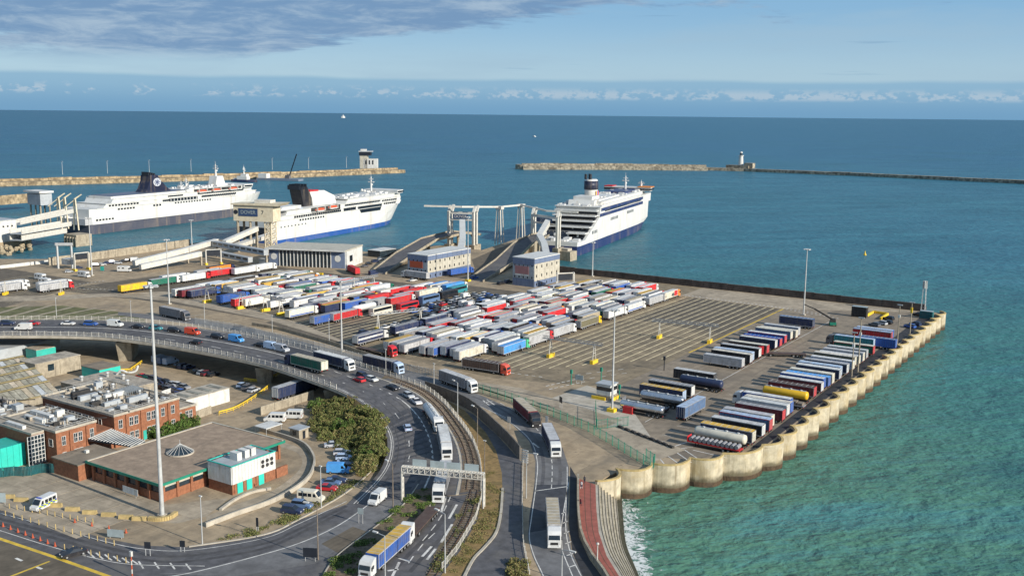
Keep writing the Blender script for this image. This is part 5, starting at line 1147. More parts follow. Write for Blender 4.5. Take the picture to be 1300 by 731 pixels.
# ---- low link building with ridged glazing
bL = thing('link_building', 'low flat roofed link with ridged glass canopy joining brick block and hall', 'building')
MB().box(-204, -194.6, 124.5, 135, 0, 3.6).build('wall', 'brick_paint', bL); MB().box(-204.2, -194.4, 124.3, 135.2, 3.6, 3.85).build('roof', 'yard_asphalt', bL)
MB().box(-200.5, -199.7, 130, 130.8, 3.86, 4.5).build('roof_vent', 'clad_white', bL)
cnp = MB().hexa([(-207, 135.6, 3.9), (-194.6, 138.6, 3.9), (-194.6, 141.8, 3.9), (-207, 141.8, 3.9), (-207, 135.6, 4.4), (-194.6, 138.6, 4.0), (-194.6, 141.8, 4.7), (-207, 141.8, 5.2)]).build('canopy', 'glass_blue', bL)
for i in range(16):
    f = i / 15; y_a = 135.6 + 3 * f; x_ = -207 + 12.4 * f
    MB().bar((x_, y_a, 4.45 - .4 * f), (x_, 141.8, 5.25 - .5 * f), .2, .16).build('glazing_bar', 'clad_white', cnp)
# ---- flat roofed hall (C)
bC = thing('terminal_hall', 'wide low hall with brown flat roof, glass cone skylight and teal trim', 'building')
MB().box(-193.4, -170, 127, 160.4, 0, 1.9).build('wall', 'brick_paint', bC)
MB().box(-193.2, -170.2, 127.2, 160.2, 1.9, 3.85).build('upper_wall', 'glass_blue', bC)
for i in range(10): MB().box(-170.25, -169.75, 127.3 + i * 3.6, 127.9 + i * 3.6, 0, 3.9).build('column', 'brick_paint', bC)
for i in range(7): MB().box(-193 + i * 3.8, -192.3 + i * 3.8, 126.7, 127.25, 0, 3.9).build('column', 'brick_paint', bC)
MB().box(-170.2, -170.05, 127.5, 138, 2.9, 3.85).build('fascia_panel', 'clad_tan', bC)
rc = MB().box(-194.1, -169, 126.2, 161, 3.86, 4.32).build('roof', 'felt_roof', bC)
m = MB(); m.box(-194.25, -168.85, 126.05, 126.2, 3.84, 4.42); m.box(-169, -168.85, 126.2, 161.1, 3.84, 4.42); m.box(-194.25, -194.1, 126.2, 161.1, 3.84, 4.42); m.box(-194.1, -169, 161, 161.15, 3.84, 4.42); m.build('gutter', 'green_post', rc)
m = MB(); m.box(-194.1, -193.6, 126.25, 160.95, 4.325, 4.5); m.box(-193.6, -169.3, 160.5, 160.95, 4.325, 4.5); m.build('roof_kerb', 'concrete_pale', rc)
dm = MB(); cxd, cyd = -181.8, 141.5
for i in range(16):
    a, b = 2 * pi * i / 16, 2 * pi * (i + 1) / 16
    dm.face([(cxd + 2.9 * cos(a), cyd + 2.9 * sin(a), 4.55), (cxd + 2.9 * cos(b), cyd + 2.9 * sin(b), 4.55), (cxd, cyd, 6.5)])
sk = dm.build('skylight', 'glass_blue', bC)
MB().tube((cxd, cyd, 4.3), (cxd, cyd, 4.6), 3.05, 24).build('kerb_ring', 'concrete_pale', sk)
for i in range(16): MB().bar((cxd + 2.95 * cos(2 * pi * i / 16), cyd + 2.95 * sin(2 * pi * i / 16), 4.58), (cxd, cyd, 6.53), .06, .06).build('glazing_bar', 'clad_white', sk)
MB().tube((cxd, cyd, 6.1), (cxd, cyd, 7.4), .06, 6).build('finial', 'galv', sk)
pb = thing('plant_block', 'white clad plant block on brick base with three teal doors beside the hall', 'building')
MB().box(-168.4, -161, 138.1, 150.4, 0, 2.3).build('base_wall', 'brick_paint', pb)
for i in range(14): MB().box(-161.02 - .0, -160.86, 138.15 + i * .876, 138.97 + i * .876, 2.3, 6.2).build('cladding_panel', 'clad_white', pb)
for i in range(8): MB().box(-168.35 + i * .92, -167.48 + i * .92, 137.95, 138.12, 2.3, 6.2).build('cladding_panel', 'clad_white', pb)
MB().box(-168.4, -161.02, 138.12, 150.4, 2.3, 5.9).build('core', 'clad_grey', pb)
m = MB(); m.box(-168.5, -160.8, 137.88, 138.2, 6.2, 6.4); m.box(-161.1, -160.8, 138.2, 150.5, 6.2, 6.4); m.box(-168.5, -168.2, 138.2, 150.5, 6.2, 6.4); m.box(-168.2, -161.1, 150.2, 150.5, 6.2, 6.4); m.build('coping', 'teal', pb)
for yy in (139.4, 142.0, 145.4): MB().box(-161, -160.85, yy, yy + 1.5, 0, 2.3).build('door', 'teal_bright', pb)
for zz in (4.0, 5.0):
    for yy in (146.6, 147.9, 149.2): MB().tube((-160.9, yy, zz), (-160.7, yy, zz), .42, 12).build('fan', 'chassis', pb)
for yy in (142.0, 144.2, 146.0): MB().box(-166, -163.6, yy, yy + 1.3, 5.9, 7.6).build('air_handler', 'clad_white', pb)
for yy in (138.9, 141.4, 144.9, 147.5): MB().box(-160.98, -160.86, yy - .25, yy + .05, .3, 2.2).build('pilaster', 'brick_paint', pb)
MB().box(-161.4, -160.9, 150.6, 154, 0, 2.2).build('side_wall', 'brick_paint', pb)
# white container shed and walls in the yard
wsd = thing('white_shed', 'long white flat roofed shed right of the brick annexe', 'shed')
MB().box(-224, -216.5, 171.2, 186, 0, 3.8).build('wall', 'clad_white', wsd); MB().box(-224.1, -216.4, 171.1, 186.1, 3.8, 4.0).build('roof', 'concrete_pale', wsd)
for i in range(4): MB().box(-223, -217.5, 172.5 + i * 3.6, 174 + i * 3.6, 4.0, 4.12).build('rooflight', 'dull_glaze', wsd)
def wall(name, label, pts, h, t, m, panel=None, cat='wall'):
    o = thing(name, label, cat)
    if panel:
        s = along([(*p, 0) for p in pts], panel)
        for (p, d), (q, _) in zip(s, s[1:]): MB().bar((p.x, p.y, h / 2), (q.x - d.x * .08, q.y - d.y * .08, h / 2 + R.uniform(-.04, .04)), t, h).build('wall_panel', m, o)
    else:
        q = MB()
        for a, b in zip(pts, pts[1:]): q.bar((*a, h / 2), (*b, h / 2), t, h)
        q.build('wall_body', m, o)
    return o
wall('tan_wall', 'tan panelled wall behind the two white minibuses', PP([(331, 527), (400, 505)]), 2.4, .3, 'concrete_wall', 5)
wall('grey_fence_wall', 'weathered grey panel fence between annexe and yard', PP([(244, 534), (270, 524)]), 2.2, .15, 'concrete_wall', 2.5)
wall('white_yard_wall', 'low white wall along the small car park', PP([(205, 502), (238, 491)]), 1.3, .2, 'clad_white', 6)
wall('red_yard_wall', 'short red brick wall at the end of small car park', PP([(172, 499), (194, 491)]), 2.0, .3, 'brick_paint')
wall('curved_ramp_wall', 'curved pale concrete wall sweeping round the hall forecourt', smooth_line(PP([(261, 669), (300, 654), (350, 636), (388, 612), (399, 591), (396, 577), (385, 565), (362, 556), (330, 547)])), .95, .45, 'concrete_pale')
wall('curved_kerb', 'short curved pale kerb island below the plant block', smooth_line(PP([(280, 648), (300, 634), (322, 625), (344, 621)])), .5, .6, 'concrete_pale')
sheet('ramp_lane', [*smooth_line(PP([(262, 664), (300, 649), (350, 630), (384, 607), (394, 590), (391, 578), (380, 568), (356, 560)])), *smooth_line(PP([(352, 566), (372, 572), (382, 580), (383, 590), (372, 604), (343, 624), (300, 640), (262, 655)]))], .012, 'concrete_yard')
kio = thing('kiosk', 'small tan brick kiosk with grey flat roof beside the curved wall', 'kiosk')
kx, ky = P(374, 557); MB().box(kx - 1.6, kx + 1.6, ky, ky + 3.2, 0, 2.5).build('wall', 'concrete_wall', kio); MB().box(kx - 1.9, kx + 1.9, ky - .3, ky + 3.5, 2.5, 2.7).build('roof', 'clad_grey', kio); MB().box(kx + 1.58, kx + 1.66, ky + 1.2, ky + 2.1, 0, 2.0).build('door', 'dark_panel', kio); MB().box(kx - .6, kx + .6, ky - .06, ky + .02, 1.1, 2.0).build('window', 'glass', kio)
wt = thing('white_tent', 'white flat awning beside the hall roof corner', 'awning'); tx, ty = P(340, 551); MB().box(tx - 2.2, tx + 2.2, ty - 2.5, ty + 3, 2.3, 2.5).build('canopy', 'clad_white', wt)
for a in (-2, 2):
    for b in (-2.3, 2.8): MB().tube((tx + a, ty + b, 0), (tx + a, ty + b, 2.3), .06, 6).build('leg', 'galv', wt)
# ---- sawtooth sheds on the left
ss = thing('sawtooth_shed', 'long lichen covered sawtooth roofs with dull glazing at left', 'shed')
for i in range(5):
    xa = -256.5 - 8.4 * i; ye = 160 + 3.2 * i; yb = 108
    MB().box(xa - 8.4, xa, yb, ye, 0, 2.2).build('wall', 'concrete_wall', ss)
    MB().hexa([(xa - 8.4, yb, 2.21), (xa - 5.2, yb, 2.21), (xa - 5.2, ye, 2.21), (xa - 8.4, ye, 2.21), (xa - 8.4, yb, 2.3), (xa - 5.2, yb, 4.7), (xa - 5.2, ye, 4.7), (xa - 8.4, ye, 2.3)]).build('roof_slope', 'lichen_roof', ss)
    MB().box(xa - 5.4, xa - 4.5, yb, ye, 4.55, 4.8).build('ridge', 'lichen_roof', ss)
    MB().hexa([(xa - 5.18, yb, 2.21), (xa - .3, yb, 2.21), (xa - .3, ye, 2.21), (xa - 5.18, ye, 2.21), (xa - 5.18, yb, 4.5), (xa - .3, yb, 2.3), (xa - .3, ye, 2.3), (xa - 5.18, ye, 4.5)]).build('glazing_frame', 'weed_stone', ss)
    nb = int((ye - yb) / 1.7)
    for j in range(nb):
        a_, b_ = yb + (ye - yb) * j / nb, yb + (ye - yb) * (j + 1) / nb - .14
        MB().hexa([(xa - 4.6, a_, 2.3), (xa - .4, a_, 2.2), (xa - .4, b_, 2.2), (xa - 4.6, b_, 2.3), (xa - 4.6, a_, 4.36), (xa - .4, a_, 2.48), (xa - .4, b_, 2.48), (xa - 4.6, b_, 4.36)]).build('roof_pane', R.choices(['dull_glaze', 'gravel_roof', 'concrete_wall', 'clad_grey'], [8, 1.5, 1, .6 + (2 if j > nb - 8 else 0)])[0], ss)
    MB().box(xa - .32, xa + .3, yb, ye, 2.2, 2.42).build('valley_gutter', 'lichen_roof', ss)
def roof_clutter(o, x0, x1, y0, y1, z, n_, seed):
    r = random.Random(seed); q = MB()
    for i in range(n_):
        x, y = r.uniform(x0, x1), r.uniform(y0, y1); k = r.random()
        if k < .45: a, b, c = r.uniform(.2, .7), r.uniform(.2, .8), r.uniform(.2, .9); q.box(x - a, x + a, y - b, y + b, z, z + c, r.randrange(3))
        elif k < .7: L_ = r.uniform(2, 6); q.bar((x, y, z + .3), (x + (L_ if r.random() < .5 else 0), y + (L_ if r.random() < .5 else .5), z + .3), .2, .2, r.randrange(3))
        else: q.tube((x, y, z), (x, y, z + r.uniform(.5, 1.6)), .15, 6, m=r.randrange(3))
    return q.build('roof_clutter', ['clad_grey', 'gravel_roof', 'chassis'], o, kind='stuff')
roof_clutter(bA, -235, -210, 145, 160, 7.92, 90, 1); roof_clutter(bB, -226, -210, 129, 137, 7.82, 45, 2); roof_clutter(bB, -246, -230, 128.5, 137, 7.44, 40, 3)
def box_thing(name, label, cat, x0, x1, y0, y1, h, m, roof='concrete_pale', rh=.2, ribs=None):
    o = thing(name, label, cat); MB().box(x0, x1, y0, y1, 0, h).build('wall', m, o); MB().box(x0 - .12, x1 + .12, y0 - .12, y1 + .12, h, h + rh).build('roof', roof, o); return o
o = box_thing('teal_shed', 'bright teal shed under the left viaduct pier', 'shed', -273, -264.2, 178, 185.2, 3.5, 'teal_bright', 'yard_asphalt')
o = box_thing('teal_cabin', 'small teal cabin on the roofs left of the viaduct pier', 'cabin', -310, -304, 182.5, 189.3, 3.2, 'teal', 'gravel_roof')
o = box_thing('tan_building', 'long tan fronted building with grey roof between teal sheds', 'building', -289, -281, 168, 183, 4.8, 'concrete_wall', 'gravel_roof')
MB().box(-281, -280.85, 176, 182.8, .3, 4.6).build('plaster_panel', 'concrete_wall', o); MB().box(-281, -280.9, 172, 174, 2, 4).build('window', 'glass_blue', o)
o = box_thing('grey_warehouse', 'dark grey warehouse behind the sawtooth sheds under the viaduct', 'warehouse', -340, -312, 168, 196, 3.6, 'clad_grey', 'clad_grey')
o = box_thing('low_grey_building', 'low grey roof cluttered with vents beside the white dragon-like duct', 'building', -262, -240, 164, 180, 3.2, 'concrete_wall', 'gravel_roof')
for (a, b) in ((-258, 168), (-252, 170), (-247, 167), (-256, 175), (-250, 176), (-244, 173)): MB().tube((a, b, 3.4), (a, b, 4.5), .4, 8).ball((a, b, 4.6), .65, .65, .4, 8, 4).build('roof_vent', 'galv', o)
dk = MB()
pl = smooth_line([(-256, 178, 3.4), (-254.5, 178.6, 4.8), (-252.5, 179.6, 4.2), (-251, 181, 4.6), (-250.6, 181.6, 6.2)], 4)
for a, b in zip(pl, pl[1:]): dk.tube(a, b, .3, 8)
dk.build('white_duct', 'clad_white', label='curved white ventilation duct rising beside the bright teal shed', cat='duct')
tl = thing('teal_enclosure', 'tall bright teal hoarding at the left edge of the picture', 'hoarding')
for i in range(10): MB().box(-214.7, -214.5, 110 + i * 1.45, 111.4 + i * 1.45, 0, 5.2).build('panel', 'teal_bright', tl)
MB().box(-222, -214.75, 110, 124.4, 0, 5.0).build('core', 'teal', tl)
MB().tube((-213, 125.4, 0), (-213, 125.4, 3.6), 1.0, 14).ball((-213, 125.4, 3.6), 1.0, 1.0, .4, 14, 4).build('water_tank', 'teal_dark', label='dark teal cylindrical tank next to the teal hoarding', cat='tank')

# ---- boarding buildings and walkways on the berths
def boarding(name, label, x0, x1, y0, y1, h, panel, stripe):
    o = thing(name, label, 'building')
    MB().box(x0, x1, y0, y1, 0, h).build('wall', 'clad_tan', o); MB().box(x0 - .2, x1 + .2, y0 - .2, y1 + .2, h, h + .4).build('roof', 'clad_white', o)
    n_ = 5
    for i in range(n_):
        a, b = x0 + (x1 - x0) * i / n_, x0 + (x1 - x0) * (i + 1) / n_ - .08
        MB().box(a, b, y0 - .18, y0, 0, 3.6).build('cladding_panel', 'clad_blue', o); MB().box(a, b, y0 - .14, y0, 3.68, h - 3.2).build('cladding_panel', 'clad_grey', o); MB().box(a, b, y0 - .18, y0, h - 3.1, h).build('cladding_panel', 'clad_blue', o)
        for zz in (h * .3, h * .72): MB().box(a + .9, a + 1.5, y0 - .24, y0 - .15, zz, zz + .9).build('window', 'glass', o)
    k = int((y1 - y0) / 4)
    for i in range(k):
        a, b = y0 + (y1 - y0) * i / k, y0 + (y1 - y0) * (i + 1) / k - .1
        MB().box(x1, x1 + .18, a, b, 0, 2.8).build('cladding_panel', 'clad_blue', o); MB().box(x1, x1 + .12, a, b, 2.88, h - 2.4).build('cladding_panel', 'clad_tan', o); MB().box(x1, x1 + .18, a, b, h - 2.3, h).build('cladding_panel', 'clad_blue', o)
        for zz in (.6, h * .34, h * .66): MB().box(x1 + .11, x1 + .24, a + 1.4, a + 2.1, zz, zz + 1.3).build('window', 'glass', o)
    p = MB().box(x0 + 1.4, x1 - 3.0, y0 - .3, y0 - .18, h * .44, h * .72).build('sign_panel', panel, o)
    if stripe: MB().box(x0 + 1.4, x1 - 3.0, y0 - .32, y0 - .28, h * .38, h * .435).build('sign_stripe', 'clad_white', o)
    return o
boarding('boarding_building', 'grey and blue boarding block with a big orange-red panel', -317, -304.5, 388, 424, 11.2, 'panel_red', False)
boarding('boarding_building', 'grey and blue boarding block with a pink and white panel nearer the sea wall', -261, -249, 398, 421, 13.3, 'panel_pink', True)
def walkway(label, pts, w, h, m='white_steel', roofm='clad_white', legs=True, name='covered_walkway'):
    o = thing(name, label, 'walkway')
    for a, b in zip(pts, pts[1:]):
        a, b = Vector(a), Vector(b); MB().bar(a + Vector((0, 0, h / 2)), b + Vector((0, 0, h / 2)), w, h).build('tube_section', m, o); MB().bar(a + Vector((0, 0, h + .12)), b + Vector((0, 0, h + .12)), w + .3, .22).build('roof', roofm, o)
        n_ = max(2, int((b - a).length / 5)); q = MB()
        d = (b - a).normalized(); s_ = Vector((d.y, -d.x, 0)).normalized() * (w / 2 + .03)
        for i in range(n_):
            p, e = a.lerp(b, (i + .15) / n_), a.lerp(b, (i + .85) / n_)
            for sg in (-1, 1): q.face([p + s_ * sg + Vector((0, 0, h * .45)), e + s_ * sg + Vector((0, 0, h * .45)), e + s_ * sg + Vector((0, 0, h * .85)), p + s_ * sg + Vector((0, 0, h * .85))])
        if m != 'white_steel': q.build('window_band', 'glass_blue', o, kind='stuff')
    if legs:
        for p in pts[1:]:
            if p[2] > 3: MB().bar((p[0], p[1], SEA), (p[0], p[1], p[2]), .9, .9).build('leg', 'concrete_wall', o)
    return o
walkway('pale covered gangway climbing from the orange-panelled block to its gantry', [(-311, 424, 7.6), (-330, 452, 8.5), (-361, 494, 14)], 3.2, 3.0)
walkway('pale covered gangway from the pink-panelled block to the ferry stern', [(-256, 421, 8), (-283, 462, 9), (-306, 494, 9)], 3.2, 3.0)
walkway('short steep pale gangway beside the right berth gantry', [(-306, 494, 9), (-316, 520, 15)], 3.0, 2.8, legs=False)
def ramp(label, L, Rr, m='road_asphalt', rails='concrete_wall'):
    """vehicle ramp: left and right edge polylines (x,y,z)"""
    o = thing('vehicle_ramp', label, 'ramp'); q = MB(); pr = MB(); n_ = len(L)
    for i in range(n_ - 1):
        q.face([Rr[i], Rr[i + 1], L[i + 1], L[i]])
        for E in (L, Rr):
            a, b = Vector(E[i]), Vector(E[i + 1]); pr.bar(a + Vector((0, 0, .1)), b + Vector((0, 0, .1)), .35, 1.5)
    q.build('roadway', m, o); pr.build('parapet', rails, o)
    for i in range(1, n_):
        a, b = Vector(L[i]), Vector(Rr[i]); c = (a + b) / 2
        if c.z > 2.5: MB().bar((c.x - 2.5, c.y, c.z - 1.2), (c.x + 2.5, c.y, c.z - 1.2), 1.2, 1.4).build('crosshead', 'concrete_wall', o); MB().tube((c.x, c.y, SEA - 2), (c.x, c.y, c.z - 1.8), .9, 10).build('pier', 'concrete_wall', o)
    return o
ramp('left double ramp road climbing to the empty berth gantry', [(-341, 388, .05), (-358, 428, 4), (-372, 468, 7), (-376, 502, 8)], [(-330, 386, .05), (-346, 428, 4), (-361, 468, 7), (-364, 502, 8)])
ramp('middle ramp road rising towards the right berth gantry', [(-287, 398, .05), (-305, 448, 2.4), (-322, 492, 6), (-329, 522, 7.5)], [(-277, 396, .05), (-292, 446, 2.4), (-308, 488, 6), (-316, 518, 7.5)])
ramp('short upper linkspan bridging to the right ferry stern', [(-329, 522.3, 7.5), (-334, 537, 6.5)], [(-316, 518.3, 7.5), (-323, 533, 6.5)])
ramp('linkspan lowered towards the water below the left gantry', [(-376, 502.3, 8), (-383, 530, 4)], [(-364, 502.3, 8), (-371, 528, 4)])
sheet('mole_road', [(-292, 400), (-300, 448), (-330, 510), (-345, 545), (-352, 598), (-366, 598), (-352, 543), (-338, 492), (-326, 455), (-306, 430), (-300, 398)], .012, 'lot_dark')
def portal(label, A, B, h, sign, dirv):
    """berth gantry: two pairs of tapered white columns with slanted heads, crossbeam and name board"""
    o = thing('berth_gantry', label, 'gantry'); A, B = Vector((*A, 0)), Vector((*B, 0)); d = Vector((*dirv, 0)).normalized(); u = (B - A).normalized()
    for p in (A, B):
        for s in (0, 1):
            q = p + d * s * 5.5
            MB().box(q.x - 2., q.x + 2., q.y - 2., q.y + 2., SEA - 3, 1.2).build('footing', 'concrete_wall', o)
            MB().bar((q.x, q.y, 1), (q.x, q.y, h - 3.5), 1.5 - s * .4, 1.3).build('column', 'white_steel', o)
            MB().bar((q.x, q.y, h - 3.6), (q.x + d.x * 3.2, q.y + d.y * 3.2, h), 1.5, 1.3).build('column_head', 'white_steel', o)
    for s, z in ((0, h - 4.2), (1, h - 4.2), (0, h - 8)): MB().bar(A + d * s * 5.5 + Vector((0, 0, z)), B + d * s * 5.5 + Vector((0, 0, z)), .9, .9).build('crossbeam', 'white_steel', o)
    c = (A + B) / 2 - d * .9; w = (B - A).length * .62
    bd = MB().bar(c - u * w / 2 + Vector((0, 0, h - 6)), c + u * w / 2 + Vector((0, 0, h - 6)), .4, 2.6).build('name_board', 'sign_blue', o)
    t = put_text('DOVER', 2.4, 'line_white', bd, (c - d * .3 + Vector((0, 0, h - 6))), (pi / 2, 0, atan2(u.y, u.x)))
    return o
sd3 = (-.27, .963)
portal('white berth gantry with DOVER board over the empty berth', (-372, 495), (-357, 500), 24.5, 'DOVER', sd3)
portal('white berth gantry with DOVER board at the right ferry stern', (-331, 526), (-309, 519), 23, 'DOVER', sd3)
for (px, py, lb) in ((634, 309, 'white A-frame pipe tower nearer the left berth gantry'), (661, 305, 'white A-frame pipe tower nearer the right berth gantry')):
    x, y = P(px, py); o = thing('pipe_tower', lb, 'tower', (x, y, 0))
    for a in (-1, 1):
        for b in (-1, 1): MB().bar((a * 2.4, b * 1.6, -1), (a * 1.2, b * 1.2, 22), .55, .55).build('leg', 'white_steel', o)
    MB().box(-2.2, 2.2, -1.6, 1.6, 21.5, 23.5).build('head', 'white_steel', o)
pb_ = MB(); pts = [(-384, 486, 24.6), (-364, 497, 24.4), (*P(634, 309), 23), (*P(661, 305), 22.8), (-320, 524, 22.6), (-300, 528, 22.6)]
for a, b in zip(pts, pts[1:]): pb_.bar(a, b, 1.1, 1.0)
pb_.build('pipe_bridge', 'white_steel', label='long pale pipe beam strung across the berth gantries', cat='pipe bridge')
dl = thing('dolphin', 'stained concrete dolphin at the right ferry stern', 'dolphin'); x, y = P(716, 330, SEA); MB().box(x - 6, x + 6, y - 3, y + 5, -10, -.4).build('base', 'concrete_wall', dl); MB().box(x - 5, x + 3, y - 1, y + 4, -.4, 1.0).build('cap', 'concrete_pale', dl)

# ---- berth tower with DOVER 7 board
dv = thing('berth_tower', 'tall cream berth tower with DOVER 7 board between the two left ferries', 'tower')
ax, ay, bx, by = -452, 398, -431, 405
u = Vector((bx - ax, by - ay, 0)).normalized(); nrm = Vector((u.y, -u.x, 0)); rz = atan2(u.y, u.x); L = hypot(bx - ax, by - ay); c0 = Vector((ax, ay, 0))
def loc(s, t, z): p = c0 + u * s - nrm * t; return (p.x, p.y, z)
MB().hexa([loc(-1, -1, 18.3), loc(L + 2, -1, 18.3), loc(L + 2, 8, 18.3), loc(-1, 8, 18.3), loc(-1, -1, 27.5), loc(L + 2, -1, 27.5), loc(L + 2, 8, 27.5), loc(-1, 8, 27.5)]).build('machine_house', 'cream_steel', dv)
MB().hexa([loc(-2, -2, 27.5), loc(L + 6, -2, 27.5), loc(L + 6, 9, 27.5), loc(-2, 9, 27.5), loc(-2, -2, 28.3), loc(L + 8, -2, 29.2), loc(L + 8, 9, 29.2), loc(-2, 9, 28.3)]).build('roof', 'cream_steel', dv)
MB().hexa([loc(12, 0, 28.8), loc(L, 0, 28.8), loc(L, 6, 28.8), loc(12, 6, 28.8), loc(12, 0, 30.6), loc(L, 0, 30.6), loc(L, 6, 30.6), loc(12, 6, 30.6)]).build('top_house', 'white_steel', dv)
for s, t in ((1, 0), (1, 7), (9, 0), (9, 7)): MB().tube(loc(s, t, -6), loc(s, t, 18.3), .75, 10).build('leg', 'concrete_wall', dv)
lat = MB()
for s in (L - 4, L):
    for t in (0, 6): lat.bar(loc(s, t, -6), loc(s, t, 18.3), .5, .5)
for i in range(7):
    z = -2 + i * 2.9
    for (s, t, s2, t2) in ((L - 4, 0, L, 0), (L, 0, L, 6), (L, 6, L - 4, 6), (L - 4, 6, L - 4, 0)): lat.bar(loc(s, t, z), loc(s2, t2, z + 2.9), .28, .28); lat.bar(loc(s, t, z + 2.9), loc(s2, t2, z), .28, .28); lat.bar(loc(s, t, z), loc(s2, t2, z), .3, .3)
lat.build('lattice_shaft', 'cream_steel', dv)
bd = MB().hexa([loc(2.5, -1.25, 21.2), loc(14.5, -1.25, 21.2), loc(14.5, -1.01, 21.2), loc(2.5, -1.01, 21.2), loc(2.5, -1.25, 25.6), loc(14.5, -1.25, 25.6), loc(14.5, -1.01, 25.6), loc(2.5, -1.01, 25.6)]).build('name_board', 'sign_blue', dv)
put_text('DOVER', 2.9, 'sign_grey', bd, loc(8.5, -1.35, 23.4), (pi / 2, 0, rz))
put_text('7', 3.2, 'dark_panel', dv, loc(17.5, -1.1, 23.4), (pi / 2, 0, rz))
MB().tube(loc(.6, -1.02, 23.4), loc(.6, -1.15, 23.4), 1.3, 14).build('emblem', 'dark_panel', dv)
# zigzag walkways towards it
walkway('upper pale covered walkway sloping up above the tan parapet wall', [(*P(170, 337, 2.5), 2.5), (*P(238, 320, 6), 6), (*P(275, 309, 7.5), 7.5)], 2.6, 2.4)
walkway('lower pale covered walkway parallel to the upper one', [(*P(178, 342, 1.5), 1.5), (*P(255, 325, 5), 5)], 2.6, 2.3)
walkway('dark zigzag walkway flight under the berth tower', [(*P(272, 312, 7), 7), (*P(338, 324, 6), 6)], 3, 2.6, 'clad_grey', 'clad_grey')
walkway('second dark walkway flight below the zigzag', [(*P(278, 325, 3), 3), (*P(318, 333, 2), 2)], 3, 2.4, 'clad_grey', 'clad_grey')
walkway('latticed pale walkway climbing into the berth tower', [(*P(285, 311, 8), 8), (*P(326, 293, 13), 13)], 2.6, 2.4)
walkway('pale bridge deck passing behind the berth tower legs', [(*P(296, 316, 5), 5), (*P(345, 300, 6), 6)], 4, 2.0, legs=False)
# glazed terminal
tm = thing('terminal_building', 'flat roofed terminal with tall glazed front and pale mullions', 'terminal')
A, B, Cc = Vector((-399, 372, 0)), Vector((-359, 388, 0)), Vector((-368, 411, 0)); D = A + Cc - B
u = (B - A).normalized(); w_ = (D - A).normalized(); Lt = (B - A).length; Wt = (D - A).length
def tp(s, t, z): p = A + u * s + w_ * t; return (p.x, p.y, z)
def tbox(name, s0, s1, t0, t1, z0, z1, m, par=tm): return MB().hexa([tp(s0, t0, z0), tp(s1, t0, z0), tp(s1, t1, z0), tp(s0, t1, z0), tp(s0, t0, z1), tp(s1, t0, z1), tp(s1, t1, z1), tp(s0, t1, z1)]).build(name, m, par)
tbox('core', .5, Lt - .3, .8, Wt, 0, 9, 'clad_grey'); tbox('glazed_front', 6, Lt - 8, .55, .8, 0, 8.4, 'glass_blue'); tbox('end_panel', .5, 6, .5, .8, 0, 8.8, 'clad_blue'); tbox('end_panel', Lt - 8, Lt - .3, .5, .8, 0, 8.8, 'clad_blue')
for i in range(15): tbox('mullion', 6.2 + i * (Lt - 14.4) / 14, 6.6 + i * (Lt - 14.4) / 14, .2, .54, 0, 8.4, 'clad_white')
for s in (3.2, Lt - 4.2):
    q = MB(); c = Vector(tp(s, .5, 5)); 
    q.tube(c, c - w_ * .12, 1.7, 20); q.build('round_emblem', 'clad_white', tm)
rt = tbox('roof', -1, Lt + .6, -1.6, Wt + .6, 9, 9.6, 'clad_tan'); tbox('roof_edge', -1, Lt + .6, -1.72, -1.6, 8.9, 9.7, 'clad_white', rt)
tbox('end_wing', Lt - .3, Lt + .6, 1.2, Wt - .5, 0, 8.9, 'clad_white'); tbox('wing_window', Lt + .6, Lt + .75, 5, 9, 3, 6.2, 'glass')
bs = thing('yellow_barrier_row', 'yellow barrier and boarding clutter in front of the terminal', 'barrier'); p, q = P(372, 346), P(410, 349); MB().bar((*p, .5), (*q, .5), .8, 1.0).build('barrier', 'yellow', bs)
cb = box_thing('booth', 'small white booth left of the terminal front', 'booth', *(lambda p: (p[0] - 2.5, p[0] + 2.5, p[1] - 2, p[1] + 2))(P(337, 336)), 3.2, 'clad_white', 'clad_white')
o = box_thing('white_kiosk', 'long low white bus shelter beside the left ramp', 'shelter', *(lambda p: (p[0] - 3, p[0] + 6, p[1] - 4, p[1] + 10))(P(478, 325)), 3.6, 'glass_blue', 'clad_white')

# ---- far left berth (ferry with dark band)
wb = thing('berth_house', 'plain white block house on the rock armoured arm at left edge', 'building'); MB().box(-640, -598, 340, 352, -2, 13).build('wall', 'clad_white', wb); MB().box(-640.3, -597.7, 339.7, 352.3, 13, 13.4).build('roof', 'clad_grey', wb)
for i in range(3): MB().box(-597.98, -597.85, 343 + i * 2.8, 344 + i * 2.8, 9, 10).build('window', 'glass', wb); MB().box(-610 + i * 3, -609 + i * 3, 339.85, 339.98, 9, 10).build('window', 'glass', wb)
def lk(label, a, b, w, h): 
    o = thing('linkspan', label, 'linkspan'); MB().bar((*P(*a[:2], a[2]), a[2]), (*P(*b[:2], b[2]), b[2]), w, .6).build('deck', 'clad_grey', o)
    for s in (-1, 1):
        p, q = Vector((*P(*a[:2], a[2]), a[2])), Vector((*P(*b[:2], b[2]), b[2])); d = (q - p).normalized(); n_ = Vector((d.y, -d.x, 0)).normalized() * s * w / 2; MB().bar(p + n_ + Vector((0, 0, h / 2)), q + n_ + Vector((0, 0, h / 2)), .4, h).build('side_girder', 'white_steel', o)
lk('upper white linkspan girder at the far left berth', (20, 285, 10), (88, 270, 12), 6, 2.6); lk('middle white linkspan girder at the far left berth', (20, 297, 6), (84, 286, 6.5), 8, 2.6); lk('lowest white linkspan girder over the inlet', (20, 305, 2), (78, 295, 2), 8, 3)
dw = thing('dolphin', 'tan concrete dolphin under the far left ferry bow', 'dolphin'); x, y = P(100, 312, SEA); MB().box(x - 9, x + 4, y - 4, y + 7, -10, 1.5).build('base', 'concrete_wall', dw)
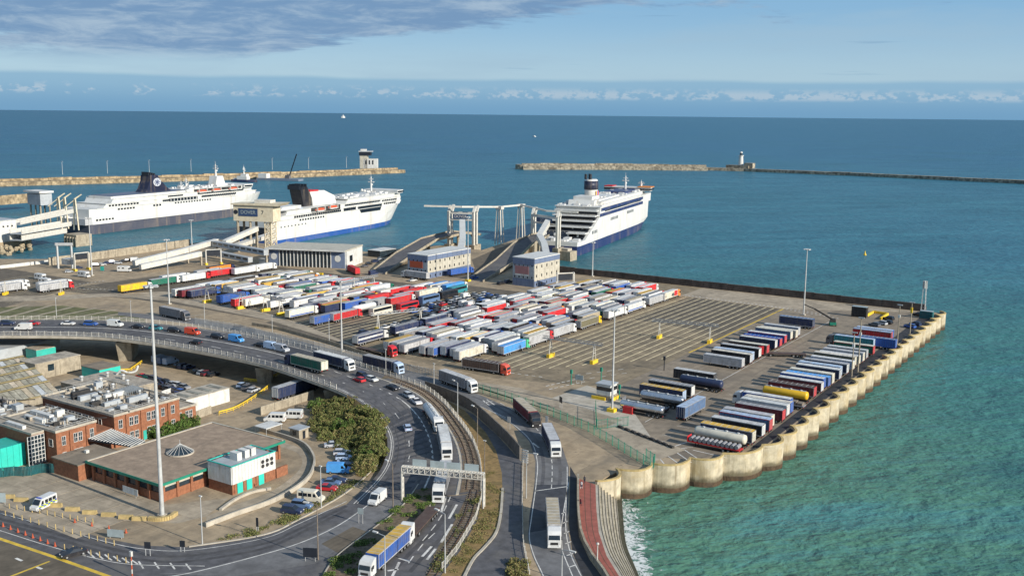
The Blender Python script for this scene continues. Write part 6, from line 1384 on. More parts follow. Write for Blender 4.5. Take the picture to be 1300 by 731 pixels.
for i in range(5): MB().tube((x - 8 + i * 3, y - 4.3, -10), (x - 8 + i * 3, y - 4.3, 0), .6, 8).build('pile', 'concrete_wall', dw)
sb = thing('stilt_house', 'grey control cabin with white roof standing on stilts above the inlet', 'cabin'); x, y = P(52, 283); 
MB().box(x - 10, x + 6, y - 3, y + 6, 13, 21).build('cabin', 'clad_grey', sb); MB().box(x - 13, x + 7, y - 4, y + 7, 21.6, 23).build('roof', 'clad_white', sb)
for a in (-8, -2, 4):
    for b in (-2, 5): MB().tube((x + a, y + b, -8), (x + a, y + b, 13), .6, 8).build('stilt', 'concrete_wall', sb)
for i, (px, py, hh, lb) in enumerate(((97, 292, 21, 'nearest white A-frame hoist beside the far left ferry'), (84, 290, 21, 'middle white A-frame hoist beside the far left ferry'), (76, 290, 21, 'rearmost white A-frame hoist beside the stilt cabin'))):
    x, y = P(px, py); o = thing('hoist_frame', lb, 'hoist', (x, y, 0))
    for a in (-2.6, 2.6): MB().bar((a, 0, 0), (a * .25, 0, hh), .8, .8).build('leg', 'cream_steel', o)
    MB().bar((0, 0, hh), (3.5, 3, hh + 3), .7, .7).build('jib', 'cream_steel', o); MB().bar((3.5, 3, hh + 3), (-6, -4, hh - 6), .5, .5).build('stay', 'cream_steel', o); MB().bar((-1.4, 0, hh * .55), (1.4, 0, hh * .55), .5, .5).build('tie', 'cream_steel', o)
wall('tan_quay_fence', 'sand coloured fence running behind the linkspans at far left', [P(-20, 262, 0), P(30, 258, 0), P(56, 256, 0)], 8, .5, 'stone_pier', 12)
wall('tan_parapet_wall', 'tan concrete parapet wall along the inner quay below the dark-banded ferry', [P(62, 337), P(112, 331), P(180, 321), P(250, 311)], 4.2, .6, 'concrete_wall', 6)
wall('low_white_wall', 'low white coping along the near edge of inlet', [P(0, 341), P(60, 334), P(110, 327)], 1.6, .6, 'clad_white', 8)
gy = thing('inlet_portal', 'grey portal frame standing at the inlet edge', 'gantry'); x, y = P(80, 342)
for px in (74, 92): x, y = P(px, 341); MB().bar((x, y, 0), (x, y, 13), .8, .8).build('leg', 'galv', gy)
MB().bar((*P(72, 341), 12.6), (*P(94, 341), 12.6), .8, 1.4).build('beam', 'galv', gy); MB().box(x - 6, x - 1, y - 2, y + 2, 2, 5).build('cabin', 'clad_white', gy)
for i in range(60):
    px = R.uniform(-6, 40); py = 319 - px * .2 + R.uniform(-4, 4); x, y = P(px, py, -4); s = R.uniform(.9, 2.1)
    if i == 0: RK = [MB().ball((0, 0, 0), 1, .85, .75, 6, 4).mesh('boulder', 'rock') for _ in range(1)]; rk = thing('rock_armour', 'bank of tan boulders below the white block house', 'rocks')
    o = link('boulder', RK[0], rk, loc=(x, y, R.uniform(-6, -2))); o.scale = (s, s * R.uniform(.7, 1.2), s); o.rotation_euler = (R.uniform(0, 3), R.uniform(0, 3), R.uniform(0, 3))

# ================================================================ SHIPS (bow along +Y, origin at the stern on the waterline)
def ship(name, label, A, B, beam, L, band, bandcol, zb, zd, cat='ferry'):
    A, B = Vector(A), Vector(B); h = (B - A).normalized(); rt = Vector((h.y, -h.x)); c = A - rt * beam / 2
    h = (B - Vector(c)).normalized()
    return thing(name, label, cat, (c.x, c.y, SEA), atan2(h.y, h.x) - pi / 2)
def hull(o, L, beam, zb, zd, col_lo, col_hi, aft=0, aft_z=None, flare=.12):
    st = [0, .02, .08, .3, .6, .74, .84, .91, .96, 1.0]; wl = [.90, .97, 1, 1, 1, .96, .82, .56, .26, .02]; dk = [.95, 1, 1, 1, 1, 1, .97, .86, .62, .18]
    hb = beam / 2
    def sec(i, z): f = max(0, min(1, (z + 1) / (zd + 1))); y = L * st[i] + (0 if i < 5 else (z / zd) * L * .05 * ((i - 4) / 5)); return hb * (wl[i] + (dk[i] - wl[i]) * f), y
    def ring(z): 
        R_ = []
        for i in range(len(st)): x, y = sec(i, z); R_.append((x, y, z))
        return R_ + [(-x, y, z) for x, y, z in R_[::-1]]
    zz = [-3, 0, zb * .55, zb]
    MB().loft([ring(z) for z in zz]).build('lower_hull', 'ship_paint', o, col_lo)
    zz = [zb + .002, zb + (zd - zb) * .5, zd]
    MB().loft([ring(z) for z in zz]).build('upper_hull', 'ship_paint', o, col_hi)
    return ring
def tier(o, y0, y1, hw, z0, z1, col, name='deckhouse', rake0=0., rake1=0., taper=1.):
    hw1 = hw * taper
    return MB().hexa([(-hw, y0, z0), (hw, y0, z0), (hw1, y1, z0), (-hw1, y1, z0), (-hw, y0 + rake0, z1), (hw, y0 + rake0, z1), (hw1, y1 + rake1, z1), (-hw1, y1 + rake1, z1)]).build(name, 'ship_paint', o, col)
def winrow(o, hw, y0, y1, n_, z, w, h, both=True, m='glass'):
    q = MB(); h *= 1.25; w *= 1.15
    for i in range(n_):
        y = y0 + (y1 - y0) * i / max(1, n_ - 1)
        for s in ((-1, 1) if both else (1,)): q.box(s * hw - .06, s * hw + .06, y - w / 2, y + w / 2, z - h / 2, z + h / 2)
    return q.build('window_row', m, o, kind='stuff')
def stripe(o, hw, y0, y1, z0, z1, col):
    q = MB()
    for s in (-1, 1): q.box(s * hw - .07, s * hw + .07, y0, y1, z0, z1)
    return q.build('stripe', 'ship_paint', o, col)
def lifeboat(o, x, y, z, L_, col):
    secs = []
    for t in (-1, -.8, -.4, .4, .8, 1): k = sqrt(max(.05, 1 - t * t * .95)); secs.append([(x + 1.7 * k * cos(a), y + t * L_ / 2, z + 1.5 * k * sin(a)) for a in [2 * pi * j / 10 for j in range(10)]])
    b = MB().loft(secs).build('lifeboat', 'paint_flat', o, col, True)
    MB().box(x - 1.5, x + 1.5, y - L_ * .38, y + L_ * .38, z - 1.6, z - .7).build('keel', 'paint_flat', b, WHITE)
    MB().box(x - 2.4, x + 1.9, y - L_ * .42, y - L_ * .38, z - 1.5, z + 2.2).box(x - 2.4, x + 1.9, y + L_ * .38, y + L_ * .42, z - 1.5, z + 2.2).build('davit', 'white_steel', b, kind='stuff')
def mast(o, x, y, z, h, col=WHITE):
    q = MB(); q.tube((x, y, z), (x, y, z + h), .9, 8, .4); q.box(x - 2.6, x + 2.6, y - .4, y + .4, z + h * .6, z + h * .68); q.box(x - 1.8, x + 1.8, y - .3, y + .3, z + h * .8, z + h * .86); q.ball((x, y + 1.2, z + h * .45), .9, .9, .9)
    q.tube((x, y, z + h), (x, y, z + h * 1.25), .12, 5); return q.build('mast', 'ship_paint', o, col)
def deck_clutter(o, y0, y1, hw, z, n_, seed):
    r = random.Random(seed); q = MB()
    for i in range(n_):
        x, y = r.uniform(-hw, hw), r.uniform(y0, y1); a, b, c = r.uniform(.6, 2.2), r.uniform(.8, 3), r.uniform(.6, 2.0); q.box(x - a, x + a, y - b, y + b, z, z + c)
    return q.build('deck_fittings', 'ship_paint', o, WHITE, kind='stuff')
def deckrail(o, hw, y0, y1, z):
    q = MB()
    for s in (-1, 1):
        q.bar((s * hw, y0, z + 1.1), (s * hw, y1, z + 1.1), .1, .1); q.bar((s * hw, y0, z + .6), (s * hw, y1, z + .6), .06, .06)
        for i in range(int((y1 - y0) / 2.5)): q.bar((s * hw, y0 + i * 2.5, z), (s * hw, y0 + i * 2.5, z + 1.1), .07, .07)
    return q.build('railing', 'white_steel', o)
SW = (.60, .60, .57); SN = (.02, .036, .115)
# right ferry
s3 = ship('ferry', 'white ferry with navy waterline and twin navy stripes berthed stern-to on the right', P(735, 325, SEA), P(814, 282, SEA), 31, 213, None, None, 7, 22)
hull(s3, 205, 31, 6.5, 9.5, SN, SW)
MB().loft([[(-15.5, 14 + (z - 9.5) * 2.5, z), (15.5, 14 + (z - 9.5) * 2.5, z), (15.5, 165, z), (14.2, 188 + (z - 9.5) * .15, z), (9, 200 + (z - 9.5) * .4, z), (-9, 200 + (z - 9.5) * .4, z), (-14.2, 188 + (z - 9.5) * .15, z), (-15.5, 165, z)] for z in (9.5, 16, 23)]).build('garage_hull', 'ship_paint', s3, SW)
MB().hexa([(-13.8, 13.9, 9.6), (13.8, 13.9, 9.6), (13.8, 50, 9.6), (-13.8, 50, 9.6), (-13.8, 41, 21.5), (13.8, 41, 21.5), (13.8, 50, 21.5), (-13.8, 50, 21.5)]).build('stern_shade_block', 'dark_panel', s3)  # solid dark block, its colour standing in for shade in the open stern
for i, (z, y) in enumerate(((13.0, 16), (16.4, 25), (19.8, 33), (23.2, 38), (26.6, 42))):
    MB().box(-14.6 if i != 0 else 2, 14.6, y, 56, z, z + .8).build('stern_deck', 'ship_paint', s3, SW)
    q = MB()
    for k in range(12): xx = -14.4 + k * 2.6; q.bar((xx, y + .1, z + .8), (xx, y + .1, z + 1.9), .1, .1)
    q.bar((-14.5, y + .1, z + 1.9), (14.5, y + .1, z + 1.9), .12, .12); q.build('railing', 'white_steel', s3)
    if i: MB().box(-13.9, 13.9, y + 3, 56, z - 2.5, z - .02).build('deck_shade_block', 'dark_panel', s3)  # shade under each stern deck, painted as a dark box
for xx in (-12.5, -6, 3, 9.5): MB().box(xx - .5, xx + .5, 17, 19, 9.6, 13).box(xx - .5, xx + .5, 27, 29, 13, 17).build('stern_frame', 'ship_paint', s3, SW)
deck_clutter(s3, 2, 13, 12, 9.5, 16, 3)
tier(s3, 46, 196, 15.4, 23, 29.5, SW, 'superstructure', 2, 1, .93)
stripe(s3, 15.52, 47, 166, 22.4, 24.8, SN); stripe(s3, 15.52, 50, 166, 26.4, 28.6, SN)
MB().box(-15.3, -14, 52, 160, 29.5, 30.6).box(14, 15.3, 52, 160, 29.5, 30.6).build('bulwark', 'ship_paint', s3, SW)
tier(s3, 54, 120, 9, 29.5, 33.5, SW, 'deckhouse', 2, 0); tier(s3, 60, 186, 12, 29.5, 32.2, SW, 'deckhouse'); tier(s3, 58, 76, 6.5, 33.5, 36, SW, 'deckhouse')
MB().hexa([(-18.5, 178, 32), (18.5, 178, 32), (17, 190, 32), (-17, 190, 32), (-18.5, 178, 35.2), (18.5, 178, 35.2), (17, 190, 35.2), (-17, 190, 35.2)]).build('bridge', 'ship_paint', s3, SW)
MB().box(-18.6, 18.6, 177.4, 178.2, 33, 34.4).box(18.5, 18.65, 178, 189, 33, 34.4).build('bridge_window', 'glass', s3)
MB().box(8, 18.6, 177.8, 190, 35.2, 35.8).build('wing_roof', 'paint_flat', s3, ORANGE); MB().box(-18.6, -12, 177.8, 190, 35.2, 35.8).build('wing_roof', 'paint_flat', s3, RED)
MB().box(-8, 8, 140, 176, 32.2, 34).build('top_deck', 'ship_paint', s3, SN)
f = MB().loft([[(4.4 * k * cos(a), 78 + 6 * k * sin(a), z) for a in [2 * pi * j / 16 for j in range(16)]] for z, k in ((33, 1), (40, 1), (46.8, 1), (47.6, .85))]); fu = f.build('funnel', 'ship_paint', s3, SW, True)
MB().loft([[(4.75 * cos(a), 78 + 6.5 * sin(a), z) for a in [2 * pi * j / 16 for j in range(16)]] for z in (40, 46.5)]).build('funnel_band', 'ship_paint', fu, (.012, .02, .05), True)
for (a, b) in ((-1.6, 70), (1.6, 70), (0, 74)): MB().tube((a, b, 48), (a, b, 52), 1.0, 8).build('exhaust', 'dark_panel', fu)
for i, c in enumerate(((.85, .45, .02), (.03, .2, .6), (.7, .06, .05))): MB().box(4.3, 4.5, 75 + i * 2, 77 + i * 2, 34.5, 39).build('emblem_flag', 'paint_flat', fu, c)
mast(s3, 0, 172, 34, 11); mast(s3, 9, 186, 35, 5)
deck_clutter(s3, 62, 176, 10, 32.2, 60, 5); deck_clutter(s3, 48, 70, 12, 29.6, 26, 6); deckrail(s3, 15.2, 50, 176, 29.5)
winrow(s3, 15.44, 60, 160, 40, 25.9, 1.4, .7); winrow(s3, 15.5, 75, 92, 6, 18.5, 1.6, 1.8); winrow(s3, 15.5, 120, 136, 6, 19.5, 1.6, 1.8); winrow(s3, 15.52, 30, 40, 4, 13, 1.4, 1.8)
# middle ferry
s2 = ship('ferry', 'white ferry with blue waterline and black louvred funnel in the middle berth', P(345, 313, SEA), P(500, 281, SEA), 28, 179, None, None, 6, 20)
hull(s2, 178, 28, 4.2, 20, (.025, .085, .29), SW)
MB().box(-11.5, 11.5, -.6, 3, 6, 15).build('stern_door', 'dark_panel', s2)
tier(s2, 10, 172, 14, 20.002, 23.4, SW, 'superstructure', 2, 3, .9); tier(s2, 18, 174, 13.6, 23.4, 27, SW, 'superstructure', 2, 1, .9); tier(s2, 92, 173, 13.4, 27, 30.5, SW, 'superstructure', 4, 0, .95); tier(s2, 14, 40, 12, 27, 28, PALEBLUE, 'aft_deck')
tier(s2, 12, 36, 13.6, 27.8, 30.6, SW, 'aft_house', 3, 0)
MB().hexa([(-15.5, 164, 30.5), (15.5, 164, 30.5), (14.5, 174, 30.5), (-14.5, 174, 30.5), (-15.5, 164, 33.5), (15.5, 164, 33.5), (14, 176, 33.5), (-14, 176, 33.5)]).build('bridge', 'ship_paint', s2, SW); MB().box(-14.6, 14.6, 173.9, 175.6, 31.4, 32.8).box(15.45, 15.62, 164.6, 173, 31.4, 32.8).build('bridge_window', 'glass', s2)
MB().loft([[(-4.6, 52 + (z - 27) * -.25, z), (4.6, 52 + (z - 27) * -.25, z), (4.6, 64 + (z - 27) * -.42, z), (-4.6, 64 + (z - 27) * -.42, z)] for z in (27, 44)]).build('funnel', 'ship_paint', s2, (.02, .02, .024))
for i in range(6): MB().box(-4.9, 4.9, 46.4 + i * 1.7, 47.2 + i * 1.7, 42, 45.6 + (i % 2)).build('exhaust', 'dark_panel', s2)
MB().loft([[(-5.4, 62, 27), (5.4, 62, 27), (5.4, 92, 27), (-5.4, 92, 27)], [(-5.4, 61, 34), (5.4, 61, 34), (5.2, 90, 34), (-5.2, 90, 34)], [(-4.8, 59, 39.5), (4.8, 59, 39.5), (4.2, 78, 39.5), (-4.2, 78, 39.5)]]).build('funnel_casing', 'ship_paint', s2, SW)
MB().box(-4.9, 4.9, 59, 70, 39.5, 40.6).build('funnel_cap', 'paint_flat', s2, RED)
lifeboat(s2, 13.6, 58, 24.8, 12, (.66, .1, .04)); lifeboat(s2, 13.6, 74, 25.6, 12, (.66, .1, .04)); MB().box(13.3, 14.05, 48, 84, 22.6, 27).build('boat_shade_panel', 'chassis', s2)  # dark box behind the boats is shade put into colour
MB().face([(14.12, 112, 16.5), (14.12, 140, 16.5), (14.12, 143, 22.6), (14.12, 108, 22.6)]).build('atrium_window', 'glass', s2)
winrow(s2, 14.1, 28, 84, 22, 21.4, 1.5, 1.4); winrow(s2, 14.1, 34, 62, 10, 18.2, 1.5, 1.2); winrow(s2, 13.72, 92, 140, 22, 25.4, 1.3, 1.2); winrow(s2, 14.05, 90, 104, 6, 21.4, 1.6, 2.4); winrow(s2, 13.4, 148, 164, 6, 22, 1.5, 1.2); winrow(s2, 13.2, 146, 166, 7, 25, 1.5, 1.2); winrow(s2, 14.1, 12, 40, 8, 14.5, 1.0, .8)
mast(s2, 0, 150, 33, 14); deck_clutter(s2, 95, 165, 11, 30.5, 40, 8); deckrail(s2, 13.4, 92, 170, 30.5); deckrail(s2, 13.4, 14, 50, 27)
for xx in (0, -6, 7): MB().ball((xx, 140 - xx, 34), 1.2, 1.2, 1.4).build('radome', 'ship_paint', s2, SW)
# left ferry
s1 = ship('ferry', 'white ferry with dark slate lower hull and black emblem funnel at the far left berth', P(117, 298, SEA), P(332, 268, SEA), 28, 190, None, None, 8, 22)
hull(s1, 186, 28, 8.5, 22, (.07, .075, .10), SW)
stripe(s1, 14.08, 8, 118, 0, 2.0, (.02, .05, .22)) if False else None
tier(s1, 12, 176, 14, 22.002, 25.6, SW, 'superstructure', 3, 2, .88); tier(s1, 20, 172, 13.4, 25.6, 29.2, SW, 'superstructure', 2, 0, .92); tier(s1, 22, 100, 11, 29.2, 31.2, SW, 'deckhouse'); tier(s1, 96, 168, 12.4, 29.2, 32, SW, 'deckhouse')
MB().box(-11, 11, 24, 98, 31.2, 31.7).build('sun_deck', 'ship_paint', s1, (.10, .12, .17))
MB().hexa([(-15, 160, 29.2), (15, 160, 29.2), (14, 171, 29.2), (-14, 171, 29.2), (-15, 160, 32.6), (15, 160, 32.6), (13.6, 173, 32.6), (-13.6, 173, 32.6)]).build('bridge', 'ship_paint', s1, SW); MB().box(14.95, 15.1, 160.6, 170, 30.2, 31.8).build('bridge_window', 'glass', s1)
MB().loft([[(-5 * k, 60 + a, z), (5 * k, 60 + a, z), (5 * k, 88 - b, z), (-5 * k, 88 - b, z)] for z, k, a, b in ((31, 1, 0, 0), (35, 1, 3, 5), (42, 1, 6, 11), (47.5, .96, 6.5, 14))]).build('funnel', 'ship_paint', s1, (.016, .02, .045))
for i in range(4): MB().box(-3.4, 3.4, 66 + i * 1.9, 67.2 + i * 1.9, 47.5, 50.5 - i * .5).build('exhaust', 'dark_panel', s1)
em = MB(); em.tube((4.95, 73, 40.6), (5.2, 73, 40.6), 3.9, 20); e_ = em.build('emblem', 'ship_paint', s1, (.50, .52, .55))
q = MB()
for i in range(4):
    a = i * pi / 4; dy, dz = cos(a) * 3.1, sin(a) * 3.1; q.bar((5.26, 73 - dy, 40.6 - dz), (5.26, 73 + dy, 40.6 + dz), .08, .8)
q.build('emblem_cross', 'ship_paint', e_, (.10, .12, .2))
for yy in (112, 128, 148): lifeboat(s1, 13.0, yy, 29.6, 11, (.62, .12, .06))
winrow(s1, 14.08, 18, 44, 10, 23.8, 1.6, 1.3); winrow(s1, 14.1, 26, 40, 6, 20, 1.6, 1.2); winrow(s1, 14.06, 70, 104, 16, 23.8, 1.5, 1.3); winrow(s1, 13.5, 76, 90, 8, 27.4, 1.5, 1.0); winrow(s1, 14.06, 112, 150, 18, 24.4, 1.5, 1.3); winrow(s1, 13.4, 108, 160, 26, 27.4, 1.3, 1.2); winrow(s1, 14.1, 60, 66, 3, 20.2, 1.6, 1.4); winrow(s1, 14.1, 6, 20, 6, 12.2, 1.5, 1.2); winrow(s1, 14.1, 82, 120, 14, 20.6, 1.4, 1.1)
tier(s1, 138, 150, 4, 32, 42, SW, 'mast_house', 2, -3); mast(s1, 0, 143, 42, 12); mast(s1, 3, 100, 31, 8); mast(s1, -3, 112, 31, 10); deck_clutter(s1, 100, 160, 11, 32, 40, 9); deck_clutter(s1, -4, 14, 11, 14, 24, 10); deckrail(s1, 13.2, 22, 100, 29.2)
MB().box(-13.5, 13.5, -4, 14, 8.6, 14).build('stern_deck', 'ship_paint', s1, LGREY)
def slab(o, y0, y1, hw, z, k=1.): return MB().hexa([(-hw - .5, y0, z - .2), (hw + .5, y0, z - .2), (hw * k + .5, y1, z - .2), (-hw * k - .5, y1, z - .2), (-hw - .5, y0, z + .22), (hw + .5, y0, z + .22), (hw * k + .5, y1, z + .22), (-hw * k - .5, y1, z + .22)]).build('deck_edge', 'ship_paint', o, SW)
slab(s1, 14, 178, 14, 25.6, .88); slab(s1, 22, 160, 13.4, 29.2, .92); slab(s1, 6, 150, 13.95, 22.1); slab(s2, 12, 174, 14, 23.4, .9); slab(s2, 18, 160, 13.6, 27, .93); slab(s2, 6, 140, 13.95, 20.1); slab(s2, 94, 172, 13.2, 30.5, .95); slab(s3, 46, 190, 15.3, 29.6, .95); slab(s3, 60, 186, 12, 32.2)
MB().box(13.4, 14.02, 76, 106, 21.9, 24.9).build('promenade_shade_panel', 'dark_panel', s1); MB().box(12.6, 13.5, 104, 158, 29.4, 31.6).build('boat_shade_panel', 'chassis', s1)  # both dark boxes sit proud of the side, shade painted as colour
q = MB()
for i in range(9): q.box(14.0, 14.2, 77 + i * 3.4, 77.5 + i * 3.4, 21.9, 24.9)
q.build('promenade_post', 'ship_paint', s1, SW)
s1.scale = (1, 1, .80); s2.scale = (1, .945, .80); s3.scale = (1, .955, .90)
# harbour craft and far traffic
tg = thing('pilot_vessel', 'white workboat moored against the left breakwater', 'boat', (*P(310, 231, SEA), SEA), radians(-75)); 
MB().loft([[(-4.5, -16, z), (4.5, -16, z), (4.5, 8, z), (0, 19, z), (-4.5, 8, z)] for z in (-.5, 3)]).build('hull', 'ship_paint', tg, NAVY); tier(tg, -8, 6, 3.8, 3, 7, SW); tier(tg, -3, 5, 3, 7, 10, SW, 'wheelhouse'); mast(tg, 0, 0, 10, 9); tier(tg, -14, -9, 2.5, 3, 4.5, SW)
tg = thing('barge', 'low dark crane barge with raised jib along the left breakwater', 'barge', (*P(356, 229, SEA), SEA), radians(-76))
MB().box(-6, 6, -32, 30, -1, 2.5).build('hull', 'ship_paint', tg, (.16, .2, .26)); tier(tg, -30, -18, 4.5, 2.5, 8, SW); MB().bar((0, 12, 2.5), (2, 26, 34), 1.0, 1.0).build('jib', 'dark_panel', tg); MB().box(-2, 2, 8, 14, 2.5, 7).build('crane_house', 'paint_flat', tg, DGREY)
fs = thing('ferry', 'tiny white ferry far out on the open sea', 'ferry', (*P(436, 150, SEA), SEA), radians(20)); MB().loft([[(-14, -60, z), (14, -60, z), (14, 40, z), (0, 75, z), (-14, 40, z)] for z in (-1, 18)]).build('hull', 'ship_paint', fs, SW); tier(fs, -50, 30, 13, 18, 32, SW); tier(fs, -20, 0, 5, 32, 52, SW, 'funnel')
for (px, py, l_, lb) in ((329, 140.3, 90, 'faint white ship on the horizon left of the tiny ferry'), (141, 138.6, 60, 'white speck of a ship on the left horizon')):
    o = thing('ship', lb, 'ship', (*P(px, py + 1.6, SEA), SEA), 0); MB().box(-l_ * 1.2, l_ * 1.2, -20, 20, 0, 40).box(-l_ * .5, l_ * .5, -15, 15, 40, 90).build('hull', 'ship_paint', o, SW)
o = thing('motor_boat', 'small white motor boat crossing beyond the breakwater gap', 'boat', (*P(678, 174, SEA), SEA), radians(70)); MB().loft([[(-3, -9, z), (3, -9, z), (3, 4, z), (0, 11, z), (-3, 4, z)] for z in (-.5, 2.5)]).build('hull', 'ship_paint', o, SW); tier(o, -4, 3, 2.4, 2.5, 5.5, SW, 'cabin')
by_ = thing('buoy', 'yellow conical buoy floating off the sea wall', 'buoy', (*P(1098, 324, SEA), SEA)); MB().tube((0, 0, -.5), (0, 0, .7), .9, 12).build('float', 'yellow', by_); MB().tube((0, 0, .7), (0, 0, 2.8), .6, 8, .12).build('cone', 'yellow', by_)
# lighthouse and signal station
x, y = P(940, 217, SEA); lh = thing('lighthouse', 'white lighthouse on a stone base along the right breakwater', 'lighthouse', (x, y, SEA)); MB().box(-22, 16, -8, 8, -5, 9).build('base', 'stone_grey', lh); MB().box(8, 22, -6, 6, 5, 13).build('keeper_block', 'stone_grey', lh)
MB().tube((0, 0, 9), (0, 0, 24), 4.2, 16, 3.2).build('tower', 'clad_white', lh); MB().tube((0, 0, 24), (0, 0, 25), 4.4, 16).build('gallery', 'clad_white', lh); MB().tube((0, 0, 25), (0, 0, 29), 2.2, 12).build('lantern', 'glass_blue', lh); MB().ball((0, 0, 29), 2.4, 2.4, 2., 12, 5).build('dome', 'clad_white', lh)
x, y = P(470, 219, SEA); sgn = thing('signal_station', 'white harbour signal station with dark lookout on the left breakwater end', 'building', (x, y, SEA), radians(33)); MB().box(-9, 11, -7, 7, 6, 20).build('lower_block', 'clad_white', sgn); MB().box(-14, -3, -7, 5, 6, 25).build('stair_tower', 'clad_tan', sgn); MB().box(-15, 2, -8, 6, 25, 30).build('lookout', 'dark_panel', sgn); MB().box(-15.5, 4, -8.5, 6.5, 30, 31.5).build('roof', 'clad_grey', sgn); MB().box(-13, -5, -5, 3, 31.5, 34).build('roof_cabin', 'clad_white', sgn); 
for i in range(3): MB().box(-6 + i * 5, -4 + i * 5, -7.12, -6.98, 12, 18).build('window', 'glass', sgn)
for i, px in enumerate((80, 137, 190, 243, 346, 392, 440)):
    x, y = P(px, 231 - px * .026, SEA); o = thing('breakwater_lamp', 'thin lamp post on the left breakwater, %s from left' % ordn(i), 'lamp post', (x, y, SEA), 0, 'lamp posts on the left breakwater'); MB().tube((0, 0, 7), (0, 0, 23), .28, 6, .2).build('pole', 'galv', o); MB().box(-1.5, 1.5, -.4, .4, 23, 23.4).build('lamp_head', 'galv', o)
# ================================================================ STREET FURNITURE, FENCES, PLANTS
def high_mast(px, py, h, label, foot=None, xy=None):
    x, y = xy or P(px, py); o = thing('light_mast', label, 'light mast', (x, y, 0))
    MB().tube((0, 0, 0), (0, 0, h), .46 if h > 40 else .34, 12, .2 if h > 40 else .15).build('mast', 'galv', o)
    MB().tube((0, 0, h - .6), (0, 0, h - .2), .7, 10).build('head_ring', 'galv', o)
    for i in range(6):
        a = 2 * pi * i / 6; MB().box(-.32, .32, .6, 1.5, -.15, .2).mesh
        l = MB().box(-.3, .3, .55, 1.45, -.15, .18).build('floodlight', 'galv', o); l.location = (0, 0, h - .3); l.rotation_euler = (0, 0, a)
    if foot: MB().box(-1.1, 1.1, -1.1, 1.1, 0, .9).build('plinth', foot, o)
    else: MB().box(-.7, .7, -.7, .7, 0, .45).build('plinth', 'concrete_pale', o)
    return o
high_mast(206, 655, 47, 'very tall white light mast in front of the flat roofed hall')
high_mast(777, 522, 28.5, 'light mast beside the checkpoint at the edge of empty lanes', 'yellow'); high_mast(1020, 400, 27.5, 'light mast at the far end of the inner trailer row')
high_mast(215, 386, 27.5, 'light mast at the corner of the west lot'); high_mast(434, 446, 24.5, 'light mast behind the navy and white lorry'); high_mast(117, 350, 28.5, 'light mast beside the far left sign gantry')
high_mast(594, 357, 31.5, 'light mast between the two boarding blocks', 'yellow'); high_mast(752, 351, 17.5, 'shorter light mast against the dark sea wall')
high_mast(244, 318, 18, 'light mast behind the sloping pale walkways')
for (px, py, h, lb) in ((1081, 478, 14, 'slim post nearest among the quayside trailers'), (1089, 472, 17.5, 'taller post second along the quayside trailers'), (1139, 436, 14, 'slim post with boxes towards the seaward corner'), (1155, 424, 12, 'slim post with a yellow box at seaward corner')):
    x, y = P(px, py); o = thing('camera_post', lb, 'post', (x, y, 0)); MB().tube((0, 0, 0), (0, 0, h), .22, 8, .14).build('pole', 'concrete_wall', o); MB().box(-.9, .9, -.2, .2, h, h + .3).build('bracket', 'galv', o); MB().box(-.35, .35, -.35, .35, h * .68, h * .68 + 1.0 if py != 424 else h * .68 + 2).build('box', 'yellow' if py == 424 else 'clad_white', o)
x, y = P(1187, 396); o = thing('lattice_mast', 'lattice aerial mast at the seaward end of sea wall', 'mast', (-84.5, 441.5, 0)); q = MB()
for a in (-.8, .8):
    for b in (-.8, .8): q.bar((a, b, 0), (a * .6, b * .6, 13), .12, .12)
for i in range(9):
    z = i * 1.45; k = .8 - .3 * i / 9
    for (a, b, c, d) in ((-1, -1, 1, -1), (1, -1, 1, 1), (1, 1, -1, 1), (-1, 1, -1, -1)): q.bar((a * k, b * k, z), (c * k, d * k, z + 1.45), .07, .07)
q.build('lattice', 'galv', o); MB().box(-.9, .9, -.2, .2, 10.4, 13.6).box(-.2, .2, -.9, .9, 10.4, 13.6).build('antenna', 'clad_white', o)
# street lamps
def street_lamp(px, py, h, arm, label, m='galv'):
    x, y = P(px, py); o = thing('street_lamp', label, 'street lamp', (x, y, 0), atan2(arm[1], arm[0]) if arm else 0)
    MB().tube((0, 0, 0), (0, 0, h), .13, 8, .08).build('pole', m, o)
    if arm: MB().bar((0, 0, h), (1.9, 0, h + .2), .1, .1).build('arm', m, o); MB().box(1.6, 2.7, -.18, .18, h + .12, h + .34).build('lamp_head', 'clad_white', o)
    else: MB().box(-.35, .35, -.15, .15, h, h + .15).build('lamp_head', 'clad_white', o)
for (px, py, h, arm, lb) in ((408, 645, 9, None, 'thin lamp post beside the cream minibus'), (404, 710, 10.5, (-1, -.3), 'rusty lamp post at the tip of planted median'), (499, 645, 9.5, (-1, .3), 'brown lamp post between white van and sign gantry'), (257, 691, 9.5, None, 'white lamp post at the inner kerb'), (489, 735, 8, (-1, 0), 'lamp post overlapping the blue lorry'), (581, 532, 10, (-1, .4), 'lamp post on the white railing, upper of three'), (606, 566, 9.5, (-1, .4), 'lamp post on the brown verge, middle of three'), (615, 612, 9.5, None, 'reddish lamp post on the verge above gantry leg'), (565, 727, 11, (-1, .2), 'lamp post at the end of the railway strip'), (713, 735, 5.5, (1, 0), 'lamp post low at the freight road edge'), (668, 632, 10, (1, 0), 'lamp post with double arm beside the lower lane'), (551, 500, 9, None, 'lamp post in the fence near grey lorry'), (490, 480, 9, None, 'lamp post behind the pale-cab lorry'), (418, 433, 8, None, 'lamp post at the near end of car lanes'), (346, 428, 8, None, 'lamp post beside the concrete fence'), (260, 410, 8, None, 'lamp post behind the lone grey trailer'), (72, 404, 8, None, 'lamp post among the derelict lanes'), (167, 412, 9, None, 'lamp post at right end of derelict lanes')):
    street_lamp(px, py, h, arm, lb, 'timber' if 'rusty' in lb or 'reddish' in lb or 'brown' in lb else 'galv')
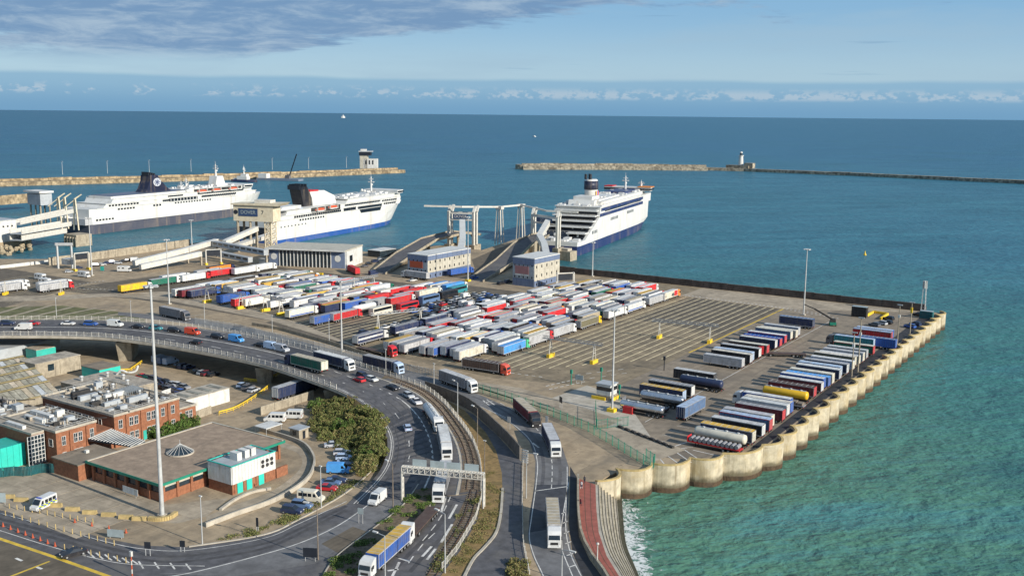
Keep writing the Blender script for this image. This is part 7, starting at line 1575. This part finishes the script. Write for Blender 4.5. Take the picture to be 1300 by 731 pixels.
# small white lamp standard on the promenade
x, y = P(758, 717); o = thing('promenade_post', 'short white post on the red promenade', 'post', (x, y, 0)); MB().tube((0, 0, 0), (0, 0, 4), .13, 8, .1).build('pole', 'clad_white', o); MB().ball((0, 0, 4.1), .3, .3, .25).build('cap', 'clad_white', o)

# overhead sign gantry on the descending carriageway
A, B = P(511, 634), P(614, 644); A, B = Vector((*A, 0)), Vector((*B, 0)); u = (B - A).normalized(); d = Vector((-u.y, u.x, 0)); L = (B - A).length
sg = thing('sign_gantry', 'cream lattice sign gantry spanning the freight lanes', 'gantry')
for p in (A, B):
    lg = MB()
    for s in (-.5, .5): lg.bar(p + d * s, p + d * s + Vector((0, 0, 6.2)), .28, .28)
    for i in range(5): lg.bar(p + d * -.5 + Vector((0, 0, i * 1.25)), p + d * .5 + Vector((0, 0, i * 1.25 + 1.2)), .14, .14)
    lg.build('leg', 'white_steel', sg)
tr = MB()
for s in (-.55, .55):
    for z in (6.2, 7.4): tr.bar(A + d * s + Vector((0, 0, z)), B + d * s + Vector((0, 0, z)), .17, .17)
n_ = 14
for i in range(n_ + 1):
    p = A + u * (L * i / n_)
    tr.bar(p - d * .55 + Vector((0, 0, 6.2)), p - d * .55 + Vector((0, 0, 7.4)), .16, .16); tr.bar(p + d * .55 + Vector((0, 0, 6.2)), p + d * .55 + Vector((0, 0, 7.4)), .16, .16); tr.bar(p - d * .55 + Vector((0, 0, 7.4)), p + d * .55 + Vector((0, 0, 7.4)), .16, .16)
    if i < n_: q = A + u * (L * (i + 1) / n_); tr.bar(p - d * .55 + Vector((0, 0, 6.2)), q - d * .55 + Vector((0, 0, 7.4)), .13, .13); tr.bar(p - d * .55 + Vector((0, 0, 7.4)), q + d * .55 + Vector((0, 0, 7.4)), .12, .12)
tr.build('truss', 'white_steel', sg)
for f in (.2, .42, .62, .84):
    p = A + u * (L * f) + d * .8; MB().bar(p - u * 1.5 + Vector((0, 0, 8.0)), p + u * 1.5 + Vector((0, 0, 8.0)), .12, 1.7).build('sign_panel', 'sign_grey', sg)
# dark display portals with yellow feet
def display(a, b, h, label, w=1.2):
    A, B = Vector((*P(*a), 0)), Vector((*P(*b), 0)); u = (B - A).normalized(); d = Vector((-u.y, u.x, 0)); o = thing('display_portal', label, 'sign portal')
    for p in (A, B):
        MB().bar(p - d * 1.6 + Vector((0, 0, .5)), p + d * 1.6 + Vector((0, 0, .5)), 1.2, 1.0).build('foot', 'yellow', o)
        for s in (-.8, .8): MB().bar(p + d * s + Vector((0, 0, .9)), p + d * s * .8 + Vector((0, 0, h)), .35, .35).build('post', 'white_steel', o)
        MB().bar(p - d * .7 + Vector((0, 0, h)), p + d * .7 + Vector((0, 0, h)), .35, .35).build('brace', 'white_steel', o)
    MB().bar(A + Vector((0, 0, h - .1)), B + Vector((0, 0, h - .1)), .4, .4).build('beam', 'white_steel', o)
    MB().bar(A + u * .5 + Vector((0, 0, h - 2)), B - u * .5 + Vector((0, 0, h - 2)), .5, 2.8).build('display', 'dark_panel', o)
display((707, 367), (728, 366), 7.5, 'dark display portal beside the pink-panelled boarding block'); display((95, 344), (113, 342), 9, 'dark display portal below the far left ferry'); display((262, 336), (281, 335), 8, 'dark display portal in front of the zigzag walkways')
# lane gantries: A-frame legs on yellow blocks and a lattice beam
def lane_gantry(a, b, h, label, beam=True):
    A, B = Vector((*P(*a), 0)), Vector((*P(*b), 0)); u = (B - A).normalized(); d = Vector((-u.y, u.x, 0)); o = thing('lane_gantry', label, 'gantry')
    for p in (A, B):
        MB().bar(p - d * 2 + Vector((0, 0, .6)), p + d * 2 + Vector((0, 0, .6)), 1.1, 1.2).build('foot', 'yellow', o)
        q = MB()
        for s in (-1, 1): q.bar(p + d * s * 1.1 + Vector((0, 0, 1.2)), p + d * s * .3 + Vector((0, 0, h)), .22, .22)
        q.bar(p - d * .7 + Vector((0, 0, h * .55)), p + d * .7 + Vector((0, 0, h * .55)), .15, .15); q.build('leg_frame', 'white_steel', o)
    if beam:
        q = MB(); e = u * 3
        for s, z in ((-.5, h), (.5, h), (0, h + .8)): q.bar(A - e + d * s + Vector((0, 0, z)), B + e + d * s + Vector((0, 0, z)), .18, .18)
        L = (B - A).length + 6; k = int(L / 1.5)
        for i in range(k): p0, p1 = A - e + u * (L * i / k), A - e + u * (L * (i + 1) / k); q.bar(p0 - d * .5 + Vector((0, 0, h)), p1 + Vector((0, 0, h + .8)), .1, .1); q.bar(p1 + Vector((0, 0, h + .8)), p1 + d * .5 + Vector((0, 0, h)), .1, .1)
        q.build('truss_beam', 'steel', o)
lane_gantry((699, 453), (754, 461), 6.2, 'lattice lane gantry on yellow feet nearest the checkpoint'); lane_gantry((837, 429), (901, 435), 6.2, 'lattice lane gantry on yellow feet across the empty far lanes')
lane_gantry((480, 420), (534, 414), 6.2, 'lane gantry straddling the car queue'); lane_gantry((263, 384), (306, 392), 6, 'lane gantry at the front of the west lot'); lane_gantry((337, 395), (357, 400), 6, 'short lane gantry at right corner of west lot'); lane_gantry((7, 374), (78, 374), 6, 'lane gantry across the far left lot', False); lane_gantry((449, 374), (474, 369), 6.5, 'lane gantry at the far corner of the west lot')
# checkpoint hut
x, y = P(770, 505); ck = thing('checkpoint_hut', 'white raised checkpoint hut on yellow base by the mast', 'hut', (x, y, 0)); MB().box(-2.2, 2.2, -2, 2, 1.3, 4.3).build('cabin', 'clad_white', ck); MB().box(-2.26, 2.26, -2.06, 2.06, 2.6, 3.7).build('window', 'glass', ck); MB().box(-2.5, 2.5, -2.3, 2.3, 4.3, 4.6).build('roof', 'clad_grey', ck); MB().box(-2.4, 2.4, -2.2, 2.2, 0, 1.28).build('base', 'concrete_wall', ck); MB().box(-3.4, 1.0, -2.9, -2.5, 0, .9).box(2.7, 3.1, -2.4, 2.4, 0, .9).build('barrier', 'yellow', ck)
x, y = P(798, 524); MB().box(x - 1.4, x + 1.4, y - .8, y + .8, .2, 1.9).box(x - 1.5, x + 1.5, y - .9, y + .9, 0, .25).tube((x + .6, y, 1.9), (x + .6, y, 2.3), .12, 6).build('generator', 'paint_flat', None, RED, label='small red generator beside the shiny tank trailer', cat='generator')
for (px, py, c, lb) in ((725, 488, 'green_post', 'green signal post at the end of the lanes'), (763, 485, 'green_post', 'tall green post behind the checkpoint hut'), (786, 508, 'green_post', 'green post right of the checkpoint hut'), (843, 470, 'dark_panel', 'dark signal post beside the black trailer')):
    x, y = P(px, py); o = thing('signal_post', lb, 'post', (x, y, 0)); MB().tube((0, 0, 0), (0, 0, 4.2), .15, 8).build('pole', c, o); MB().box(-.3, .3, -.3, .3, 3.4, 4.6).build('signal_head', c, o)
x, y = P(735, 487); o = thing('direction_sign', 'small blue direction sign at the lane ends', 'sign', (x, y, 0)); MB().tube((-.9, 0, 0), (-.9, 0, 2.5), .07, 6).build('leg', 'galv', o); MB().tube((.9, 0, 0), (.9, 0, 2.5), .07, 6).build('leg', 'galv', o); MB().box(-1.4, 1.4, -.06, .06, 1.2, 2.7).build('panel', 'sign_grey', o)
# crawler lift, dark container and low enclosure near the sea wall
x, y = P(1057, 413); o = thing('boom_lift', 'dark green telescopic lift with folded arm near the lone navy trailer', 'lift', (x, y, 0), radians(20)); MB().box(-1.2, 1.2, -2, 2, .5, 1.5).build('chassis', 'green_post', o); MB().box(-1, 1, -1.4, 1.4, 1.5, 2.6).build('turret', 'chassis', o); MB().bar((0, -1, 2.4), (-7, 1, 6), .5, .5).build('boom', 'chassis', o); MB().bar((-7, 1, 6), (-11, 1.5, 7.5), .35, .35).build('boom_extension', 'chassis', o)
for a in (-1.1, 1.1):
    for b in (-1.3, 1.3): MB().tube((a - .2, b, .5), (a + .2, b, .5), .5, 10).build('wheel', 'tyre', o)
for (px, py, l, w_, h, m, lb) in ((1091, 402, 6, 2.6, 4.2, 'chassis', 'tall black container box standing near the sea wall'), (1176, 404, 5, 2.6, 3, 'teal_dark', 'dark container at the seaward corner')):
    x, y = P(px, py); o = thing('container', lb, 'container', (x, y, 0)); MB().box(-l / 2, l / 2, -w_ / 2, w_ / 2, .1, h).build('body', m, o); MB().box(-l / 2 + .05, l / 2 - .05, -w_ / 2 + .05, w_ / 2 - .05, h, h + .1).build('roof', 'sign_grey', o)
    for i in range(6): MB().box(-l / 2 + .3 + i * (l - .8) / 5, -l / 2 + .5 + i * (l - .8) / 5, -w_ / 2 - .06, -w_ / 2, .2, h - .1).build('rib', m, o)
o = thing('yellow_pen', 'low yellow barrier pen beside the tall black container', 'barrier')
for a, b in (((1098, 403), (1109, 397)), ((1109, 397), (1127, 400)), ((1127, 400), (1118, 406))): MB().bar((*P(*a), .5), (*P(*b), .5), .7, 1.0).build('barrier', 'yellow', o)
# black stones edging the strip by the green fence
for i in range(9):
    x, y = P(788 + i * 8.0, 543 + i * 3.1); 
    if i == 0: bst = MB().box(-.9, .9, -.35, .35, 0, .5).mesh('kerb_stone', 'chassis')
    link('kerb_stone', bst, None, label='dark kerb stone edging the strip, %s from the checkpoint' % ordn(i), cat='kerb stone', group='dark kerb stones', loc=(x, y, .02), rz=-.5)
sheet('gravel_strip', PP([(752, 544), (790, 540), (870, 571), (824, 588)]), .026, 'concrete_yard')

# ---- fences
def fence(name, label, pts, h, m, post=3., bar=.32, mpost=None, cat='fence', barw=.05):
    o = thing(name, label, cat); pts3 = [(*p[:2], p[2] if len(p) > 2 else 0) for p in pts]; s = along(pts3, post)
    pm = MB().box(-.07, .07, -.07, .07, 0, h + .12).mesh('post', mpost or m)
    for p, d in s: link('post', pm, o, loc=(p.x, p.y, p.z), rz=atan2(d.y, d.x))
    for (p, d), (q, _) in zip(s, s[1:]):
        f = MB(); k = max(2, int((q - p).length / bar))
        for z in (.25, h - .15): f.bar(p + Vector((0, 0, z)), q + Vector((0, 0, z)), .05, .07)
        for i in range(1, k): a = p.lerp(q, i / k); f.bar(a + Vector((0, 0, .12)), a + Vector((0, 0, h)), barw, barw)
        f.build('fence_panel', m, o)
    return o
fence('mesh_fence', 'green mesh fence from the grey lorry along the freight road to the quay', PP([(604, 497), (640, 507), (690, 524), (728, 540), (745, 547), (780, 567), (828, 597)]), 2.6, 'green_post', 3, .42, 'green_post', barw=.045)
fence('mesh_fence', 'green mesh fence round the checkpoint hut', PP([(756, 520), (757, 545), (800, 540)]), 2.6, 'green_post', 3, .42, barw=.045)
fence('mesh_fence', 'short green mesh gate on the quay corner', PP([(820, 585), (831, 592), (828, 597)]), 3., 'green_post', 2, .4, barw=.045)
fence('palisade_fence', 'grey palisade fence between freight road and car lanes', PP([(248, 411), (300, 419), (342, 429), (403, 443), (450, 456), (505, 469), (560, 480)]), 2.4, 'galv', 3, .5, barw=.12)
wall('concrete_fence', 'low pale concrete fence along the service road', PP([(320, 413), (360, 420), (420, 437), (490, 459)]), 1.2, .2, 'concrete_wall', 4)
fence('dark_green_fence', 'dark green timber fence below the teal hoarding', [(-213, 113), (-209, 119.2), (-206.6, 119.6), (-206.2, 123.4), (-201.6, 125.6)], 2.2, 'teal_dark', 2.2, .26, barw=.2)
fence('white_railing', 'white steel railing along the near edge of the viaduct', [RB(j / 4, .012, .1) for j in range(0, 28)], 1.3, 'white_steel', 2.6, .4)
fence('white_railing', 'white steel railing along the far edge of the viaduct and curve', [RB(j / 4, .992, .02) for j in range(0, 53)] + [(*p, 0) for p in PP([(612, 632), (604, 659), (582, 697), (558, 727)])], 1.4, 'white_steel', 2.6, .4)
fence('white_guardrail', 'white guard rail beside the freight road', PP([(664, 590), (663, 640), (664, 690), (673, 735)]), 1.2, 'white_steel', 2.5, .6)
o = wall('corrugated_wall', 'dark corrugated retaining wall beside the freight road', smooth_line(PP([(540, 497), (575, 510), (600, 523), (630, 550), (648, 568), (662, 585)]), 4), 3.2, .3, 'wall_grey', 2.6)
wall('promenade_wall', 'grey wall between the freight road and the red promenade', smooth_line(PROM_IN, 4), 1.1, .45, 'concrete_wall', 6)
o = thing('chevron_board', 'black and white striped chevron board at the wall end', 'sign'); x, y = P(666, 590)
for i in range(6): MB().box(x - .9, x + .9, y - .08, y + .08, .6 + i * .55, .92 + i * .55).build('stripe_bar', 'clad_white', o)
for a in (-.8, .8): MB().bar((x + a, y + .12, 0), (x + a, y + .12, 4), .1, .1).build('post', 'chassis', o)

# ---- yellow blocks, bollards, signs on the hall forecourt
blk = MB().hexa([(-1.45, -.4, 0), (1.45, -.4, 0), (1.45, .4, 0), (-1.45, .4, 0), (-1.4, -.25, .8), (1.4, -.25, .8), (1.4, .25, .8), (-1.4, .25, .8)]).mesh('concrete_block', 'ochre_cap')
for i, (px, py) in enumerate(((10, 632), (27, 636), (70, 643), (92, 648), (114, 652), (138, 655), (160, 658), (177, 660))): link('concrete_block', blk, None, label='ochre concrete block edging the forecourt, %s from left' % ordn(i), cat='concrete block', group='ochre blocks edging the forecourt', loc=(*P(px, py), .01), rz=radians(18 + 33.3 - 24 * 0) * .35 + .25)
cv = MB(); pl = smooth_line(PP([(189, 660), (200, 661), (214, 659), (224, 653)]), 5)
for a, b in zip(pl, pl[1:]): cv.bar((*a, .4), (*b, .4), .8, .8)
cv.build('curved_block', 'ochre_cap', label='curved ochre kerb block around the foot of tall mast', cat='kerb block')
bm1 = MB().tube((0, 0, 0), (0, 0, 1.05), .1, 8).mesh('bollard', 'ochre_cap'); bm2 = MB().tube((0, 0, 0), (0, 0, .85), .22, 8, .05).box(-.25, .25, -.25, .25, 0, .06).mesh('traffic_cone', 'panel_red')
def brow(a, b, n_, label, me, grp):
    for i in range(n_):
        f = i / (n_ - 1); link(me.name.split('.')[0], me, None, label=label + ', %s from left' % ordn(i), cat=me.name.split('.')[0].replace('_', ' '), group=grp, loc=(*P(a[0] + (b[0] - a[0]) * f, a[1] + (b[1] - a[1]) * f), .02))
brow((7, 654), (145, 692), 14, 'ochre lane bollard on the lower road', bm1, 'ochre bollards on the lower road'); brow((4, 668), (70, 693), 8, 'red lane cone on the lower road', bm2, 'red cones on the lower road'); brow((12, 645), (118, 664), 12, 'thin ochre bollard below the blocks', bm1, 'ochre bollards below the blocks'); brow((82, 697), (160, 714), 8, 'ochre lane bollard beside the hatching', bm1, 'ochre bollards beside the hatching')
brow((95, 663), (160, 676), 4, 'red cone on the forecourt edge', bm2, 'red cones on the forecourt edge')
def sign(px, py, w_, h, z, m, label, rz=0.):
    x, y = P(px, py); o = thing('road_sign', label, 'sign', (x, y, 0), rz)
    for a in (-w_ * .35, w_ * .35): MB().tube((a, 0, 0), (a, 0, z + h), .06, 6).build('leg', 'galv', o)
    MB().box(-w_ / 2, w_ / 2, -.08, -.02, z, z + h).build('panel', m, o)
sign(147, 683, 3.4, 1.5, .3, 'sign_grey', 'pale grey sign board lying by the forecourt kerb', .4); sign(3, 640, 1.6, 2, .5, 'sign_grey', 'pale green sign at the left edge', .6); sign(188, 705, 1.2, 1.3, 1.4, 'dark_panel', 'dark small sign on the lower road island', .5); sign(232, 700, 1.0, 1.2, 1., 'dark_panel', 'small dark sign left of the inner kerb', .5); sign(458, 664, 1.2, 1.2, 2, 'sign_grey', 'small teal sign below the white van', .3); sign(394, 712, 2.6, 1.8, .8, 'dark_panel', 'dark double sign at the median tip', .5); sign(327, 674, .5, 1.8, 1, 'dark_panel', 'slim dark post sign at the inner kerb', .3); sign(646, 545, .9, 1.4, 2, 'clad_white', 'white roadside sign on left of the freight road', 0); sign(694, 543, .8, 1.6, 1.6, 'clad_white', 'white roadside sign on right of the freight road', 0); sign(712, 518, 1.8, 1.7, 1.6, 'dark_panel', 'black board fixed on the green mesh fence', -.6); sign(130, 344, 2.2, 2.2, .2, 'teal', 'teal hoarding beside a white motorhome', .3)
sign(166, 630, 5, 1.4, .6, 'clad_white', 'white hoarding panel beneath the hall roof', pi * .0)
x, y = P(168, 733); o = thing('striped_post', 'red and white striped post at the bottom edge', 'post', (x, y, 0)); 
for i in range(5): MB().tube((0, 0, i * .8), (0, 0, i * .8 + .8), .12, 8).build('band', 'clad_white' if i % 2 else 'panel_red', o)
MB().box(-.25, .25, -.2, .2, 4, 4.9).build('head', 'clad_white', o)
# yellow guard rails under the viaduct
def pipe_rail(label, pts, h=1.0):
    o = thing('yellow_rail', label, 'guard rail'); q = MB(); p3 = [(*p, 0) for p in pts]
    for a, b in zip(p3, p3[1:]): q.bar(Vector(a) + Vector((0, 0, h)), Vector(b) + Vector((0, 0, h)), .16, .3); q.bar(Vector(a) + Vector((0, 0, h * .5)), Vector(b) + Vector((0, 0, h * .5)), .1, .12)
    q.build('rail', 'yellow', o)
    for p, d in along(p3, 2.5): MB().bar(p, p + Vector((0, 0, h)), .12, .12).build('post', 'yellow', o)
pipe_rail('yellow guard rail round the foot of the left pier', PP([(150, 473), (165, 472), (181, 461)])); pipe_rail('yellow guard rail round the foot of the right pier', PP([(310, 484), (332, 487), (356, 476)])); pipe_rail('yellow guard rail curving across the yard', smooth_line(PP([(278, 527), (300, 520), (325, 505), (342, 492)])))
# ---- forecourt slabs
fc = sheet('forecourt', PP([(-20, 600), (40, 604), (100, 600), (212, 640), (290, 632), (262, 655), (225, 664), (150, 660), (60, 640), (-20, 622)]), .008, 'concrete_yard')
for i in range(11):
    for j in range(5):
        x0_, y0_ = -206 + j * 7.6, 101 + i * 5.2
        cx_, cy_ = x0_ + 3.75, y0_ + 2.55
        if not (y0_ > 101 and -206 <= x0_ and (cx_ < -168 and cy_ < 125.5) ): continue
        me = MB().box(0, 7.5, 0, 5.1, 0, .03).mesh('slab', 'concrete_yard') if 'slab' not in V else V['slab']; V['slab'] = me
        link('slab', me, fc, loc=(x0_, y0_, .01 + R.uniform(0, .006)))
# ---- plants
def leaf_cloud(name, n_, rx, ry, rz, size, mats, seed, parent=None, core=True, flat=0.):
    r = random.Random(seed); v = []; f = []; mi = []
    cl = [(r.uniform(-.75, .75), r.uniform(-.75, .75), r.uniform(-.1, .8), r.uniform(.28, .55)) for _ in range(14)]
    for i in range(n_):
        c = cl[r.randrange(len(cl))]
        a, b = r.uniform(0, 2 * pi), math.acos(r.uniform(-.4, 1)); k = c[3] * r.uniform(.75, 1.05)
        p = Vector(((c[0] + k * sin(b) * cos(a)) * rx, (c[1] + k * sin(b) * sin(a)) * ry, max(.02, (c[2] + k * cos(b)) * rz)))
        n1 = Vector((r.uniform(-1, 1), r.uniform(-1, 1), r.uniform(-.3, 1))).normalized(); t = n1.orthogonal().normalized(); w = n1.cross(t); s = size * r.uniform(.5, 1.3); q = len(v)
        v += [tuple(p + t * s), tuple(p + w * s * .5), tuple(p - t * s), tuple(p - w * s * .5)]; f.append((q, q + 1, q + 2, q + 3)); mi.append(r.choices(range(len(mats)), [4, 3, 2][:len(mats)])[0])
    me = bpy.data.meshes.new(name); me.from_pydata(v, [], f)
    for m_ in mats: me.materials.append(MATS[m_])
    me.polygons.foreach_set('material_index', mi); me.update(); return me
mat('gorse_dark', (.080, .098, .028), .9, var=.4, vscale=1.5); mat('gorse_brown', (.220, .180, .070), .9, var=.35, vscale=1.5); mat('gorse_olive', (.150, .178, .050), .9, var=.35, vscale=1.5); mat('leaf_green', (.060, .115, .020), .85, var=.35, vscale=1.5); mat('leaf_bright', (.105, .170, .030), .85, var=.3); mat('leaf_pale', (.20, .21, .12), .9, var=.3)
stem = MB()
for i in range(7): a = i * .9; stem.tube((0, 0, 0), (cos(a) * .9, sin(a) * .9, 1.6), .09, 5, .04)
STEM = stem.mesh('stems', 'timber')
GB = [leaf_cloud('foliage', 1500, 2.4, 2.4, 1.9, .24, ['gorse_olive', 'gorse_brown', 'gorse_dark'], 11 + i) for i in range(3)] + [leaf_cloud('foliage', 1500, 2.2, 2.2, 2.0, .24, ['leaf_green', 'leaf_bright', 'gorse_dark'], 31)] + [leaf_cloud('foliage', 1500, 2.4, 2.4, 1.9, .24, ['gorse_brown', 'gorse_olive', 'gorse_brown'], 41)]
def shrub(x, y, z, s, kind, label, grp=None, name='shrub'):
    o = thing(name, label, 'shrub', (x, y, z), R.uniform(0, 6), grp); link('foliage', GB[kind], o); st = link('stems', STEM, o); o.scale = (s, s, s * R.uniform(.85, 1.15)); return o
# thicket on the bank inside the curve
thp = PP([(398, 522), (412, 512), (441, 503), (466, 522), (484, 546), (488, 566), (482, 588), (466, 606), (452, 604), (447, 580), (424, 562), (396, 544)])
def inside(p, poly):
    c = False; j = len(poly) - 1
    for i in range(len(poly)):
        if (poly[i][1] > p[1]) != (poly[j][1] > p[1]) and p[0] < (poly[j][0] - poly[i][0]) * (p[1] - poly[i][1]) / (poly[j][1] - poly[i][1]) + poly[i][0]: c = not c
        j = i
    return c
sheet('thicket_ground', thp, .03, 'verge')
xs, ys = [p[0] for p in thp], [p[1] for p in thp]; k = 0; tries = 0; placed = []; bushes = []
while k < 120 and tries < 9000:
    tries += 1; p = (R.uniform(min(xs), max(xs)), R.uniform(min(ys), max(ys)))
    if not inside(p, thp) or any(hypot(p[0] - q[0], p[1] - q[1]) < 1.45 for q in placed): continue
    placed.append(p); dmin = min(hypot(p[0] - q[0], p[1] - q[1]) for q in NEAR3[28:48]); z = max(0, 3.0 - dmin * .3)
    kd = R.choices([0, 1, 2, 4], [3, 3, 3, 2])[0]
    bushes.append((p[0], p[1], z - .2, R.uniform(.62, .98), R.uniform(0, 6), kd)); k += 1
v, f, mi = [], [], []
for (x, y, z, s_, a, kd) in bushes:
    me = GB[kd]; b0 = len(v); ca, sa = cos(a) * s_, sin(a) * s_
    v += [(x + q.co.x * ca - q.co.y * sa, y + q.co.x * sa + q.co.y * ca, z + q.co.z * s_) for q in me.vertices]; f += [tuple(i + b0 for i in q.vertices) for q in me.polygons]
    mi += [(q.material_index if kd != 4 else (1, 0, 1)[q.material_index]) for q in me.polygons]
me = bpy.data.meshes.new('gorse_thicket'); me.from_pydata(v, [], f)
for m_ in ('gorse_olive', 'gorse_brown', 'gorse_dark'): me.materials.append(MATS[m_])
me.polygons.foreach_set('material_index', mi); me.update(); link('gorse_thicket', me, kind='stuff', label='dense olive and brown gorse thicket on the bank inside the road curve')
for (px, py, lb) in ((402, 516, 'bright green shrub at the upper left end of the thicket'), (435, 542, 'bright green shrub in the middle of the thicket'), (466, 580, 'bright green shrub low in the thicket')): x, y = P(px, py, 1.5); shrub(x, y, 1.3, 1.0, 3, lb)
for i, (px, py) in enumerate(((208, 551), (216, 549), (224, 546), (232, 543), (239, 540), (204, 556), (229, 549))): x, y = P(px, py); shrub(x, y, 0, R.uniform(.9, 1.2), 3, 'green shrub in the hedge beside the brick annexe, %s of seven' % ordn(i), 'hedge beside the brick annexe')
for i, (px, py) in enumerate(((652, 716), (658, 722), (664, 718), (655, 730), (664, 732), (649, 728))): x, y = P(px, py); o = shrub(x, y, 0, .55, 4, 'pale dry shrub at the foot of the freight road, %s of six' % ordn(i), 'pale shrubs by the guard rail')
WD = leaf_cloud('weed_tuft', 260, 1.6, 1.6, .55, .2, ['leaf_green', 'leaf_bright', 'gorse_olive'], 51); WB = leaf_cloud('weed_tuft', 220, 1.6, 1.6, .4, .2, ['gorse_olive', 'gorse_brown', 'gorse_dark'], 52)
wv = []
def scatter(name, label, poly, n_, zf, mesh, sc, seed):
    r = random.Random(seed); X, Y = [p[0] for p in poly], [p[1] for p in poly]; v = []; f = []; mi = []
    vs = [tuple(q.co) for q in mesh.vertices]; fs = [tuple(q.vertices) for q in mesh.polygons]; ms = [q.material_index for q in mesh.polygons]; c = 0
    while c < n_:
        p = (r.uniform(min(X), max(X)), r.uniform(min(Y), max(Y)))
        if not inside(p, poly): continue
        b = len(v); s = sc * r.uniform(.5, 1.3); a = r.uniform(0, 6); ca, sa = cos(a) * s, sin(a) * s; v += [(p[0] + q[0] * ca - q[1] * sa, p[1] + q[0] * sa + q[1] * ca, zf + q[2] * s) for q in vs]; f += [tuple(i + b for i in q) for q in fs]; mi += ms; c += 1
    me = bpy.data.meshes.new(name); me.from_pydata(v, [], f)
    for m_ in mesh.materials: me.materials.append(m_)
    me.polygons.foreach_set('material_index', mi); me.update(); return link(name, me, kind='stuff', label=label)
scatter('median_weeds', 'green and brown weeds growing on the planted median', med, 60, .16, WD, .7, 3)
scatter('track_weeds', 'sparse weeds between the rusty rails', PP([(594, 626), (611, 626), (603, 661), (581, 698), (558, 726), (548, 731), (578, 660)]), 24, .02, WB, .6, 4)
scatter('verge_grass', 'dry brown grass tufts on the verge', PP([(617, 600), (636, 600), (637, 625), (629, 673), (602, 703), (585, 728), (562, 730), (606, 662)]), 46, .03, leaf_cloud('weed_tuft', 160, 1.6, 1.6, .35, .16, ['gorse_brown', 'gorse_olive', 'gorse_brown'], 53), .8, 5)
scatter('kerb_grass', 'dry grass along the inner kerb of the loop', PP([(484, 580), (476, 596), (440, 622), (380, 655), (334, 675), (280, 686), (278, 682), (334, 669), (376, 650), (430, 622), (462, 600), (474, 582)]), 60, .02, WB, .7, 6)
# ---- people walking on the promenade (far, small)
def person(px, py, top, legs, label, rz, stride=.25):
    x, y = P(px, py); o = thing('person', label, 'person', (x, y, .02), rz)
    bme = bpy.data.meshes.new('body'); vs = [(0, 0, .95), (0, 0, 1.2), (0, 0, 1.42), (0, 0, 1.52), (0, .02, 1.66), (.17, 0, 1.40), (.22, -.04, 1.12), (.20, .08, .88), (-.17, 0, 1.40), (-.22, .04, 1.12), (-.20, -.06, .88), (.1, stride * .4, .5), (.1, stride, .06), (-.1, -stride * .2, .5), (-.1, -stride, .08), (.1, stride + .14, .04), (-.1, -stride + .12, .03)]
    es = [(0, 1), (1, 2), (2, 3), (3, 4), (2, 5), (5, 6), (6, 7), (2, 8), (8, 9), (9, 10), (0, 11), (11, 12), (0, 13), (13, 14), (12, 15), (14, 16)]
    bme.from_pydata(vs, es, []); b = bpy.data.objects.new('body', bme); COL.objects.link(b); b.parent = o; bme.materials.append(MATS['person_clothes']); b.color = (*top, 1)
    sk_ = b.modifiers.new('skin', 'SKIN'); rad = [.15, .16, .15, .07, .11, .075, .06, .045, .075, .06, .045, .085, .055, .085, .055, .04, .04]
    for i, rr in enumerate(rad): bme.skin_vertices[0].data[i].radius = (rr, rr * .85)
    bme.skin_vertices[0].data[0].use_root = True; b.modifiers.new('sub', 'SUBSURF').levels = 1
    MB().ball((0, .02, 1.68), .105, .12, .14, 8, 6).build('head', 'person_clothes', o, (.42, .25, .18)); MB().ball((0, -.01, 1.73), .115, .125, .11, 8, 5).build('hair', 'person_clothes', o, (.03, .02, .015))
    MB().box(-.19, .19, -.13, .13, .5, .98).build('trousers', 'person_clothes', o, legs)
person(742, 613, (.05, .05, .06), (.03, .03, .05), 'person in dark clothes walking at the top of the red promenade', .3); person(737, 642, (.12, .02, .03), (.02, .02, .03), 'person in dark red jacket beside the promenade wall', 2.9); person(738, 620, (.55, .55, .55), (.04, .05, .09), 'person in pale top near the promenade wall', .1)
